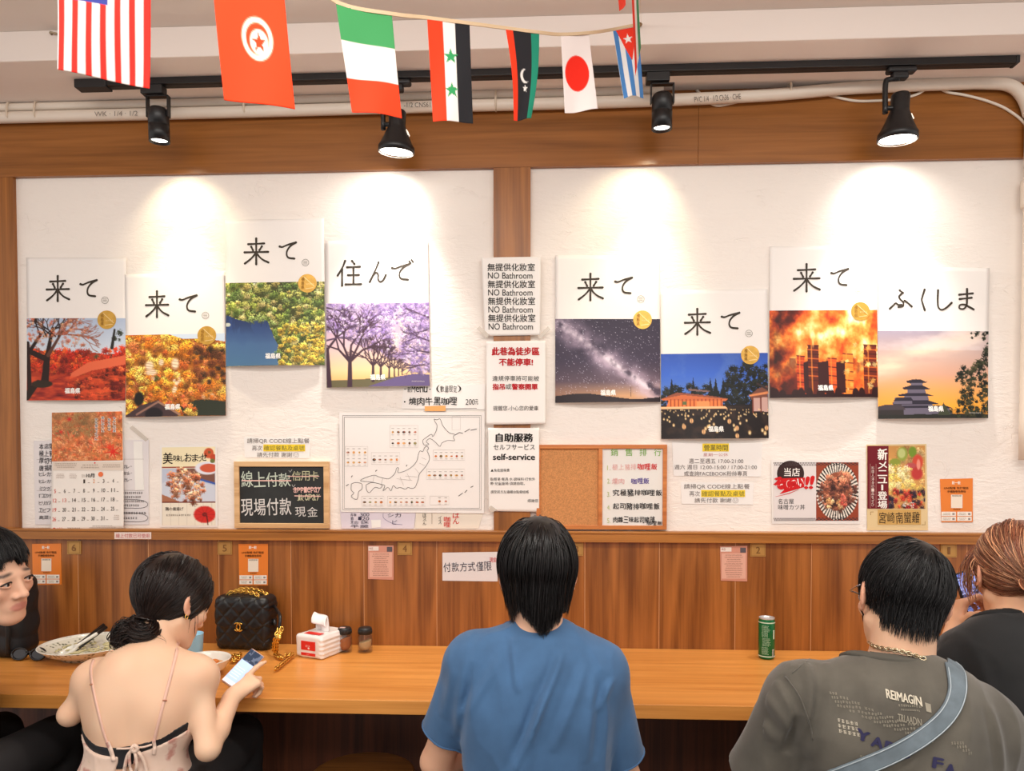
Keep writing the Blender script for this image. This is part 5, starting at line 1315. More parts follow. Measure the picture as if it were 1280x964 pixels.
def f_us(C):
    for k in range(13): C.mix((np.floor(C.u / C.asp * 13 - 1e-6) == k) * 1.0, (238, 42, 30) if k % 2 == 0 else (240, 232, 226))
    C.mix(((C.u / C.asp < .545) & (C.v < .42)) * 1.0, (58, 66, 150))
    for j in range(5):
        for i in range(6): star(C, .04 + .09 * i, .04 + .08 * j, .018, (240, 236, 232))
def f_tn(C):
    C.mix(np.ones_like(C.u), (252, 66, 20)); x, y = .56, .555
    d = np.hypot(C.u - x * C.asp, C.v - y); C.mix(np.clip((.155 - d) * 90, 0, 1), (236, 222, 206)); C.mix(np.clip((.115 - d) * 90, 0, 1), (252, 66, 20))
    d2 = np.hypot(C.u - (x + .02) * C.asp, C.v - y - .022); C.mix(np.clip((.095 - d2) * 90, 0, 1), (236, 222, 206)); star(C, x + .02, y + .024, .072, (252, 66, 20))
def f_it(C):
    C.mix(np.ones_like(C.u), (238, 228, 220)); C.mix((C.v < .335) * 1.0, (66, 150, 88)); C.mix((C.v > .675) * 1.0, (248, 64, 24))
def f_sy(C):
    C.mix(np.ones_like(C.u), (238, 230, 224)); U = C.u / C.asp; C.mix((U < .36) * 1.0, (248, 62, 26)); C.mix((U > .655) * 1.0, (32, 32, 36))
    for y in (.345, .69): star(C, .52, y, .085, (52, 156, 92), sx=1.5)
def f_ly(C):
    U = C.u / C.asp; C.mix(np.ones_like(C.u), (34, 34, 38)); C.mix((U < .22) * 1.0, (244, 58, 26)); C.mix((U > .76) * 1.0, (30, 136, 108))
    d = np.hypot((C.u - .52 * C.asp) * .62, C.v - .50); d2 = np.hypot((C.u - .60 * C.asp) * .62, C.v - .49); C.mix(np.clip((.085 - d) * 120, 0, 1) * np.clip((d2 - .068) * 120, 0, 1), (238, 232, 226)); star(C, .52, .64, .05, (238, 232, 226), sx=1.5)
def f_jp(C):
    C.mix(np.ones_like(C.u), (238, 226, 222)); d = np.hypot((C.u - .47 * C.asp) / (.40 * C.asp), (C.v - .5) / .235); C.mix(np.clip((1 - d) * 25, 0, 1), (240, 40, 22))
def f_cu(C):
    U = C.u / C.asp
    for k in range(5): C.mix((np.floor(U * 5 - 1e-6) == k) * 1.0, (74, 132, 196) if k % 2 == 0 else (236, 232, 230))
    C.poly([(0.12, 0), (1, 0), (.62, .48)], (238, 56, 34)); star(C, .56, .15, .075, (240, 236, 232), sx=1.9)
def f_tri(C):
    U = C.u / C.asp; C.mix(np.ones_like(C.u), (238, 230, 224)); C.mix((U < .34) * 1.0, (240, 56, 32)); C.mix((U > .68) * 1.0, (66, 140, 92))
def f_red(C): C.mix(np.ones_like(C.u), (244, 58, 30))
flag([(70, -72), (189, -50), (186, 110), (73, 88)], (-1.40, -1.30), f_us, 'striped flag in red and white, leftmost, cut by the top of the photo', .004)
flag([(262, -62), (351, -50), (369, 137), (279, 124)], (-1.22, -1.14), f_tn, 'orange-red flag with a red crescent and star in a white disc', .004)
flag([(420, 5), (490, 20), (502, 147), (439, 139)], (-1.05, -0.98), f_it, 'green, white and red flag in three horizontal bands in front of a bell lamp', .006)
flag([(534, 24), (587, 31), (591, 153), (541, 152)], (-0.91, -0.84), f_sy, 'red, white and black flag with two green stars', .006)
flag([(632, 36), (674, 42), (664, 149), (642, 150)], (-0.76, -0.70), f_ly, 'narrow red, black and green flag with a white crescent and star', .006, bend=3)
flag([(701, 45), (736, 42), (747, 137), (706, 141)], (-0.63, -0.57), f_jp, 'white flag with a plain red disc', .006)
flag([(766, 39), (797, 33), (805, 121), (780, 122)], (-0.47, -0.40), f_cu, 'blue and white striped flag with a white star on a red triangle, rightmost', .01)
flag([(788, -40), (796, -44), (801, 60), (794, 96)], (-0.55, -0.62), f_tri, 'nearly edge-on red, white and green flag overlapping the striped blue one', .003, n=(20, 60))
flag([(768, -60), (781, -66), (782, 6), (774, 15)], (-0.78, -0.86), f_red, 'tip of a red flag just above the blue striped flag', .003, n=(16, 30))
cord_m = mat('tan_cord_tape', (214, 186, 150), .7, bump=.3, bscale=300)
def ribbon(mb, pts, w_, th, up=(0, 0, 1)):
    pts = [Vector(p) for p in pts]; vs = []; fs = []
    for p in pts: vs += [p + Vector((0, -th, 0)), p + Vector((0, th, 0)), p + Vector((0, th, -w_)), p + Vector((0, -th, -w_))]
    for i in range(len(pts) - 1):
        for k in range(4): fs.append((4 * i + k, 4 * i + (k + 1) % 4, 4 * i + 4 + (k + 1) % 4, 4 * i + 4 + k))
    fs.append((0, 1, 2, 3)); e = 4 * len(pts) - 4; fs.append((e + 3, e + 2, e + 1, e)); mb.add(vs, fs)
kn = P(800, 32, -0.302)
cordp = [P(0, -150, -1.55), P(70, -76, -1.40), P(189, -54, -1.30), P(262, -66, -1.22), P(351, -52, -1.14), P(420, 0, -1.05), P(490, 15, -0.98), P(534, 20, -0.91), P(587, 27, -0.84), P(632, 33, -0.76), P(674, 38.5, -0.70), P(701, 41, -0.63), P(738, 39, -0.57), P(766, 35, -0.47), P(797, 29, -0.40), kn]
mb = MB(); ribbon(mb, smooth([(-1.45, -1.7, Z_CEIL - 0.002)] + cordp, 4), 0.008, 0.0012)
cd_o = mb.build('bunting_cord', cord_m); meta(cd_o, 'tan cord with flags running up to a nail in the white beam', 'cord', 'bunting cords under the ceiling')
mb = MB(); mb.tube([kn + Vector((0, -.006, 0)), kn + Vector((0, .03, 0))], .003, 8); mb.lathe([(.0005, 0), (.006, 0), (.006, .002), (.0005, .0025)], c=kn + Vector((0, -.005, 0)), n=10, M=Matrix.Rotation(PI / 2, 4, 'X')); mb.build('nail', mat('brass_nail', (150, 120, 80), .4, metal=.8), cd_o)
mb = MB(); ribbon(mb, smooth([kn + Vector((.004, 0, .004)), P(797, -42, -0.60), P(780, -66, -0.80), (P(700, -180, -1.1).x, -1.1, Z_CEIL - 0.002)], 5), 0.008, 0.0012)
o = mb.build('bunting_cord', cord_m); meta(o, 'second tan cord rising from the nail towards the ceiling above the blue striped flag', 'cord', 'bunting cords under the ceiling')
nl = P(66, 43, -0.302); mb = MB(); mb.tube([nl + Vector((.016, -.002, 0)), nl + Vector((0, -.012, 0)), nl + Vector((-.006, -.004, .003)), nl + Vector((-.004, .01, 0))], .0035, 8)
o = mb.build('wall_hook', mat('dull_hook', (176, 160, 136), .5, metal=.5)); meta(o, 'small metal hook in the white beam left of the striped red flag', 'hook')

# ================================================================ things on the counter
ZC = Z_CT + 0.0004
ceram = mat('white_ceramic', (238, 236, 228), .15, spec=.6)
def on(px, py): return PZ(px, py, Z_CT)
# large shallow noodle bowl
c = P(112, 812, -0.20); c.z = ZC
t = thing('noodle_bowl', 'large shallow speckled bowl with leftover noodles left of the woman with the bun', 'bowl', c)
cer_p = Canvas(8, 8, 1)
bowlm = mat('speckled_ceramic', (226, 226, 210), .2, spec=.6)
nt = bowlm.node_tree; bs = nt.nodes['Principled BSDF']; vo = nt.nodes.new('ShaderNodeTexVoronoi'); vo.inputs['Scale'].default_value = 70; tcn = nt.nodes.new('ShaderNodeTexCoord'); nt.links.new(tcn.outputs['Object'], vo.inputs['Vector'])
nzn = nt.nodes.new('ShaderNodeTexNoise'); nzn.inputs['Scale'].default_value = 30; nt.links.new(tcn.outputs['Object'], nzn.inputs['Vector'])
mxn = nt.nodes.new('ShaderNodeMath'); mxn.operation = 'MULTIPLY'; nt.links.new(vo.outputs['Distance'], mxn.inputs[0]); nt.links.new(nzn.outputs['Fac'], mxn.inputs[1])
rpn = nt.nodes.new('ShaderNodeValToRGB'); rpn.color_ramp.elements[0].position = .10; rpn.color_ramp.elements[0].color = lin((120, 124, 104)); rpn.color_ramp.elements[1].position = .19; rpn.color_ramp.elements[1].color = lin((230, 228, 214)); nt.links.new(mxn.outputs[0], rpn.inputs['Fac']); nt.links.new(rpn.outputs['Color'], bs.inputs['Base Color'])
mb = MB(); mb.lathe([(0.001, .004), (.075, .004), (.078, 0), (.084, 0), (.088, .008), (.125, .022), (.150, .043), (.152, .0455), (.149, .046), (.143, .040), (.118, .026), (.08, .014), (.001, .012)], c=c, n=56); mb.build('bowl', bowlm, t)
mb = MB(); mb.lathe([(.140, .0385), (.147, .0438), (.1485, .0462), (.1515, .0464), (.1525, .0452)], c=c, n=56); mb.build('rim_glaze', ceram, t)
R = random.Random(2); mb = MB()
for k in range(26):
    a0 = R.uniform(0, 2 * PI); rr = R.uniform(.01, .10); p = Vector(c) + Vector((rr * math.cos(a0), rr * math.sin(a0), .019 + rr * .06))
    pts = [p + Vector((R.uniform(-.018, .018), R.uniform(-.018, .018), R.uniform(0, .006) + .002 * q)) for q in range(4)]
    mb.tube(smooth(pts, 4), .0026, 6)
mb.build('noodles', mat('leftover_noodles', (206, 196, 150), .35), t)
# spoon and chopsticks lying in it
def spoon(name, label, p0, p1, m, bl, bw, hw):
    d = (p1 - p0).normalized(); sd = d.cross(Vector((0, 0, 1))).normalized(); n_ = sd.cross(d)
    S = SDF(np.array([min(p0[i], p1[i]) - .04 for i in range(3)]), np.array([max(p0[i], p1[i]) + .04 for i in range(3)]), .002)
    Rm = np.array([list(d), list(sd), list(n_)]).T
    S.merge(*S.dell(p0, (bl, bw, .014), Rm, .02), .004); S.sub(('ell', '', np.array(p0) + np.array(n_) * .010, (bl * .92, bw * .9, .014), Rm), .002)
    S.merge(*S.dcap(np.array(p0 + d * bl * .8), np.array(p1), hw * .8, hw, .02), .006)
    V, Q = S.mesh(); o = quads(name, V, Q, m); meta(o, label, 'spoon'); return o
spoon('soup_spoon', 'white soup spoon lying in the large noodle bowl', P(84, 815, -0.235), P(120, 800, -0.16) + Vector((0, 0, .02)), ceram, .036, .024, .006)
bw_m = mat('black_lacquer', (28, 26, 26), .3)
for k, (a, b_, lb) in enumerate((((80, 825, -.25), (133, 784, -.10), 'black chopstick in the noodle bowl, the one nearer the camera'), ((76, 822, -.23), (130, 781, -.09), 'black chopstick in the noodle bowl, the one nearer the wall'))):
    mb = MB(); p0, p1 = P(*a), P(*b_); mb.tube([p0, p0 + (p1 - p0) * .5, p1], [.0025, .0045, .0065], 8); o = mb.build('chopstick', bw_m); meta(o, lb, 'chopstick', 'chopsticks in the noodle bowl')
# curry bowl
c = P(252, 834, -0.40); c.z = ZC
t = thing('curry_bowl', 'white bowl of orange curry beside the phone of the woman with the bun', 'bowl', c)
mb = MB(); mb.lathe([(.001, .003), (.036, .003), (.038, 0), (.042, 0), (.046, .008), (.072, .028), (.084, .052), (.086, .0545), (.0845, .056), (.080, .050), (.066, .028), (.035, .012), (.001, .010)], c=c, n=48); mb.build('bowl', ceram, t)
V = []
mb = MB(); mb.lathe([(.001, .036), (.03, .037), (.055, .035), (.070, .0335)], c=c, n=40); mb.build('curry', mat('orange_curry', (226, 150, 60), .2, vary=.4, vscale=50), t)
for k in range(7):
    a = k * .9; mb = MB(); S_ = SDF(np.array(c) + (-.08, -.08, 0), np.array(c) + (.08, .08, .06), .002)
    cc = np.array(c) + (.042 * math.cos(a), .042 * math.sin(a), .038); S_.merge(*S_.dell(cc, (.013, .010, .007), None, .01), .002); V, Q = S_.mesh(); quads('food_chunk', V, Q, mat('curry_chunk', (214, 122, 44), .4), t)
# blue cup
c = P(240, 812, -0.31); c.z = ZC
mb = MB(); mb.lathe([(.001, .002), (.026, .002), (.028, 0), (.030, .002), (.035, .108), (.0352, .110), (.0335, .110), (.029, .006), (.001, .006)], c=c, n=36)
o = mb.build('drinking_cup', mat('pale_blue_plastic', (150, 200, 226), .3)); meta(o, 'pale blue drinking cup behind the cheek of the woman with the bun', 'cup')

# quilted handbag
bl = mat('black_quilted_leather', (20, 20, 22), .36, spec=.5, bump=.15, bscale=900)
gd = mat('polished_gold', (232, 186, 92), .2, metal=1.0)
pL, pR = on(268, 812), on(334, 815)
bx = norm(pR - pL); by = np.array((-bx[1], bx[0], 0)); Wb = (pR - pL).length; Hb = 0.182; Db = 0.085
bc = np.array(pL + pR) / 2 + by * Db / 2; bc[2] = ZC
Rb = np.stack([bx, by, (0, 0, 1)], 1)
t = thing('quilted_handbag', 'black quilted leather handbag with gold clasp and chain, standing against the wood panels', 'handbag', bc)
def bl2w(x, y, z): return bc + Rb @ np.array((x, y, z))
S = SDF(bc + (-.16, -.12, -.005), bc + (.16, .12, .24), .0022)
S.merge(*S.dbox(bc + (0, 0, Hb / 2), (Wb / 2, Db / 2, Hb / 2), Rb, .024, .02), .004)
def quilt(p):
    q = (p - bc) @ Rb; a = (q[:, 0] + q[:, 2] * .95) / .058; b_ = (q[:, 0] - q[:, 2] * .95) / .058
    g = np.minimum(np.abs(a - np.round(a)), np.abs(b_ - np.round(b_)))
    body = np.clip(g / .22, 0, 1) ** .6 * .0036
    taper = -.006 * np.clip(np.abs(q[:, 0]) / .1, 0, 1) * (q[:, 2] / Hb) * 0
    return body + taper
S.near(quilt)
V, Q = S.mesh(); quads('body', V, Q, bl, t)
fl = SDF(bc + (-.16, -.12, .05), bc + (.16, .12, .24), .0022)
fl.merge(*fl.dbox(bc + (0, -.003, Hb / 2), (Wb / 2 + .001, Db / 2 + .005, Hb / 2 + .005), Rb, .026, .02), .004); fl.near(quilt)
fl.cut(lambda X, Y, Z: np.maximum(.078 + .012 * (np.abs((X - bc[0]) * bx[0] + (Y - bc[1]) * bx[1]) / .09) ** 3 - (Z - bc[2]), ((X - bc[0]) * by[0] + (Y - bc[1]) * by[1]) - .03)); V, Q = fl.mesh(); quads('flap', V, Q, bl, t)
# side gussets folding outwards
for sx in (-1, 1):
    g = MB(); pts = [bl2w(sx * (Wb / 2 + .000), .0, .10), bl2w(sx * (Wb / 2 + .010), -.004, .088), bl2w(sx * (Wb / 2 + .012), -.006, .078)]; g.tube([Vector(p) for p in pts], [.012, .008, .003], 8); g.build('side_gusset', bl, t)
# clasp: two interlocked open rings
ck = t
mb = MB()
cc = (0.0, -Db / 2 - .0125, .086)
for sx in (-1, 1):
    arc = []
    for k in range(19):
        a = math.radians(42 + (360 - 84) * k / 18)
        arc.append(Vector(bl2w(cc[0] + sx * .0058 + sx * .0118 * math.cos(a), cc[1] - .002 * (sx > 0), cc[2] + .0138 * math.sin(a))))
    mb.tube(arc, .0026, 8)
mb.build('clasp', gd, ck)
def chain(mb, pts, r=.0078, w_=.0023, step=.0100):
    pts = [Vector(p) for p in pts]; L = 0; k = 0; cum = [0]
    for i in range(1, len(pts)): cum.append(cum[-1] + (pts[i] - pts[i - 1]).length)
    s_ = 0
    while s_ < cum[-1]:
        i = max(j for j in range(len(cum)) if cum[j] <= s_); i = min(i, len(pts) - 2)
        f = (s_ - cum[i]) / max(cum[i + 1] - cum[i], 1e-6); p = pts[i].lerp(pts[i + 1], f); d = (pts[i + 1] - pts[i]).normalized()
        u = d.orthogonal().normalized(); u = Matrix.Rotation(0.5 + (PI / 2) * (k % 2), 3, d) @ u
        ring = [p + d * (r * 1.15 * math.cos(a)) + u * (r * .75 * math.sin(a)) for a in np.linspace(0, 2 * PI, 12, endpoint=False)]
        mb.tube(ring, w_, 6, closed=True); s_ += step; k += 1
hp = smooth([bl2w(-.062, -.02, Hb + .004), bl2w(-.045, -.022, Hb + .018), bl2w(0, -.024, Hb + .022), bl2w(.045, -.022, Hb + .014), bl2w(.06, -.02, Hb + .004)], 6)
hp2 = smooth([bl2w(-.066, .015, Hb + .006), bl2w(-.03, .016, Hb + .022), bl2w(.03, .016, Hb + .020), bl2w(.072, .01, Hb + .008)], 6)
mb = MB(); chain(mb, hp); chain(mb, hp2); hd_ = mb.build('top_chain', gd, t)
mb = MB(); mb.tube(hp, .003, 6); mb.tube(hp2, .003, 6); mb.build('leather_lacing', bl, hd_)
mb = MB()
for p in (bl2w(-.064, 0, Hb + .006), bl2w(.074, 0, Hb + .006)): mb.lathe([(.0005, .008), (.005, .007), (.008, 0), (.005, -.006), (.0005, -.007)], c=p, n=10)
mb.build('chain_rivet', gd, t)
sp = [Vector(bl2w(Wb / 2 + .006, .0, .15)), P(350, 770, -.17), P(349, 786, -.19), P(344, 799, -.21), PZ(343, 816, Z_CT + .0115), PZ(350, 822, Z_CT + .0115), PZ(366, 818, Z_CT + .0115), PZ(354, 829, Z_CT + .0115), PZ(344, 837, Z_CT + .0115)]
mb = MB(); chain(mb, smooth(sp[2:], 6)); chain(mb, smooth([p + Vector((.010, -.006, 0)) for p in sp[2:6]], 6)); sc_ = mb.build('shoulder_chain', gd, t)
mb = MB(); mb.tube(smooth(sp[:3], 6), .0055, 8); mb.build('strap_leather', bl, t)
mb = MB(); mb.lathe([(.0005, .003), (.009, .003), (.010, 0), (.009, -.003), (.0005, -.003)], c=P(348, 797, -.215), n=20, M=Matrix.Rotation(PI / 2 - .4, 4, 'X')); mb.build('medallion', gd, t)
mb = MB(); chain(mb, smooth([PZ(285, 822, Z_CT + .0115), PZ(291, 819, Z_CT + .0115), PZ(299, 823, Z_CT + .0115), PZ(290, 826, Z_CT + .0115), PZ(301, 818, Z_CT + .0115)], 5)); mb.build('loose_chain', gd, t)

# tissue pack
a, b_, c_ = on(369, 821), on(402.5, 826), on(420.5, 811)
ux = norm(b_ - a); uy = np.array((-ux[1], ux[0], 0)); W_ = (b_ - a).length; Dp = abs(float(np.dot(np.array(c_ - b_), uy))); Hp = .078
tc_ = np.array(a) + ux * W_ / 2 + uy * Dp / 2; tc_[2] = ZC; Rt = np.stack([ux, uy, (0, 0, 1)], 1)
t = thing('tissue_pack', 'white plastic tissue pack with red labels and a tissue sticking out', 'tissues', tc_)
film = mat('white_plastic_film', (240, 234, 230), .3, spec=.5)
S = SDF(tc_ - (.09, .09, .004), tc_ + (.09, .09, .11), .002); S.merge(*S.dbox(tc_ + (0, 0, Hp / 2), (W_ / 2, Dp / 2, Hp / 2), Rt, .011, .02), .003)
S.near(lambda p: (noise3((p - tc_) * np.array((45, 45, 28)), 4) - .5) * .0035 + .0012 * np.sin((p[:, 2] - tc_[2]) * 420) * (((p - tc_) @ Rt)[:, 0] > W_ / 2 - .012)); V, Q = S.mesh(); bd = quads('wrapper', relax(V, Q, 1), Q, film, t)
rl = mat('red_label', (222, 42, 36), .4)
def tl(x, y, z): return Vector(tc_ + Rt @ np.array((x, y, z)))
def label_on(name, x0, z0, x1, z1, top=False):
    mb = MB()
    if not top: f = [tl(x0, -Dp / 2 - .0022, z0), tl(x1, -Dp / 2 - .0022, z0), tl(x1, -Dp / 2 - .0022, z1), tl(x0, -Dp / 2 - .0022, z1)]; k = tl(0, .0015, 0) - tl(0, 0, 0)
    else: f = [tl(x0, z0, Hp + .002), tl(x1, z0, Hp + .002), tl(x1, z1, Hp + .002), tl(x0, z1, Hp + .002)]; k = Vector((0, 0, -.0015))
    mb.add(f + [p + k for p in f], [(0, 1, 2, 3)] + [(i, (i + 1) % 4, 4 + (i + 1) % 4, 4 + i) for i in range(4)]); return mb.build(name, rl, t)
l1 = label_on('red_label', -W_ * .26, .028, W_ * .26, .058); label_on('red_label', -W_ * .26, .010, W_ * .26, .019); label_on('red_label', -W_ * .26, -Dp * .40, W_ * .30, -Dp * .22, True)
Mk = Marks(lambda x, y, e=0: tl(x, -Dp / 2 - .0024 - e, y)); Mk.at = lambda x, y, e=0: tl(x / 1000, -Dp / 2 - .0024 - e, .043 - y / 1000)
for k in range(4): Mk.rect(-9 + k * 5, -3, -8 + k * 5, 4, (244, 226, 220), 1); Mk.rect(-9 + k * 5, 3 - 3 * (k % 2), -6 + k * 5, 4 - 3 * (k % 2), (244, 226, 220), 1)
Mk.disc(4, 8, 4, 3, (244, 226, 220), 1, 14); Mk.at = lambda x, y, e=0: tl(x / 1000, -Dp / 2 - .0024 - e, .0145 - y / 1000); Mk.scribble(-8, -2, 8, 2, 1, (244, 210, 204), 1); Mk.build(l1, 'print')
def tissue_pt(u, v):
    x = (u - .5) * .052 * (1 + .15 * v); w_ = min(v / .62, 1); d = max(0, v - .62) / .38
    z = .050 * w_ - .030 * d ** 1.3 + .010 * (1 - u) * w_; y = .006 * math.sin(u * 6) * (1 - w_) + .004 * math.sin(7 * u + 4 * v) - .026 * math.sin(d * PI / 2) + .006 * w_
    return tl(x - .012 * w_ + .016 * d, y, Hp + z)
pts = np.array([[tissue_pt(i / 24, j / 24) for i in range(25)] for j in range(25)])
me = grid_mesh('tissue', pts, thick=tuple(Rt @ np.array((0, .006, 0)))); link('tissue', me, mat('tissue_paper', (244, 240, 238), .9), t)

# spice jars
glass = mat('clear_glass', (96, 92, 88), .04, spec=.8, alpha=.14)
def jar(px, py, label, fill_c, fill_h, lid_sticker):
    c = on(px, py); c.z = ZC; t = thing('spice_jar', label, 'jar', c, 'glass spice jars by the tissue pack')
    mb = MB(); mb.lathe([(.001, .0), (.0235, 0), (.026, .003), (.0265, .03), (.0255, .052), (.0225, .062), (.0215, .066), (.0195, .066), (.0205, .061), (.0232, .052), (.0242, .03), (.0235, .005), (.001, .004)], c=c, n=32); mb.build('glass_jar', glass, t)
    S_ = SDF(np.array(c) - (.03, .03, 0), np.array(c) + (.03, .03, .07), .0018); S_.merge(*S_.dcap((c.x, c.y, c.z + .005 + .0205), (c.x, c.y, c.z + fill_h), .0205, .0215, .01), .001)
    S_.cut(lambda X, Y, Z: np.maximum(c.z + .0045 - Z, Z - (c.z + fill_h + .006 * np.sin((X - c.x) * 60)))); S_.merge(*S_.dcap((c.x, c.y, c.z + .0052), (c.x, c.y, c.z + .022), .0, .0, .01), .001)
    V, Q = S_.mesh(); quads('contents', V, Q, fill_c, t)
    lid = MB(); lid.lathe([(.001, .086), (.019, .086), (.0225, .083), (.0235, .078), (.0238, .064), (.0225, .063), (.001, .063)], c=c, n=32); lo = lid.build('lid', mat('black_lid', (30, 29, 30), .4), t)
    rg = MB()
    for k in range(28): a = 2 * PI * k / 28; rg.tube([Vector(c) + Vector((.0238 * math.cos(a), .0238 * math.sin(a), .066)), Vector(c) + Vector((.0236 * math.cos(a), .0236 * math.sin(a), .078))], .0009, 5)
    rg.build('grip_ribs', mat('black_lid', (30, 29, 30), .4), lo)
    if lid_sticker: sb = MB(); sb.box((c.x - .014, c.y - .016, c.z + .0861), (c.x + .004, c.y - .003, c.z + .0868)); sb.build('lid_sticker', mat('pink_sticker', (226, 190, 184), .5), lo)
    return t
jar(431, 815, 'glass spice jar of brown powder next to the tissue pack', mat('chili_powder', (186, 104, 36), .8, vary=.3, vscale=300), .050, True)
jar(456.5, 815, 'glass spice jar of pale sesame seeds, to the right of the brown one', mat('sesame', (224, 186, 130), .7, vary=.25, vscale=420, bump=.8, bscale=500), .038, False)

# drink can
c = on(958, 823); c.z = ZC; R_ = .0268; Hc = .138
t = thing('drink_can', 'slim green drink can with pale print standing alone on the counter', 'can', c)
mb = MB(); mb.lathe([(.001, .004), (.018, .003), (.021, 0), (.0225, .001), (R_, .009), (R_, Hc - .012), (.0245, Hc - .004)], c=c, n=48); bd = mb.build('body', mat('green_can', (22, 112, 62), .25, metal=.35), t)
alu = mat('aluminium', (206, 206, 206), .3, metal=.6)
mb = MB(); mb.lathe([(.0245, Hc - .004), (.0255, Hc), (.0248, Hc + .001), (.0236, Hc - .001), (.0225, Hc - .005), (.001, Hc - .0045)], c=c, n=48); tp = mb.build('lid', alu, t)
mb = MB(); mb.box((-.006, -.014, Hc - .0042), (.006, .004, Hc - .003), bev=.0004, M=Matrix.Translation(c)); mb.build('pull_tab', alu, tp)
mb = MB(); mb.lathe([(R_ + .0002, .0095), (R_ + .0002, .013)], c=c, n=48); mb.lathe([(R_ + .0002, Hc - .0125), (R_ + .0002, Hc - .016)], c=c, n=48); mb.build('pale_band', mat('can_pale_band', (206, 226, 206), .3), t)
Mk = Marks(None); Mk.at = lambda x, y, e=0: Vector(c) + Vector(((R_ + .0003 + e) * math.sin(x / 26.8 - .05), -(R_ + .0003 + e) * math.cos(x / 26.8 - .05), y / 1000))
Mk.at = (lambda f: (lambda x, y, e=0: f(x, 138 - y, e)))(Mk.at); pc = (196, 226, 196)
Mk.scribble(-22, 22, 6, 62, 9, pc, 1, .95, .7, left=True); Mk.scribble(-20, 64, 8, 92, 7, pc, 1, .95, .7, left=True); Mk.scribble(-22, 94, 4, 120, 6, pc, 1, .95, .7, left=True)
Mk.rect(15, 38, 21, 68, (214, 230, 210), 1); Mk.rect(12, 102, 20, 128, (226, 232, 222), 1)
for k in range(9): Mk.rect(13 + k * .75, 104, 13.35 + k * .75, 126, (40, 60, 46), 2)
for k in range(5): Mk.text('飲料', (16, 40 + k * 5.4, 20, 44 + k * 5.4), (40, 90, 56)) if False else Mk.scribble(16, 40 + k * 5.4, 20.5, 44.5 + k * 5.4, 1, (40, 100, 60), 2)
Mk.build(bd, 'print')

# black padded bag against the wall at the left end, sunglasses in front of it
c = np.array(on(12, 818)); c[2] = ZC
S = SDF(c + (-.14, -.10, -.004), c + (.16, .12, .34), .004)
S.merge(*S.dbox(c + (0, .0, .135), (.075, .06, .135), None, .035, .03), .02); S.merge(*S.dell(c + (.02, 0, .20), (.055, .055, .07), None, .03), .03)
S.near(lambda p: .004 * np.abs(np.sin((p[:, 2] - c[2]) * 38 + (p[:, 0] - c[0]) * 9)) + (noise3((p - c) * 28, 3) - .5) * .007); V, Q = S.mesh()
t = thing('padded_bag', 'black padded bag standing against the wood panels behind the man at the left edge', 'bag', c)
quads('body', V, Q, mat('black_nylon', (22, 23, 28), .55, bump=.2, bscale=500), t)
mb = MB(); mb.tube(smooth([c + (.03, -.05, .20), c + (.055, -.078, .15), c + (.06, -.082, .08), c + (.05, -.072, .02)], 6), .007, 8); mb.build('strap', mat('black_webbing', (16, 16, 18), .6), t)
c = on(36, 826); c.z = ZC
t = thing('sunglasses', 'dark folded sunglasses on the counter at the left end', 'sunglasses', c)
fr = mat('glossy_black_frame', (18, 16, 18), .15, spec=.6)
mb = MB()
for sx in (-1, 1):
    ring = [Vector(c) + Vector((sx * .032 + .026 * math.cos(a), .006 * math.sin(a), .022 + .018 * math.sin(a))) for a in np.linspace(0, 2 * PI, 24, endpoint=False)]; mb.tube(ring, .0035, 8, closed=True)
mb.tube([Vector(c) + Vector((-.008, 0, .028)), Vector(c) + Vector((.008, 0, .028))], .003, 8); mb.build('frame', fr, t)
for sx in (-1, 1):
    l = MB(); l.add([Vector(c) + Vector((sx * .032 + .025 * math.cos(a), .006 * math.sin(a) + .001, .022 + .017 * math.sin(a))) for a in np.linspace(0, 2 * PI, 24, endpoint=False)], [tuple(range(24))]); l.build('lens', mat('smoked_lens', (40, 36, 40), .08, spec=.7), t)
    l = MB(); l.tube(smooth([Vector(c) + Vector((sx * .058, .002, .026)), Vector(c) + Vector((sx * .05, .014, .022)), Vector(c) + Vector((-sx * .03, .022 + .006 * sx, .012))], 6), .003, 8); l.build('temple_arm', fr, t)
# ================================================================ people
def skin_mat(name, rough=.5):
    if name in _M: return _M[name]
    m = bpy.data.materials.new(name); m.use_nodes = True; _M[name] = m
    nt = m.node_tree; b = nt.nodes['Principled BSDF']
    a = nt.nodes.new('ShaderNodeVertexColor'); a.layer_name = 'Col'; nt.links.new(a.outputs['Color'], b.inputs['Base Color'])
    b.inputs['Roughness'].default_value = rough; b.inputs['Subsurface Weight'].default_value = .12; b.inputs['Subsurface Radius'].default_value = (.010, .004, .002)
    b.inputs['Specular IOR Level'].default_value = .35
    n = nt.nodes.new('ShaderNodeTexNoise'); n.inputs['Scale'].default_value = 350; tcn = nt.nodes.new('ShaderNodeTexCoord'); nt.links.new(tcn.outputs['Object'], n.inputs['Vector'])
    bp = nt.nodes.new('ShaderNodeBump'); bp.inputs['Strength'].default_value = .08; bp.inputs['Distance'].default_value = .001; nt.links.new(n.outputs['Fac'], bp.inputs['Height']); nt.links.new(bp.outputs['Normal'], b.inputs['Normal'])
    return m
def hair_mat(name, rgb, rough=.34, spec=.5):
    if name in _M: return _M[name]
    m = mat(name, rgb, rough, spec=spec); nt = m.node_tree; b = nt.nodes['Principled BSDF']
    b.inputs['Anisotropic'].default_value = .4
    g = nt.nodes.new('ShaderNodeVertexColor'); g.layer_name = 'Col'; nt.links.new(g.outputs['Color'], b.inputs['Base Color'])
    return m
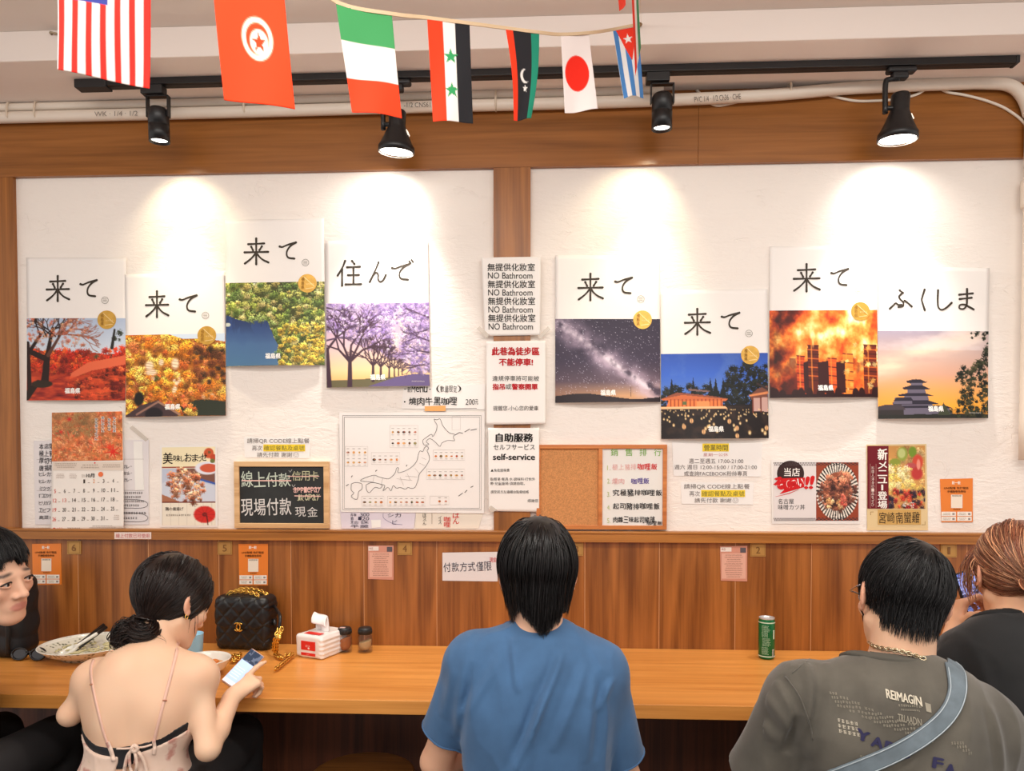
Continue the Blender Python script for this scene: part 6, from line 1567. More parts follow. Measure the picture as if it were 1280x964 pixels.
def rot(yaw=0, pitch=0, roll=0):
    """head or body frame: columns right, forward, up; yaw to the left, pitch up, roll to the right shoulder (degrees), body facing the wall"""
    return np.array((Matrix.Rotation(math.radians(yaw), 3, 'Z') @ Matrix.Rotation(math.radians(pitch), 3, 'X') @ Matrix.Rotation(math.radians(roll), 3, 'Y')))
A3 = lambda v: np.array(v, float)

def hand_prims(w_, d, n, s, curls, thumb, sc=1.0, spread=0.06):
    """w_ wrist, d towards the fingers, n out of the back of the hand, s towards the thumb"""
    d = norm(d); n = norm(n - d * np.dot(n, d)); s = norm(s - d * np.dot(s, d) - n * np.dot(s, n)); P_ = []; k = .006
    for x in (.018, .004, -.010, -.022):
        P_.append(('cap', 'hand', w_ + (d * .012 + s * x * .7) * sc, w_ + (d * .080 + s * x * 1.1 + n * .002) * sc, .0125 * sc, .0115 * sc, .010))
    P_.append(('cap', 'hand', w_ - d * .012 * sc, w_ + d * .03 * sc, .021 * sc, .022 * sc, .012))
    L = [(.040, .024, .020), (.044, .028, .021), (.041, .026, .020), (.032, .020, .018)]; xs = [.026, .008, -.010, -.026]
    for f in range(4):
        p = w_ + (d * (.086 - .004 * abs(f - 1)) + s * xs[f]) * sc; ang = 0.0; r = [.0095, .0086, .0078, .0066][0] * (1 if f < 3 else .88) * sc
        dd = norm(d + s * spread * (1.5 - f))
        for j in range(3):
            ang += math.radians(curls[f][j]); v = dd * math.cos(ang) - n * math.sin(ang); q = p + v * L[f][j] * sc
            P_.append(('cap', 'hand', p, q, r, r * .90, .003)); P_.append(('ell', 'hand', p, (r * 1.06,) * 3, None, .003)); p = q; r *= .91
    p = w_ + (d * .022 + s * .020 - n * .006) * sc
    for j, (l, r) in enumerate(((.042, .0135), (.032, .0108), (.026, .0095))):
        a, b_ = thumb[j]; v = norm(d * math.cos(math.radians(a)) * math.cos(math.radians(b_)) + s * math.sin(math.radians(a)) * math.cos(math.radians(b_)) - n * math.sin(math.radians(b_)))
        q = p + v * l * sc; P_.append(('cap', 'hand', p, q, r * sc, r * .86 * sc, .006)); p = q
    return P_

def head_prims(c, R, fem=False):
    H = lambda x, y, z: c + R @ A3((x, y, z)); P_ = []; g = 'head'; j = .92 if fem else 1.0
    P_ += [('ell', g, H(0, -.012, .030), (.076, .096, .090), R, .02), ('ell', g, H(0, .034, -.030), (.058 * j, .060, .086), R, .025),
           ('cap', g, H(-.050 * j, .005, -.055), H(-.018, .066, -.096), .019, .017, .02), ('cap', g, H(.050 * j, .005, -.055), H(.018, .066, -.096), .019, .017, .02),
           ('ell', g, H(0, .070, -.098), (.022, .018, .018), R, .02), ('cap', g, H(-.034, .083, .014), H(.034, .083, .014), .009, .009, .012),
           ('ell', g, H(-.042, .062, -.024), (.022, .022, .018), R, .02), ('ell', g, H(.042, .062, -.024), (.022, .022, .018), R, .02),
           ('cap', g, H(0, .088, .006), H(0, .106, -.032), .0065, .0095, .010), ('ell', g, H(0, .107, -.034), (.0105, .011, .0095), R, .006),
           ('ell', g, H(-.013, .097, -.038), (.0085, .009, .0075), R, .006), ('ell', g, H(.013, .097, -.038), (.0085, .009, .0075), R, .006),
           ('ell', g, H(0, .080, -.066), (.030, .013, .022), R, .012),
           ('cap', g, H(-.024, .084, -.0605), H(0, .0925, -.0610), .0038, .0046, .003), ('cap', g, H(.024, .084, -.0605), H(0, .0925, -.0610), .0038, .0046, .003),
           ('cap', g, H(-.018, .089, -.0715), H(0, .0905, -.0715), .0042, .0050, .003), ('cap', g, H(.018, .089, -.0715), H(0, .0905, -.0715), .0042, .0050, .003)]
    for sx in (-1, 1):
        Re = R @ rot(sx * 24)
        P_ += [('ell', 'ear', H(sx * .080, -.012, -.006), (.0065, .017, .030), Re, .006), ('cap', 'ear', H(sx * .077, .002, -.030), H(sx * .079, -.003, -.036), .006, .006, .006),
               ('ell', 'lid', H(sx * .031, .0815, -.002), (.0165, .010, .0105), R, .006)]
    return P_
def head_subs(c, R):
    H = lambda x, y, z: c + R @ A3((x, y, z)); o = []
    for sx in (-1, 1):
        Re = R @ rot(sx * 24)
        o += [('ell', '', H(sx * .0865, -.006, -.002), (.0055, .009, .019), Re), ('cap', '', H(sx * .0065, .103, -.046), H(sx * .0065, .104, -.040), .0028, .0028)]
    o.append(('cap', '', H(-.019, .099, -.0668), H(.019, .099, -.0668), .0016, .0016))
    return o

def body_prims(J, fem=False):
    P_ = []; up = norm(J['nb'] - J['pe']); rt = norm(J['shR'] - J['shL']); fw = norm(np.cross(up, rt)); up2 = np.cross(rt, fw); R = np.stack([rt, fw, up2], 1)
    J['R'] = R; T = lambda t: J['pe'] + (J['nb'] - J['pe']) * t; tw = J.get('tw', .165); td = J.get('td', .105)
    L = np.linalg.norm(J['nb'] - J['pe']); bow = J.get('bow', .02)
    P_ += [('ell', 'torso', T(.68) - fw * bow, (tw, td, L * .40), R, .03), ('ell', 'torso', T(.36) - fw * bow * .6, (tw * (.80 if fem else .92), td * .92, L * .36), R, .04), ('ell', 'torso', T(.04), (tw * (1.06 if fem else 1.0), td * 1.15, .105), R, .05),
           ('ell', 'torso', T(.86) - fw * bow * .8, (tw * .80, td * .72, L * .16), R, .04)]
    for s in 'LR':
        sh, el, wr = J['sh' + s], J['el' + s], J['wr' + s]
        P_ += [('cap', 'torso', J['nb'] + (sh - J['nb']) * .12 - up * .012, J['nb'] + (sh - J['nb']) * .80 + up * (.012 if not fem else .004), .040 * J.get('tz', 1), .040 * J.get('tz', 1), .035), ('cap', 'torso', T(.62) + (sh - T(.86)) * .55, sh, .07, .052, .04),
               ('ell', 'sho', sh, (J.get('rs', .056),) * 3, None, .03), ('cap', 'arm', sh, el, J.get('ra', .046), J.get('ra', .046) * .84, .02), ('cap', 'fore', el, el + (wr - el) * .35, J.get('ra', .046) * .82, J.get('ra', .046) * .86, .012), ('cap', 'fore', el + (wr - el) * .35, wr, J.get('ra', .046) * .86, J.get('rw', .026), .012)]
    nk = J['hd'] + J['hR'] @ A3((0, -.022, -.065)); rn = J.get('rn', .054)
    P_ += [('cap', 'neck', J['nb'] - up * .03, nk, rn * 1.08, rn, .022)]
    kn = [J['pe'] + A3((sx * .10, .42, -.01)) for sx in (-1, 1)]
    for sx, k in zip((-1, 1), kn):
        hp = J['pe'] + A3((sx * .085, .02, -.02)); an = A3((k[0], k[1] - .03, .085))
        P_ += [('cap', 'leg', hp, k, .082, .056, .03), ('cap', 'leg', k, k + (an - k) * .35, .054, .056, .02), ('cap', 'leg', k + (an - k) * .35, an, .056, .036, .02), ('cap', 'foot', an + A3((0, -.02, -.045)), an + A3((0, .14, -.055)), .037, .030, .02)]
    return P_

def bounds(prims, pad):
    lo = np.full(3, 1e9); hi = -lo
    for p in prims:
        if p[0] == 'cap': r = max(p[4], p[5]); a = np.minimum(p[2], p[3]) - r; b_ = np.maximum(p[2], p[3]) + r
        else: r = max(p[3]); a = p[2] - r; b_ = p[2] + r
        lo = np.minimum(lo, a); hi = np.maximum(hi, b_)
    return lo - pad, hi + pad

def tri_bvh(V, Q): return BVHTree.FromPolygons([tuple(v) for v in V], [tuple(int(i) for i in q) for q in Q])

def make_body(root, J, skin, h=.0045, fem=False, hands=None, lips=(176, 96, 88), disp=None):
    P_ = body_prims(J, fem) + head_prims(J['hd'], J['hR'], fem) + (hands or [])
    lo, hi = bounds(P_, .02); S = SDF(lo, hi, h)
    for p in P_: S.prim(p)
    for p in head_subs(J['hd'], J['hR']): S.sub(p, .003)
    if disp: S.near(disp)
    V, Q = S.mesh(); V = relax(V, Q, 1, .5)
    q = (V - J['hd']) @ J['hR']; base = np.array(skin) / 255.0
    col = np.ones((len(V), 3)) * base
    n = noise3(V * 22, 5)[:, None]; col = col * (1 + (n - .5) * np.array((.03, .07, .09)))
    def tint(m, c, a): nonlocal col; m = (np.clip(m, 0, 1) * a)[:, None]; col = col * (1 - m) + np.array(c) / 255.0 * m
    hd_m = (np.abs(q[:, 0]) < .1) & (np.abs(q[:, 2]) < .14) & (q[:, 1] > -.12) & (q[:, 1] < .13)
    tint(hd_m * np.exp(-((np.abs(q[:, 0]) - .045) / .02) ** 2 - ((q[:, 2] + .035) / .022) ** 2) * (q[:, 1] > .03), (226, 130, 112), .18)
    tint(hd_m * (q[:, 1] > .084) * np.clip(1.35 - ((q[:, 0] / .023) ** 2 + ((q[:, 2] + .0670) / .0105) ** 2), 0, 1) * 2, lips, .8)
    tint(hd_m * (np.abs(np.abs(q[:, 0]) - .082) < .012) * (np.abs(q[:, 2] + .005) < .036) * (q[:, 1] < .02), (222, 134, 110), .35)
    tint(hd_m * (q[:, 1] > .06) * np.exp(-((np.abs(q[:, 0]) - .033) / .017) ** 4 - ((q[:, 2] - .021 + .15 * (np.abs(q[:, 0]) - .033) ** 1) / .0036) ** 2), (52, 40, 36), J.get('brow', .85))
    return quads('body', V, Q, skin_mat('skin'), root, col), P_, tri_bvh(V, Q)

def cloth(root, name, P_, m, J, infl, tags, cuts=(), subs=(), h=.0045, disp=None, extra=(), part_of=None, relax_n=2, tag_infl=None):
    P2 = [p for p in P_ if p[1] in tags] + list(extra)
    lo, hi = bounds(P2, .03 + infl); S = SDF(lo, hi, h)
    for p in P2: S.prim(p, (tag_infl or {}).get(p[1], infl))
    if disp: S.near(disp, .02)
    for f in cuts: S.cut(f)
    for p in subs: S.sub(p, .003)
    V, Q = S.mesh(); V = relax(V, Q, relax_n, .5)
    return quads(name, V, Q, m, part_of or root), tri_bvh(V, Q)

def below(p, n): p = A3(p); n = norm(n); return lambda X, Y, Z: (X - p[0]) * n[0] + (Y - p[1]) * n[1] + (Z - p[2]) * n[2]
def sleeve_cut(sh, el, t, rad=.13):
    """cuts the sleeve off at t along the upper arm, near the arm only"""
    d = norm(el - sh); p = sh + (el - sh) * t
    def f(X, Y, Z):
        a = (X - p[0]) * d[0] + (Y - p[1]) * d[1] + (Z - p[2]) * d[2]
        r = np.sqrt(np.maximum((X - p[0]) ** 2 + (Y - p[1]) ** 2 + (Z - p[2]) ** 2 - a * a, 0)) - rad
        return np.where(r < 0, a, -1.0) if True else a
    return f
def folds(c, amp, seed, sx=9.0, sz=3.0, lines=(), warp=.35, face=None):
    def f(p):
        q = (p - c) * np.array((sx, sx * .6, sz)); q = q + warp * 2 * (noise3(q * .7 + 5, seed + 1)[:, None] - .5)
        r = 1 - np.abs(2 * noise3(q, seed) - 1); r2 = 1 - np.abs(2 * noise3(q * 2.1 + 3, seed + 2) - 1)
        o = amp * ((r ** 3 - .35) + .45 * (r2 ** 3 - .35))
        for (a, b_, wd, am) in lines:              # creases drawn between two points (x, z)
            ax, az = a; bx_, bz = b_; L = (bx_ - ax) ** 2 + (bz - az) ** 2
            t = np.clip(((p[:, 0] - ax) * (bx_ - ax) + (p[:, 2] - az) * (bz - az)) / L, 0, 1)
            dd = np.hypot(p[:, 0] - ax - t * (bx_ - ax), p[:, 2] - az - t * (bz - az)) / wd
            sid = np.sign((p[:, 0] - ax) * (bz - az) - (p[:, 2] - az) * (bx_ - ax))
            o = o + am * np.exp(-dd ** 2) * (np.sin(t * PI) ** .5) * (p[:, 1] < c[1]) - am * .6 * np.exp(-(dd - 1.6 * sid) ** 2) * (np.sin(t * PI) ** .5) * (p[:, 1] < c[1])
        return o
    return f

def hole_dist(c, X, Y, Z):
    a, b_, ra, rb = A3(c[2]), A3(c[3]), c[4], c[5]; ab = b_ - a; t = np.clip(((X - a[0]) * ab[0] + (Y - a[1]) * ab[1] + (Z - a[2]) * ab[2]) / (ab @ ab), 0, 1)
    return np.sqrt((X - a[0] - t * ab[0]) ** 2 + (Y - a[1] - t * ab[1]) ** 2 + (Z - a[2] - t * ab[2]) ** 2) - (ra + (rb - ra) * t)
def collar(root, P_, m, J, infl, hole, shirt, wd=.017):
    return cloth(root, 'collar_rib', P_, m, J, infl, ('torso', 'sho'), cuts=[lambda X, Y, Z: hole_dist(hole, X, Y, Z) - wd, lambda X, Y, Z: J['nb'][2] - .12 - Z], subs=[hole], h=.0032, part_of=shirt, relax_n=1)
# ---------------------------------------------------------------- hair
def strands(roots, flow, J, steps, seg, lift, length, rad, e_r=(.078, .098, .092), e_c=(0, -.012, .030), seed=1, jitter=.25, stop=None, sides=3, hug=1.0, tuck=.15):
    """hair drawn out from the scalp: roots (n, 3) in the head's own frame; returns the polylines and radii"""
    rs = np.random.RandomState(seed); n = len(roots); er, ec = np.array(e_r), np.array(e_c)
    p = roots.copy(); out = [p.copy()]; L = length if isinstance(length, np.ndarray) else np.full(n, length)
    L = L * rs.uniform(.75, 1.12, n); al = np.ones(n, bool); prev = np.zeros((n, 3)); jt = rs.normal(0, jitter, (n, 3)); li = lift * rs.uniform(.2, 1.25, n)
    for k in range(steps):
        d = flow(p, k / steps) + jt * .5; d = d / (np.linalg.norm(d, axis=1)[:, None] + 1e-9)
        if hug:
            nn = (p - ec) / er ** 2; low = p[:, 2] < -.02; nn[low, 2] = 0; nn = nn / (np.linalg.norm(nn, axis=1)[:, None] + 1e-9)
            dn = (d * nn).sum(1); d = d - nn * (np.maximum(dn, 0) * hug + np.where(low, tuck, 0.0))[:, None]; d = d / (np.linalg.norm(d, axis=1)[:, None] + 1e-9)
        d = prev * .35 + d * .65 if k else d; d = d / (np.linalg.norm(d, axis=1)[:, None] + 1e-9); prev = d
        q = p + d * seg
        e = (q - ec) / er; m = np.linalg.norm(e, axis=1); t = 1 + li * min(1.0, (k + 1) / 4)
        inside = m < t; q = np.where(inside[:, None], ec + e / np.maximum(m, 1e-6)[:, None] * t[:, None] * er, q)
        al = al & (seg * k < L)
        if stop is not None: al = al & ~stop(q)
        q = np.where(al[:, None], q, p); p = q; out.append(p.copy())
    return np.stack(out, 1), rad
def hair_mesh(name, root, J, groups, rgb, m, cap=None, sides=3, seed=3, hl=None):
    VV = []; QQ = []; CC = []; off = 0; rs = np.random.RandomState(seed); base = np.array(rgb) / 255.0
    if cap is not None:
        V, Q = cap; VV.append(V); QQ.append(Q); CC.append(np.ones((len(V), 3)) * base * .9); off = len(V)
    for (pl, rad) in groups:
        n, s_, _ = pl.shape
        W3 = J['hd'] + pl @ J['hR'].T if J is not None else pl
        tg = np.zeros_like(W3); tg[:, 1:-1] = W3[:, 2:] - W3[:, :-2]; tg[:, 0] = W3[:, 1] - W3[:, 0]; tg[:, -1] = W3[:, -1] - W3[:, -2]
        ln = np.linalg.norm(tg, axis=2, keepdims=True)
        for k in range(1, s_):      # strands that have ended keep their last direction
            bad = ln[:, k, 0] < 1e-6; tg[bad, k] = tg[bad, k - 1]
        tg = tg / (np.linalg.norm(tg, axis=2, keepdims=True) + 1e-9)
        ref = rs.normal(0, 1, (n, 1, 3)); u = np.cross(tg, ref); u /= np.linalg.norm(u, axis=2, keepdims=True) + 1e-9; v = np.cross(tg, u)
        d = np.linalg.norm(np.diff(W3, axis=1), axis=2); cum = np.concatenate([np.zeros((n, 1)), np.cumsum(d, 1)], 1); fr = cum / (cum[:, -1:] + 1e-9)
        rr = rad * rs.uniform(.6, 1.25, (n, 1)) * np.clip(1.0 - .85 * fr ** 2.5, .12, 1)
        ang = np.arange(sides) * 2 * PI / sides
        ring = W3[:, :, None, :] + rr[:, :, None, None] * (np.cos(ang)[None, None, :, None] * u[:, :, None, :] + np.sin(ang)[None, None, :, None] * v[:, :, None, :])
        VV.append(ring.reshape(-1, 3)); idx = np.arange(n * s_ * sides).reshape(n, s_, sides) + off
        a = idx[:, :-1]; b_ = idx[:, 1:]; q = np.stack([a, np.roll(a, -1, 2), np.roll(b_, -1, 2), b_], -1).reshape(-1, 4)
        QQ.append(q); off += n * s_ * sides
        var = rs.uniform(.55, 1.5, (n, 1, 1)) if hl is None else rs.uniform(.7, 1.25, (n, 1, 1))
        c = base[None, None, :] * var
        if hl is not None: mk = (rs.rand(n, 1, 1) < hl[1]); c = np.where(mk, np.array(hl[0])[None, None, :] / 255.0 * var, c)
        CC.append(np.repeat(np.broadcast_to(c, (n, s_, 3)).reshape(-1, 3), sides, 0))
    return quads(name, np.concatenate(VV), np.concatenate(QQ), m, root, np.concatenate(CC))
def scalp(n, keep, seed=1, e_r=(.077, .097, .091), e_c=(0, -.012, .030)):
    rs = np.random.RandomState(seed); v = rs.normal(0, 1, (n * 4, 3)); v /= np.linalg.norm(v, axis=1)[:, None]
    p = np.array(e_c) + v * np.array(e_r); return p[keep(p)][:n]
def hair_cap(J, keep_f, infl=.006, h=.004, extra=()):
    H = lambda x, y, z: J['hd'] + J['hR'] @ A3((x, y, z)); c = H(0, -.012, .030); S = SDF(c - .19, c + .19, h)
    S.prim(('ell', '', c, (.076 + infl, .096 + infl, .090 + infl), J['hR'], .01))
    for p in extra: S.prim(p)
    R, hd = J['hR'], J['hd']
    def f(X, Y, Z):
        q = [R[0, i] * (X - hd[0]) + R[1, i] * (Y - hd[1]) + R[2, i] * (Z - hd[2]) for i in range(3)]; return keep_f(*q)
    S.cut(f); return S.mesh()
def whorl_flow(w_, g, gw=.6, curl=.0, fwd=0.0):
    w_ = np.array(w_)
    def f(p, t):
        r = p - w_; r = r / (np.linalg.norm(r, axis=1)[:, None] + 1e-6); tw = np.cross(r, np.array((0, 0, 1.0)))
        return r * (1 - gw * min(1, .3 + t)) + np.array(g) * gw * (.6 + t) + tw * curl + np.array((0, fwd, 0))
    return f

wood_seat = wood('stool_wood', (140, 88, 40), (178, 120, 60), 'x', 2.0, .4, .5)
steel = mat('dark_steel', (40, 36, 34), .4, metal=.6)
def stool(c, label):
    t = thing('bar_stool', label, 'stool', (c[0], c[1], 0), 'round stools at the counter')
    m = MB(); m.lathe([(.001, .412), (.150, .412), (.160, .418), (.163, .432), (.160, .446), (.150, .451), (.001, .452)], c=(c[0], c[1], 0), n=40); m.build('seat', wood_seat, t)
    for k in range(4):
        a = PI / 4 + k * PI / 2; m = MB(); m.tube([(c[0] + .11 * math.cos(a), c[1] + .11 * math.sin(a), .4115), (c[0] + .165 * math.cos(a), c[1] + .165 * math.sin(a), .001)], .012, 10); m.build('leg', steel, t)
    m = MB(); m.tube([(c[0] + .146 * math.cos(a), c[1] + .146 * math.sin(a), .15) for a in np.linspace(0, 2 * PI, 32, endpoint=False)], .008, 8, closed=True); m.build('foot_ring', steel, t)
pv = P(457, 945, -.21); stool((P(457, 950, -.34).x, -.375), 'empty round wooden stool tucked under the counter beside the man in blue')

def trousers(root, P_, J, m, label=None):
    hz = J['pe'][2] + .07
    cl, _ = cloth(root, 'trousers', P_, m, J, .010, ('torso', 'leg'), cuts=[lambda X, Y, Z: Z - hz], h=.009, disp=folds(J['pe'], .006, 31, 10, 8))
    sh, _ = cloth(root, 'shoes', P_, mat('dark_shoe', (40, 38, 40), .5), J, .006, ('foot',), h=.007)
def pv_(px, py, Y): return np.array(P(px, py, Y))
denim = mat('dark_denim', (44, 50, 66), .8, bump=.3, bscale=900)
dark_trou = mat('dark_trousers', (36, 34, 36), .8)

def seated(label, J, stool_label):
    root = thing('person', label, 'person', (J['pe'][0], J['pe'][1], .453)); stool((J['pe'][0], J['pe'][1]), stool_label); return root
def rest_hands(J, s=1):
    o = []
    for k in 'LR':
        d = norm(J['wr' + k] - J['el' + k]); sd = A3((1 if k == 'L' else -1, 0, 0))
        o += hand_prims(J['wr' + k], d + A3((0, .3, -.2)), A3((0, -.2, 1)), sd, [(18, 22, 14)] * 4, ((38, 10), (22, 8), (10, 6)))
    return o

# ---------------------------------------------------------------- the man in the blue shirt
Y0 = -.93
J = dict(hd=pv_(672, 716, Y0 + .02), hR=rot(2, -13, 0), nb=pv_(673, 800, Y0), shL=pv_(594, 832, Y0 - .01), shR=pv_(747, 842, Y0 - .01), elL=pv_(546, 952, Y0 + .05), elR=pv_(780, 972, Y0 + .05), tw=.165, td=.108, rs=.054, ra=.045, bow=.02)
J['pe'] = A3((pv_(668, 900, Y0)[0], Y0 - .03, .565))
J['wrL'] = A3((J['elL'][0] + .14, -.66, .66)); J['wrR'] = A3((J['elR'][0] - .15, -.66, .65))
root = seated('person in a plain blue t-shirt with a black mop of hair, back to the camera', J, 'round stool under the man in the blue t-shirt')
body, P_, bv = make_body(root, J, (226, 176, 146), hands=rest_hands(J))
trousers(root, P_, J, denim)
blue = mat('blue_cotton', (66, 102, 142), .9, sheen=.2, bump=.25, bscale=1200, vary=.14, vscale=14)
R = J['R']; nbp = J['nb']
xz = lambda px, py, Y=Y0 - .1: (lambda p: (p.x, p.z))(P(px, py, Y))
ln = [(xz(705, 812), xz(640, 960), .009, .012), (xz(640, 800), xz(648, 860), .008, .006), (xz(735, 825), xz(690, 930), .012, .007), (xz(625, 822), xz(578, 900), .010, .006), (xz(590, 830), xz(572, 940), .010, -.008), (xz(752, 840), xz(742, 950), .010, -.008), (xz(768, 850), xz(745, 890), .008, .006), (xz(680, 850), xz(655, 964), .010, .006), (xz(565, 840), xz(548, 910), .010, .005)]
shirt, bvC = cloth(root, 'tshirt', P_, blue, J, .012, ('torso', 'sho', 'arm'), tag_infl={'arm': .022, 'sho': .010, 'torso': .012},
    cuts=[sleeve_cut(J['shL'], J['elL'], .70), sleeve_cut(J['shR'], J['elR'], .80), lambda X, Y, Z: J['pe'][2] - .06 - Z], subs=[('cap', '', nbp + A3((0, .02, -.03)), nbp + A3((0, .06, .12)), .060, .075)],
    disp=folds(J['nb'], .0075, 11, 9, 2.8, ln), h=.004, relax_n=1, extra=[('cap', 'torso', nbp + A3((0, -.004, -.03)), nbp + A3((0, .008, .012)), .060, .052, .02)])
def loop_on(bvh, pts, off): 
    o = []
    for p in pts:
        l, n, i, d = bvh.find_nearest(Vector(p)); o.append(l + n * off if l is not None else Vector(p))
    return o
collar(root, P_, mat('blue_rib', (58, 92, 130), .9), J, .0138, ('cap', '', nbp + A3((0, .02, -.03)), nbp + A3((0, .06, .12)), .060, .075), shirt)
# hem bands of the sleeves
for s, t in (('L', .685), ('R', .785)):
    sh, el = J['sh' + s], J['el' + s]; d = norm(el - sh); u = norm(np.cross(d, (0, 1, 0))); v = np.cross(d, u); c = sh + (el - sh) * t
    q = loop_on(bvC, [Vector(c + (u * math.cos(a) + v * math.sin(a)) * .07) for a in np.linspace(0, 2 * PI, 36, endpoint=False)], .0004); m2 = MB(); m2.tube(q, .0022, 6, closed=True); m2.build('sleeve_hem', blue, shirt)
# hair: layered black mop falling to the nape
hb = hair_mat('black_hair', (17, 14, 14), .36, .45)
kf = lambda x, y, z: np.maximum(np.maximum(-(z - .85 * y + .098), (y - .055) - 3 * np.maximum(z - .045, 0)), -(z + .098))
cap = hair_cap(J, kf, .008)
keep = lambda p: (p[:, 2] - .75 * p[:, 1] > -.045) & ((p[:, 1] < .06) | (p[:, 2] > .055))
g_ = J['hR'].T @ A3((0, 0, -1))
fl_ = whorl_flow((.004, -.055, .118), g_, .62, .10)
rt_ = scalp(3800, keep, 4)
nape = np.abs(rt_[:, 0]) < .045
ln_ = np.where((rt_[:, 1] < -.02) & nape, .19, .165)
stop = lambda q: q[:, 2] < np.where((np.abs(q[:, 0] - .004) < .036) & (q[:, 1] < .0), -.150 + 1.1 * np.abs(q[:, 0] - .010), -.106 - .014 * np.sin(q[:, 0] * 190))
G1 = strands(rt_, fl_, J, 22, .0098, .10, ln_ * 1.2, .0012, seed=2, stop=stop, jitter=.12, tuck=.20)
lo_ = scalp(700, lambda p: keep(p) & (p[:, 2] < .06) & (p[:, 1] < .05), 9)
G2 = strands(lo_, lambda p, t: np.array(g_) * 1.0 + (p * np.array((.8, .8, 0))) * (1.5 if t < .5 else -6), J, 16, .0085, .09, .13, .0014, seed=5, stop=stop, jitter=.12, tuck=.3)
hair_mesh('hair', root, J, [G1, G2], (20, 16, 16), hb, cap)

# ---------------------------------------------------------------- the man in the grey washed shirt
Y0 = -1.06
J = dict(hd=pv_(1128, 748, Y0 + .04), hR=rot(-5, -15, 9), nb=pv_(1124, 842, Y0), shL=pv_(1006, 876, Y0 + .02), shR=pv_(1222, 914, Y0 - .03), elL=pv_(944, 985, Y0 + .10), elR=pv_(1240, 1060, Y0 + .08), tw=.178, td=.115, rs=.056, ra=.048, bow=.02, rn=.058, tz=.80)
J['pe'] = A3((pv_(1108, 900, Y0)[0], Y0 - .02, .565)); J['wrL'] = A3((J['elL'][0] + .10, -.80, .64)); J['wrR'] = A3((J['elR'][0] - .16, -.80, .63))
root = seated('person in a washed grey printed t-shirt with a denim strap across the back', J, 'round stool under the man in the washed grey t-shirt')
body, P_, bv = make_body(root, J, (228, 182, 150), hands=rest_hands(J))
trousers(root, P_, J, dark_trou)
grey = mat('washed_grey_cotton', (92, 87, 78), .9, sheen=.3, bump=.3, bscale=1000, vary=.30, vscale=9)
xz = lambda px, py, Y=Y0 - .1: (lambda p: (p.x, p.z))(P(px, py, Y))
nbp = J['nb']
ln = [(xz(1036, 812), xz(1010, 950), .010, .008), (xz(1060, 840), xz(1020, 960), .010, .006), (xz(990, 850), xz(1012, 905), .008, -.006), (xz(1012, 905), xz(1000, 964), .010, -.009), (xz(1160, 850), xz(1120, 950), .012, .006), (xz(1235, 880), xz(1240, 964), .010, .007), (xz(1090, 850), xz(1080, 920), .012, .005), (xz(950, 900), xz(985, 950), .012, .007), (xz(960, 870), xz(1000, 930), .010, .005)]
shirt, bvD = cloth(root, 'tshirt', P_, grey, J, .018, ('torso', 'sho', 'arm'), tag_infl={'arm': .032, 'sho': .018, 'torso': .018},
    cuts=[sleeve_cut(J['shL'], J['elL'], .88, .16), sleeve_cut(J['shR'], J['elR'], .90, .16), lambda X, Y, Z: J['pe'][2] - .10 - Z], subs=[('cap', '', nbp + A3((0, .02, -.020)), nbp + A3((-.01, .05, .12)), .072, .092)],
    disp=folds(J['nb'], .008, 17, 8, 2.8, ln), h=.004, relax_n=1)
collar(root, P_, mat('grey_rib', (82, 78, 70), .9), J, .0200, ('cap', '', nbp + A3((0, .02, -.020)), nbp + A3((-.01, .05, .12)), .072, .092), shirt, .02)
def seam(bvh, pts, Y, r, m, name, parent, n=6):
    q = []
    for p in catmull(pts, n):
        o = Vector(CAMP); d = ray(p[0], p[1]).normalized(); l, nn, i, dist = bvh.ray_cast(o, d)
        if l is not None: q.append(l - d * .0006)
    if len(q) > 2: m2 = MB(); m2.tube(q, r, 6); return m2.build(name, m, parent)
seam(bvD, [(1040, 803), (1012, 824), (990, 842)], 0, .0014, grey, 'shoulder_seam', shirt)
seam(bvD, [(982, 846), (1000, 872), (1012, 905), (1016, 925)], 0, .0016, grey, 'sleeve_seam', shirt)
# print on the back, laid onto the cloth along the room's depth
def on_cloth(bvh, Yp):
    def f(x, y, e=0):
        p = P(x, y, Yp); o = Vector((p.x, -3.0, p.z)); l, n, i, d = bvh.ray_cast(o, Vector((0, 1, 0)))
        if l is None: l, n, i, d = bvh.find_nearest(p)
        return Vector((l.x, l.y - .0014 - e, l.z))
    return f
Mk = Marks(on_cloth(bvD, Y0 - .125)); LT = (206, 196, 176); MT = (150, 142, 126); NV = (52, 50, 82)
Mk.text('REIMAGIN', (1113, 869, 1151, 878.5), LT, bold=.02, rot=9, lay=1); Mk.rect(1153, 877, 1158, 886, MT, 1, rot=9)
Mk.scribble(1120, 880, 1154, 884, 1, MT, 1, .9); Mk.scribble(1122, 885, 1150, 888, 1, MT, 1, .9)
Mk.text('TRLAADN', (1120, 893, 1145, 901), MT, bold=.006, rot=9, lay=1)
for k in range(4): 
    for j in range(9): Mk.scribble(1052 + j * 11 + k * 2, 878 + j * 3.2 + k * 4.3, 1062 + j * 11 + k * 2, 881.5 + j * 3.2 + k * 4.3, 1, MT, 1, 1.0, .8)
for k in range(3): Mk.scribble(1056, 907 + k * 6, 1078, 911.5 + k * 6, 1, LT, 1, 1.0, .9)
for j, (x, y) in enumerate(((1080, 921), (1094, 926), (1108, 930), (1122, 935), (1158, 943), (1172, 950))): Mk.text('YARUFA'[j], (x - 5.5, y - 6, x + 6, y + 6), NV, bold=.05, rot=12, lay=1)
for k in range(4): Mk.scribble(1176 + k * 6, 918 + k * 4, 1192 + k * 4, 922 + k * 4, 1, MT, 1, 1, .8)
Mk.scribble(1074, 944, 1086, 948, 1, MT, 1); Mk.build(shirt, 'print')
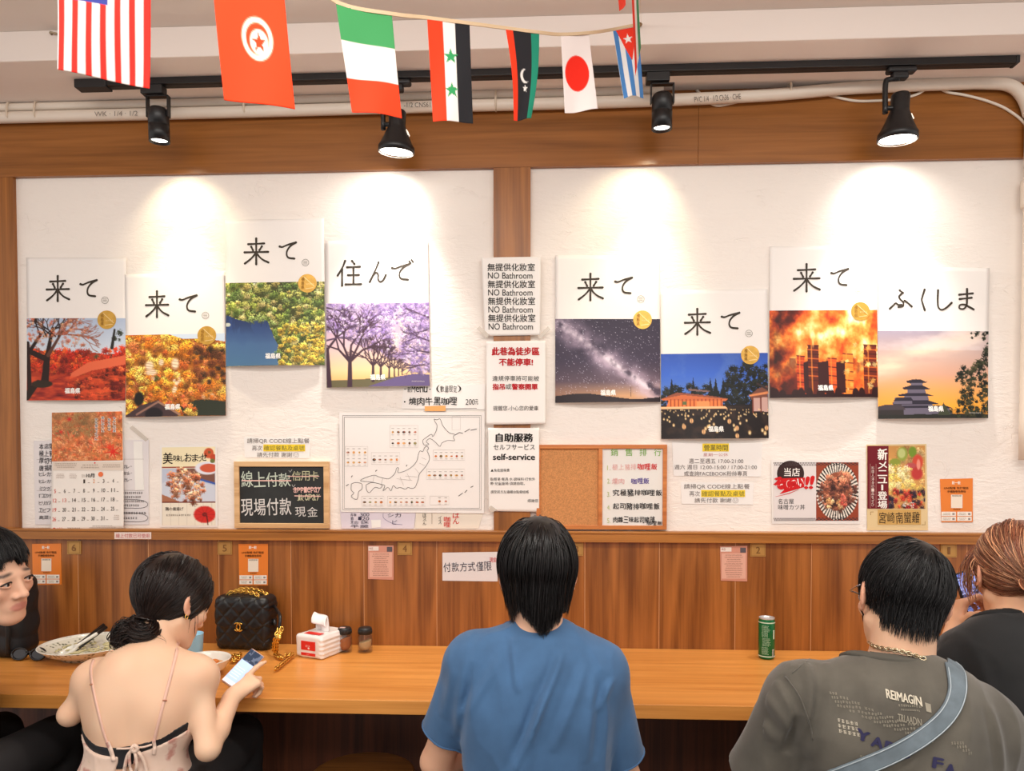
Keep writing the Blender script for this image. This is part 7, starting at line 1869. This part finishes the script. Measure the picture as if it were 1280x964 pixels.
# denim strap across the back
cen = [(1191, 826), (1193, 836), (1195, 850), (1195, 864), (1189, 883), (1174, 903), (1146, 925), (1112, 944), (1074, 960), (1030, 977)]
ce = catmull(cen, 6); Lp, Rp = [], []
F = on_cloth(bvD, Y0 - .125)
def ray_on(bvh, x, y):
    d = ray(x, y).normalized(); l, n, i, dd = bvh.ray_cast(Vector(CAMP), d)
    if l is not None: return l, n
    l, n, i, dd = bvh.find_nearest(P(x, y, Y0 - .02)); return l + Vector((0, .012, .004)), n
wd = 11.5; pts = []
for i, p in enumerate(ce):
    t = ce[min(i + 1, len(ce) - 1)] - ce[max(i - 1, 0)]; t = t / np.linalg.norm(t); nn = np.array((-t[1], t[0]))
    row = []
    for k in range(7):
        q = p + nn * wd * (k / 3 - 1); l, n = ray_on(bvD, *q); row.append(np.array(l) + np.array((0, -.007, .002)) )
    pts.append(row)
pts = np.array(pts); 
for _ in range(3): pts[1:-1] = (pts[:-2] + pts[1:-1] * 2 + pts[2:]) / 4
den = mat('light_denim', (112, 124, 132), .85, bump=.5, bscale=1400, vary=.18, vscale=30)
stp = link('crossbody_strap', grid_mesh('crossbody_strap', pts, thick=(0, .005, -.001)), den, root)
for side in (0, 6):
    m2 = MB(); q = [Vector(r[side] * .86 + r[3] * .14 + np.array((0, -.0008, 0))) for r in pts]; m2.tube(q, .0010, 5); m2.build('strap_stitching', mat('pale_thread', (176, 186, 192), .8), stp)
# necklace
nk = [(1086, 803), (1092, 808), (1104, 811), (1120, 813), (1136, 817), (1148, 821), (1157, 824)]
q = []
for p in catmull(nk, 6):
    d = ray(*p).normalized(); l, n, i, dd = bv.ray_cast(Vector(CAMP), d); l2, n2, i2, d2 = bvD.ray_cast(Vector(CAMP), d)
    c_ = [z for z in ((l, dd), (l2, d2)) if z[0] is not None]
    if c_: z = min(c_, key=lambda z: z[1]); q.append(z[0] - d * .003)
for _ in range(2): q = [q[0]] + [(q[i - 1] + q[i] * 2 + q[i + 1]) / 4 for i in range(1, len(q) - 1)] + [q[-1]]
mb = MB(); chain(mb, q, .0050, .0014, .0062); mb.build('chain_necklace', mat('silver_chain', (206, 190, 160), .22, metal=1.0), root)
# ear loop of the face mask and the spectacle arm
H = lambda x, y, z: Vector(J['hd'] + J['hR'] @ A3((x, y, z)))
mb = MB(); mb.tube(loop_on(bv, smooth([H(-.078, .000, -.036), H(-.076, .020, -.048), H(-.066, .045, -.056), H(-.044, .078, -.060)], 6), .0014), .0016, 6); mb.build('mask_ear_loop', mat('black_elastic', (22, 22, 26), .7), root)
mk = MB(); gp = [[H(x * (.78 + .22 * z), .068 + .045 * math.cos(x / .075 * 1.45) + .004 * (1 - abs(z)), -.062 + .036 * z) for x in np.linspace(-.048, .048, 15)] for z in np.linspace(1, -1, 9)]
link('face_mask', grid_mesh('face_mask', np.array([[tuple(p) for p in r] for r in gp]), thick=tuple(J['hR'] @ A3((0, -.002, 0)))), mat('black_mask_cloth', (26, 26, 30), .8), root)
mb = MB(); mb.tube([H(-.086, -.006, .012), H(-.084, .03, .010), H(-.078, .082, .008)], .0018, 6)
for sx in (-1, 1): mb.tube([H(sx * .032 + .021 * math.cos(a), .102, .002 + .017 * math.sin(a)) for a in np.linspace(0, 2 * PI, 20, endpoint=False)], .0014, 6, closed=True)
mb.tube([H(.086, -.006, .012), H(.084, .03, .010), H(.078, .082, .008), H(.053, .102, .006)], .0018, 6); mb.tube([H(-.078, .082, .008), H(-.053, .102, .006)], .0018, 6); mb.tube([H(-.010, .104, .005), H(0, .108, .008), H(.010, .104, .005)], .0014, 6); mb.build('spectacles', mat('silver_frame', (170, 170, 176), .25, metal=.9), root)
kf = lambda x, y, z: np.maximum(np.maximum(-(z - .62 * y + .034 + .1 * np.minimum(np.abs(x), .08)), (y - .05) - 3 * np.maximum(z - .04, 0)), -(z + .085))
cap = hair_cap(J, kf, .005)
keep = lambda p: (p[:, 2] - .70 * p[:, 1] > -.030 - .1 * np.abs(p[:, 0])) & ((p[:, 1] < .06) | (p[:, 2] > .055))
g_ = J['hR'].T @ A3((0, 0, -1))
stop = lambda q: q[:, 2] - .55 * q[:, 1] < np.where(np.abs(q[:, 0]) < .055, -.052, -.030)
rt_ = scalp(4200, keep, 14)
G1 = strands(rt_, whorl_flow((.018, -.060, .112), g_, .45, .25), J, 13, .0085, .065, .085, .0011, seed=12, stop=stop, jitter=.22, tuck=.1)
hair_mesh('hair', root, J, [G1], (19, 17, 18), hb, cap)

# ---------------------------------------------------------------- the woman with the low bun
Y0 = -.73
J = dict(hd=pv_(216, 752, Y0 + .10), hR=rot(-27, -28, -6), nb=pv_(196, 815, Y0 + .01), shL=pv_(118, 851, Y0), shR=pv_(247, 848, Y0), elL=pv_(88, 893, Y0 - .02), elR=pv_(260, 936, Y0 - .06), tw=.142, td=.090, rs=.042, ra=.035, rw=.022, bow=.03, rn=.045, tz=.85)
J['pe'] = A3((pv_(178, 900, Y0)[0], Y0 - .05, .56)); J['wrL'] = A3((pv_(140, 850, -.47)[0], -.45, .822)); J['wrR'] = pv_(291, 870, -.66)
root = seated('person in a pale strappy camisole, dark hair in a low bun, reading a phone', J, 'round stool under the woman in the camisole')
ph_c = np.array((P(274, 853, -.60) + P(313, 812, -.51) + P(334, 818, -.51) + P(294, 861, -.60)) / 4)
pbl, ptl, ptr, pbr = [np.array(P(*a)) for a in ((274, 853, -.600), (313, 812, -.515), (334, 818.5, -.515), (294, 861, -.600))]
pu = norm(ptl - pbl); pr = norm(pbr - pbl); pn = norm(np.cross(pr, pu))
if pn[1] > 0: pn = -pn
hw = J['wrR']
kd = norm(np.array(P(319, 848, -.60)) - hw)
hands = hand_prims(hw, kd, A3((-.15, -.85, .40)), A3((0, .4, 1)), [(-4, 16, 10), (48, 60, 40), (58, 62, 40), (62, 60, 40)], ((22, 42), (12, 36), (8, 30)), .84)
dl = norm(J['wrL'] - J['elL']); hands += hand_prims(J['wrL'], A3((.5, 1, -.1)), A3((0, 0, 1)), A3((1, 0, 0)), [(14, 22, 14)] * 4, ((34, 10), (20, 8), (10, 6)), .9)
def back_form(p):
    q = (p - J['nb']); a = np.exp(-(q[:, 0] / .016) ** 2) * np.clip((-.06 - q[:, 2]) / .08, 0, 1) * np.clip((q[:, 2] + .36) / .05, 0, 1) * (p[:, 1] < Y0) * -.004
    for cx, sg in ((-.075, 1), (.070, -1)): a = a + .007 * np.exp(-((q[:, 0] - cx) / .035) ** 2 - ((q[:, 2] + .13) / .06) ** 2) * (p[:, 1] < Y0)
    return a
body, P_, bv = make_body(root, J, (238, 196, 164), fem=True, hands=hands, lips=(196, 90, 90), disp=back_form)
trousers(root, P_, J, dark_trou)
camim = mat('camisole_fabric', (226, 196, 178), .7, sheen=.2, vary=.0)
nt = camim.node_tree; bs = nt.nodes['Principled BSDF']; nz = nt.nodes.new('ShaderNodeTexNoise'); nz.inputs['Scale'].default_value = 26; nz.inputs['Detail'].default_value = 3; tcn = nt.nodes.new('ShaderNodeTexCoord'); nt.links.new(tcn.outputs['Object'], nz.inputs['Vector'])
rp = nt.nodes.new('ShaderNodeValToRGB'); rp.color_ramp.elements[0].position = .36; rp.color_ramp.elements[0].color = lin((196, 140, 126)); rp.color_ramp.elements[1].position = .46; rp.color_ramp.elements[1].color = lin((228, 200, 182)); e2 = rp.color_ramp.elements.new(.66); e2.color = lin((226, 196, 176)); e3 = rp.color_ramp.elements.new(.74); e3.color = lin((190, 176, 140)); nt.links.new(nz.outputs['Fac'], rp.inputs['Fac']); nt.links.new(rp.outputs['Color'], bs.inputs['Base Color'])
black_band = mat('black_elastic_band', (24, 24, 28), .6)
zL, zR, zM = P(100, 919, Y0 - .1).z, P(238, 902, Y0 - .1).z, P(160, 928, Y0 - .1).z
xL, xR, xM = P(100, 926, Y0 - .1).x, P(238, 905, Y0 - .1).x, P(160, 928, Y0 - .1).x
def top_edge(off=0.0):
    ca = np.polyfit([xL, xM, xR], [zL, zM, zR], 2)
    def f(X, Y, Z): return Z - (np.polyval(ca, np.clip(X, xL - .02, xR + .02)) + off)
    return f
te = top_edge()
bra, bvb = cloth(root, 'bra_band', P_, black_band, J, .0035, ('torso',), cuts=[te, lambda X, Y, Z: -te(X, Y, Z) - (.026 + .026 * np.exp(-((X - xM) / .05) ** 2))], h=.0035, relax_n=1)
vx, vz = P(168, 964, Y0 - .1).x, P(168, 948, Y0 - .1).z
cam_top = top_edge(-.020)
def open_back(X, Y, Z):       # the panels part below the tie
    gap = .020 + np.maximum(vz - Z, -.005) * .30
    return np.where(Y < Y0, gap - np.abs(X - vx), -1.0)
caml, bvm = cloth(root, 'camisole', P_, camim, J, .008, ('torso',), cuts=[cam_top, lambda X, Y, Z: J['pe'][2] - .02 - Z, open_back], h=.004, disp=folds(J['nb'], .004, 23, 9, 3), relax_n=1)
st_m = mat('pink_satin_strap', (236, 190, 170), .45)
def body_ribbon(pts, wmm, m, name, parent, bvs, off=.0022):
    ce = catmull(pts, 8); g = []
    for i, p in enumerate(ce):
        t = ce[min(i + 1, len(ce) - 1)] - ce[max(i - 1, 0)]; t = t / np.linalg.norm(t); nn = np.array((-t[1], t[0])); row = []
        for k in (-1, 0, 1):
            q = p + nn * wmm / 2.05 / 2 * k; d = ray(*q).normalized(); best = None
            for b_ in bvs:
                l, n, i_, dd = b_.ray_cast(Vector(CAMP), d)
                if l is not None and (best is None or dd < best[1]): best = (l, dd)
            row.append(np.array(best[0] - d * off) if best else None)
        if all(r is not None for r in row): g.append(row)
    g = np.array(g); g[1:-1] = (g[:-2] + 2 * g[1:-1] + g[2:]) / 4
    return link(name, grid_mesh(name, g, thick=(0, .0012, 0)), m, parent)
s1 = body_ribbon([(121, 818), (114, 832), (114, 850), (120, 880), (128, 912), (134, 930)], 7, st_m, 'shoulder_strap', caml, [bv, bvb, bvm])
s2 = body_ribbon([(223, 803), (219, 822), (212, 850), (204, 880), (196, 912), (192, 928)], 8, st_m, 'shoulder_strap', caml, [bv, bvb, bvm])
body_ribbon([(134, 928), (139, 940), (142, 952)], 11, camim, 'strap_end', caml, [bv, bvb, bvm], .004); body_ribbon([(192, 926), (193, 934), (192, 944)], 9, camim, 'strap_end', caml, [bv, bvb, bvm], .004)
gm = mat('strap_slider', (226, 160, 130), .25, metal=.8)
for (x, y) in ((114.5, 856), (206, 876)):
    d = ray(x, y).normalized(); l, n, i_, dd = bv.ray_cast(Vector(CAMP), d); 
    if l is not None: m2 = MB(); l = l - d * .0042; m2.box(l - Vector((.0055, .0010, .002)), l + Vector((.0055, .0010, .002)), bev=.0008); m2.build('strap_slider', gm, caml)
def px_tube(pts, bvs, off, r, m, name, parent):
    q = []
    for p in catmull(pts, 8):
        d = ray(*p).normalized(); c_ = [b_.ray_cast(Vector(CAMP), d) for b_ in bvs]; c_ = [z for z in c_ if z[0] is not None]
        if c_: z = min(c_, key=lambda z: z[3]); q.append(z[0] - d * off)
    m2 = MB(); m2.tube(q, r, 8); return m2.build(name, m, parent)
tb = [bv, bvb, bvm]
px_tube([(146, 936), (158, 936), (168, 935), (180, 934), (190, 931)], tb, .005, .0026, camim, 'tie_cord', caml)
bow = px_tube([(168, 936), (160, 944), (156, 960), (154, 975)], tb, .009, .0042, camim, 'bow_tail', caml); px_tube([(168, 936), (176, 944), (182, 958), (184, 975)], tb, .009, .0042, camim, 'bow_tail', caml)
px_tube([(168, 936), (162, 942), (163, 960), (168, 968), (171, 955), (168, 938)], tb, .012, .0036, camim, 'bow_loop', caml); px_tube([(164, 936), (168, 932), (172, 936), (168, 940), (164, 936)], tb, .012, .0045, camim, 'bow_knot', caml)
# hair gathered in a low bun
brn = hair_mat('dark_brown_hair', (30, 20, 17), .32, .5)
bun = J['hR'].T @ (pv_(178, 787, Y0 + .0) - J['hd'])
kf = lambda x, y, z: np.maximum(np.maximum(-(z - .35 * y + .052), (y - .052) - 1.6 * np.maximum(z - .03, 0)), -(z + .075))
Hh = lambda v: J['hd'] + J['hR'] @ A3(v)
cap = hair_cap(J, kf, .010, extra=[('ell', '', Hh(bun), (.040, .040, .036), J['hR'], .02)])
keep = lambda p: (p[:, 2] - .35 * p[:, 1] > -.045) & ((p[:, 1] < .055) | (p[:, 2] > .05))
rt_ = scalp(4000, keep, 21)
part = lambda p: np.stack([np.sign(p[:, 0] - .01) * .5, 0 * p[:, 0], 0 * p[:, 0]], 1)
def fB(p, t):
    r = bun - p; r = r / (np.linalg.norm(r, axis=1)[:, None] + 1e-6); low = np.clip((p[:, 2] - .02) / .08, 0, 1)[:, None]
    return r + (part(p) * 1.3 + np.array((0, -.3, -.35))) * low * (1 - .6 * t)
stop = lambda q: np.linalg.norm(q - bun, axis=1) < .026
G1 = strands(rt_, fB, J, 22, .0095, .13, .26, .0011, seed=22, stop=stop, jitter=.10)
rs = np.random.RandomState(8); tw_ = []
for k in range(420):       # the coil of the bun
    a0 = rs.rand() * 6.28; rr = rs.uniform(.018, .040); zz = rs.uniform(-.026, .026); rr *= math.sqrt(max(.1, 1 - (zz / .034) ** 2)); n_ = 20; ph = np.linspace(0, rs.uniform(2.2, 4.4), n_)
    ax1, ax2, ax3 = A3((.75, .3, -.5)), A3((.2, .75, .6)), A3((.6, -.6, .5)); ax1 = norm(ax1); ax3 = norm(np.cross(ax1, ax2)); ax2 = np.cross(ax3, ax1)
    sp_ = rs.uniform(.9, 1.2); tw_.append(bun + np.outer(np.cos(a0 + ph), ax1) * rr * 1.15 * sp_ + np.outer(np.sin(a0 + ph), ax2) * rr * 1.05 + np.outer(np.full(n_, zz) + .004 * np.sin(ph * 2 + a0), ax3))
tail = J['hR'].T @ (pv_(150, 800, Y0 - .02) - J['hd'])
for k in range(260):       # the loose end hanging out of it to the left
    a = bun + rs.normal(0, .010, 3); b_ = tail + rs.normal(0, .012, 3); mid = (a + b_) / 2 + J['hR'].T @ A3((-.01, -.012, .020)) + rs.normal(0, .008, 3); end = tail + J['hR'].T @ A3((.030, -.004, -.018)) + rs.normal(0, .010, 3)
    tw_.append(np.array(catmull([a, mid, b_, end], 7)[:20]))
G2 = (np.stack([t_[:20] for t_ in tw_]), .0014)
wis = []
for k in range(5):
    a = A3((rs.uniform(.055, .078), rs.uniform(-.01, .045), rs.uniform(-.02, .02))); b_ = a + J['hR'].T @ A3((rs.normal(.0, .006), 0, -.05)); c_ = b_ + J['hR'].T @ A3((rs.normal(.002, .008), 0, -.05)); wis.append(np.array(catmull([a * 1.05, (a + b_) / 2 * 1.04, b_, c_], 7)[:20]))
for k in range(30):
    a = bun + rs.normal(0, .012, 3); b_ = a + J['hR'].T @ A3((rs.normal(.025, .02), -.01, -.038)); wis.append(np.array(catmull([a, (a + b_) / 2 + rs.normal(0, .006, 3), b_, b_ + J['hR'].T @ A3((rs.normal(0, .01), 0, -.018))], 7)[:20]))
hair_mesh('hair', root, J, [G1, G2, (np.stack(wis), .0007)], (34, 22, 18), brn, cap)
H = lambda x, y, z: Vector(J['hd'] + J['hR'] @ A3((x, y, z)))
mb = MB(); mb.tube([H(.081, -.003 + .004 * math.cos(a), -.043 + .007 * math.sin(a)) for a in np.linspace(0, 2 * PI, 14, endpoint=False)], .0011, 6, closed=True); mb.build('earring', gd, root)
# her phone
def phone(label, bl_, tl_, tr_, br_, screen_fn, case):
    u = norm(tl_ - bl_); r = norm(br_ - bl_); r = norm(r - u * np.dot(u, r)); n_ = np.cross(r, u)
    if n_ @ (np.array(CAMP) - bl_) < 0: n_ = -n_
    c = (bl_ + tl_ + tr_ + br_) / 4; hw_ = np.linalg.norm(br_ - bl_) / 2; hh = np.linalg.norm(tl_ - bl_) / 2; Rm = np.stack([r, u, n_], 1)
    t = thing('smartphone', label, 'phone', c); Mx = Matrix(Rm.tolist()).to_4x4(); Mx.translation = c
    S = SDF(c - hh - .03, c + hh + .03, .002); S.merge(*S.dbox(c - n_ * .002, (hw_, hh, .0048), Rm, .0045, .01), .001); V, Q = S.mesh(); quads('case', V, Q, case, t)
    cv = Canvas(40, 80, .5); screen_fn(cv); e = .0034
    pts = np.array([[c + r * (i / 39 - .5) * hw_ * 1.82 - u * (j / 79 - .5) * hh * 1.88 + n_ * e for i in range(40)] for j in range(80)])
    m = bpy.data.materials.new('lit_screen'); m.use_nodes = True; nt = m.node_tree; b_ = nt.nodes['Principled BSDF']; a = nt.nodes.new('ShaderNodeVertexColor'); a.layer_name = 'Col'; nt.links.new(a.outputs['Color'], b_.inputs['Emission Color']); nt.links.new(a.outputs['Color'], b_.inputs['Base Color']); b_.inputs['Emission Strength'].default_value = .55; b_.inputs['Roughness'].default_value = .12
    link('screen', grid_mesh('screen', pts, cv.a, smooth=False), m, t); return t, r, u, n_, hw_, hh
def scr1(C):
    C.mix(np.ones_like(C.u), (176, 200, 240)); C.mix((C.v < .34) * 1.0, (44, 56, 76)); C.mix((C.v < .34) * (C.fbm(9, 3) > .55) * 1.0, (90, 100, 120)); C.mix((C.v > .9) * 1.0, (230, 236, 246))
    for k in range(5): C.poly([(.1, .52 + k * .07), (.7, .52 + k * .07), (.7, .535 + k * .07), (.1, .535 + k * .07)], (214, 226, 250))
phone('smartphone with a lit blue screen in the hand of the woman with the bun', pbl, ptl, ptr, pbr, scr1, mat('pale_phone_case', (214, 170, 150), .35))

# ---------------------------------------------------------------- the woman at the right edge
Y0 = -.82
J = dict(hd=pv_(1270, 719, Y0 + .03), hR=rot(-11, -14, 5), nb=pv_(1262, 784, Y0), shL=pv_(1207, 828, Y0 + .01), shR=pv_(1350, 812, Y0), elL=pv_(1176, 850, Y0 + .09), elR=pv_(1350, 900, Y0 + .12), tw=.148, td=.095, rs=.046, ra=.038, rw=.023, bow=.02, rn=.046, tz=.8)
J['pe'] = A3((pv_(1275, 900, Y0)[0], Y0 - .02, .56)); J['wrL'] = pv_(1194, 787, -.64); J['wrR'] = pv_(1262, 792, -.60)
root = seated('person in a black t-shirt with reddish brown hair, holding up a phone', J, 'round stool under the woman in black at the right edge')
qbl, qtl, qtr, qbr = [np.array(P(*a)) for a in ((1208, 764, -.610), (1191, 714, -.600), (1221, 711.5, -.580), (1239, 762, -.590))]
qr_ = norm(qbr - qbl); qu = norm(qtl - qbl)
hands = hand_prims(J['wrL'], np.array(P(1203, 752, -.625)) - J['wrL'], A3((-1, .1, .15)), A3((.25, -.95, .1)), [(45, 55, 30), (50, 55, 30), (52, 55, 30), (55, 55, 30)], ((58, 0), (80, 10), (92, 18)), .88)
hands += hand_prims(J['wrR'], np.array(P(1246, 762, -.575)) - J['wrR'], A3((1, .2, .1)), A3((-.4, -.9, .2)), [(50, 55, 30)] * 4, ((50, 0), (40, 10), (30, 14)), .88)
body, P_, bv = make_body(root, J, (230, 176, 140), fem=True, hands=hands, lips=(196, 90, 90))
trousers(root, P_, J, dark_trou)
blackc = mat('black_cotton', (34, 34, 35), .9, sheen=.3, bump=.3, bscale=1100, vary=.25, vscale=12)
nbp = J['nb']; xz = lambda px, py, Y=Y0 - .1: (lambda p: (p.x, p.z))(P(px, py, Y))
ln = [(xz(1200, 790), xz(1190, 900), .010, .007), (xz(1225, 800), xz(1240, 900), .012, .006), (xz(1180, 800), xz(1172, 850), .010, .005)]
shirt, bvE = cloth(root, 'tshirt', P_, blackc, J, .014, ('torso', 'sho', 'arm'), tag_infl={'arm': .024, 'sho': .014, 'torso': .014}, cuts=[sleeve_cut(J['shL'], J['elL'], .98, .14), sleeve_cut(J['shR'], J['elR'], .8, .14), lambda X, Y, Z: J['pe'][2] - .08 - Z], subs=[('cap', '', nbp + A3((0, .02, -.02)), nbp + A3((-.01, .06, .12)), .062, .08)], disp=folds(J['nb'], .005, 41, 8, 3, ln))
collar(root, P_, mat('black_rib', (26, 26, 27), .9), J, .0160, ('cap', '', nbp + A3((0, .02, -.02)), nbp + A3((-.01, .06, .12)), .062, .08), shirt)
red = hair_mat('reddish_hair', (120, 66, 44), .35, .5)
kn_ = J['hR'].T @ (pv_(1290, 728, Y0 - .06) - J['hd'])
kf = lambda x, y, z: np.maximum(np.maximum(-(z - .30 * y + .040), (y - .050) - 1.6 * np.maximum(z - .03, 0)), -(z + .060))
Hh = lambda v: J['hd'] + J['hR'] @ A3(v)
cap = hair_cap(J, kf, .010, extra=[('ell', '', Hh(kn_), (.010, .010, .010), J['hR'], .02)])
keep = lambda p: (p[:, 2] - .30 * p[:, 1] > -.035) & ((p[:, 1] < .055) | (p[:, 2] > .05))
rt_ = scalp(4200, keep, 31)
def fE(p, t): r = kn_ - p; r = r / (np.linalg.norm(r, axis=1)[:, None] + 1e-6); low = np.clip((p[:, 2] - .02) / .08, 0, 1)[:, None]; return r + (np.stack([np.sign(p[:, 0]) * .4, 0 * p[:, 0], 0 * p[:, 0]], 1) + np.array((0, -.3, -.15))) * low
stop = lambda q: np.linalg.norm(q - kn_, axis=1) < .022
G1 = strands(rt_, fE, J, 20, .0100, .11, .24, .0010, seed=32, stop=stop, jitter=.12)
rs = np.random.RandomState(9); wis = []
for k in range(75):      # face lock hanging in front of the ear, over the phone
    a = A3((-.074 + rs.normal(0, .004), .030 + rs.normal(0, .016), .045 + rs.normal(0, .010))); dn = J['hR'].T @ A3((0, 0, -1)); lf = J['hR'].T @ A3((-1, 0, 0))
    q1 = a + dn * .030 + lf * (.016 + rs.normal(0, .003)); q2 = a + dn * .075 + lf * (.016 + rs.normal(0, .005)); q3 = a + dn * (.120 + rs.normal(0, .012)) + lf * (.004 + rs.normal(0, .010)); wis.append(np.array(catmull([a, q1, q2, q3], 7)[:20]))
for k in range(220):
    a0 = rs.rand() * 6.28; ph = np.linspace(0, rs.uniform(1.5, 3.5), 20); rr = rs.uniform(.016, .034); zz = rs.uniform(-.02, .02)
    wis.append(kn_ + np.stack([np.cos(a0 + ph) * rr, .7 * np.sin(a0 + ph) * rr + zz, np.sin(a0 + ph) * rr * .8 + zz * .5], 1))
hair_mesh('hair', root, J, [G1, (np.stack(wis), .0010)], (138, 82, 58), red, cap, hl=((206, 150, 112), .40))
H = lambda x, y, z: Vector(J['hd'] + J['hR'] @ A3((x, y, z)))
mb = MB(); mb.tube([H(-.083, -.004 + .006 * math.cos(a), -.044 + .009 * math.sin(a)) for a in np.linspace(0, 2 * PI, 16, endpoint=False)], .0012, 6, closed=True); mb.build('earring', mat('dark_metal_ring', (90, 76, 60), .3, metal=.9), root)
def scr2(C):
    C.mix(np.ones_like(C.u), (130, 150, 226)); f = C.fbm(8, 6, 3); C.mix((f > .55) * 1.0, (60, 66, 110)); C.mix(((C.v * 8) % 1 < .16) * 1.0, (170, 190, 246)); C.mix((C.v < .06) * 1.0, (90, 110, 190))
phone('smartphone with a lit blue-violet screen held up beside the reddish-haired woman', qbl, qtl, qtr, qbr, scr2, mat('black_phone_case', (20, 20, 24), .4))

# ---------------------------------------------------------------- the man at the left edge
Y0 = -.80
f_ = norm((.985, -.13, -.10)); r_ = norm(np.cross(f_, A3((-.05, -.12, 1.0)))); u_ = np.cross(r_, f_)
J = dict(hd=pv_(-16, 720, Y0), hR=np.stack([r_, f_, u_], 1), nb=pv_(-82, 815, Y0 + .02), shL=pv_(35, 858, Y0 + .16), shR=pv_(-130, 850, Y0 - .10), tw=.165, td=.108, bow=.01)
J['shL'] = J['nb'] + A3((-.055, .155, -.10)); J['shR'] = J['nb'] + A3((-.110, -.13, -.08)); J['elL'] = J['shL'] + A3((.00, .03, -.22)); J['elR'] = J['shR'] + A3((-.06, .02, -.25)); J['pe'] = A3((J['nb'][0] - .04, Y0 - .02, .565)); J['wrL'] = J['elL'] + A3((-.10, .12, .06)); J['wrR'] = J['elR'] + A3((.12, .16, -.02))
J['elL'] = J['shL'] + A3((-.10, -.08, -.20)); J['wrL'] = J['elL'] + A3((-.06, -.2, -.06))
root = seated('person with short black hair whose face is turned sideways, cut by the left edge', J, 'round stool under the man at the left edge')
body, P_, bv = make_body(root, J, (236, 186, 156), hands=[q for q in rest_hands(J)], lips=(206, 132, 118), h=.0036)
trousers(root, P_, J, dark_trou)
wh = mat('black_tee_cotton', (26, 26, 30), .9, sheen=.2, bump=.3, bscale=1000)
nbp = J['nb']
shirt, bvA = cloth(root, 'tshirt', P_, wh, J, .012, ('torso', 'sho', 'arm'), tag_infl={'arm': .022, 'sho': .012, 'torso': .012}, cuts=[sleeve_cut(J['shL'], J['elL'], .8, .12), sleeve_cut(J['shR'], J['elR'], .8, .12), lambda X, Y, Z: J['pe'][2] - .06 - Z], subs=[('cap', '', nbp + A3((.01, 0, -.02)), nbp + A3((.04, -.02, .12)), .062, .08)], disp=folds(J['nb'], .004, 51, 8, 3))
bvV = bvA
Mk = Marks(None)
def on_vest(x, y, e=0):
    d = ray(x, y).normalized(); l, n, i, dd = bvV.ray_cast(Vector(CAMP), d)
    if l is None: l, n, i, dd = bvV.find_nearest(P(x, y, Y0))
    return Vector(l) - d * (.0015 + e)
Mk.at = on_vest
for ch, x, y, r in (('U', 2, 791, 70), ('G', 3.5, 798, 80), ('O', 3, 806, 95)): Mk.text(ch, (x - 3, y - 3, x + 3, y + 3), (224, 220, 214), bold=.04, rot=r, lay=1)
Mk.build(shirt, 'lettering')
H = lambda x, y, z: Vector(J['hd'] + J['hR'] @ A3((x, y, z)))
for sx in (-1, 1):
    e = MB(); c = J['hd'] + J['hR'] @ A3((sx * .031, .0835, -.0025))
    Mx = Matrix(J['hR'].tolist()).to_4x4(); Mx.translation = c; Mx = Mx @ Matrix.Rotation(-PI / 2, 4, 'X')
    e.lathe([(.0005, .0098)] + [(.0098 * math.sin(a), .0098 * math.cos(a)) for a in np.linspace(.1, PI - .1, 14)], n=20, M=Mx, mi=0); eo = e.build('eye', mat('eye_white', (226, 216, 208), .15), root)
    e = MB(); e.lathe([(.0003, .0103), (.0022, .0101), (.0045, .0092), (.0048, .0086)], n=20, M=Mx @ Matrix.Rotation(-.25, 4, 'Y')); e.build('iris', mat('dark_iris', (38, 24, 18), .08), eo)
    l = MB(); l.tube(smooth([H(sx * .031 - .0155, .087, -.0025), H(sx * .031 - .008, .0945, .0032), H(sx * .031, .0965, .0045), H(sx * .031 + .008, .0945, .0032), H(sx * .031 + .0155, .087, -.0025)], 5), .0021, 6); l.build('eyelashes', mat('dark_lashes', (36, 26, 24), .6), eo)
    l = MB(); l.tube(smooth([H(sx * .031 - .0150, .087, -.005), H(sx * .031, .0945, -.0085), H(sx * .031 + .0150, .087, -.005)], 5), .0026, 6); l.build('lower_lid', mat('skin_lid', (226, 170, 142), .5), eo)
kf = lambda x, y, z: np.maximum(np.maximum(-(z - .55 * y + .035), (y - .050) - 1.4 * np.maximum(z - .03, 0)), -(z + .075))
cap = hair_cap(J, kf, .010)
keep = lambda p: (p[:, 2] - .60 * p[:, 1] > -.015) & ((p[:, 1] < .060) | (p[:, 2] > .045))
g_ = J['hR'].T @ A3((0, 0, -1)); stop = lambda q: (q[:, 2] - .55 * q[:, 1] < -.040) | ((q[:, 1] > .05) & (q[:, 2] < .046 + .010 * np.sin(q[:, 0] * 110) + .006 * np.sin(q[:, 0] * 290)))
G1 = strands(scalp(3600, keep, 44), whorl_flow((.0, -.05, .115), g_, .35, .15, .12), J, 13, .0085, .11, .085, .0013, seed=42, stop=stop, jitter=.2)
hair_mesh('hair', root, J, [G1], (20, 17, 18), hb, cap)
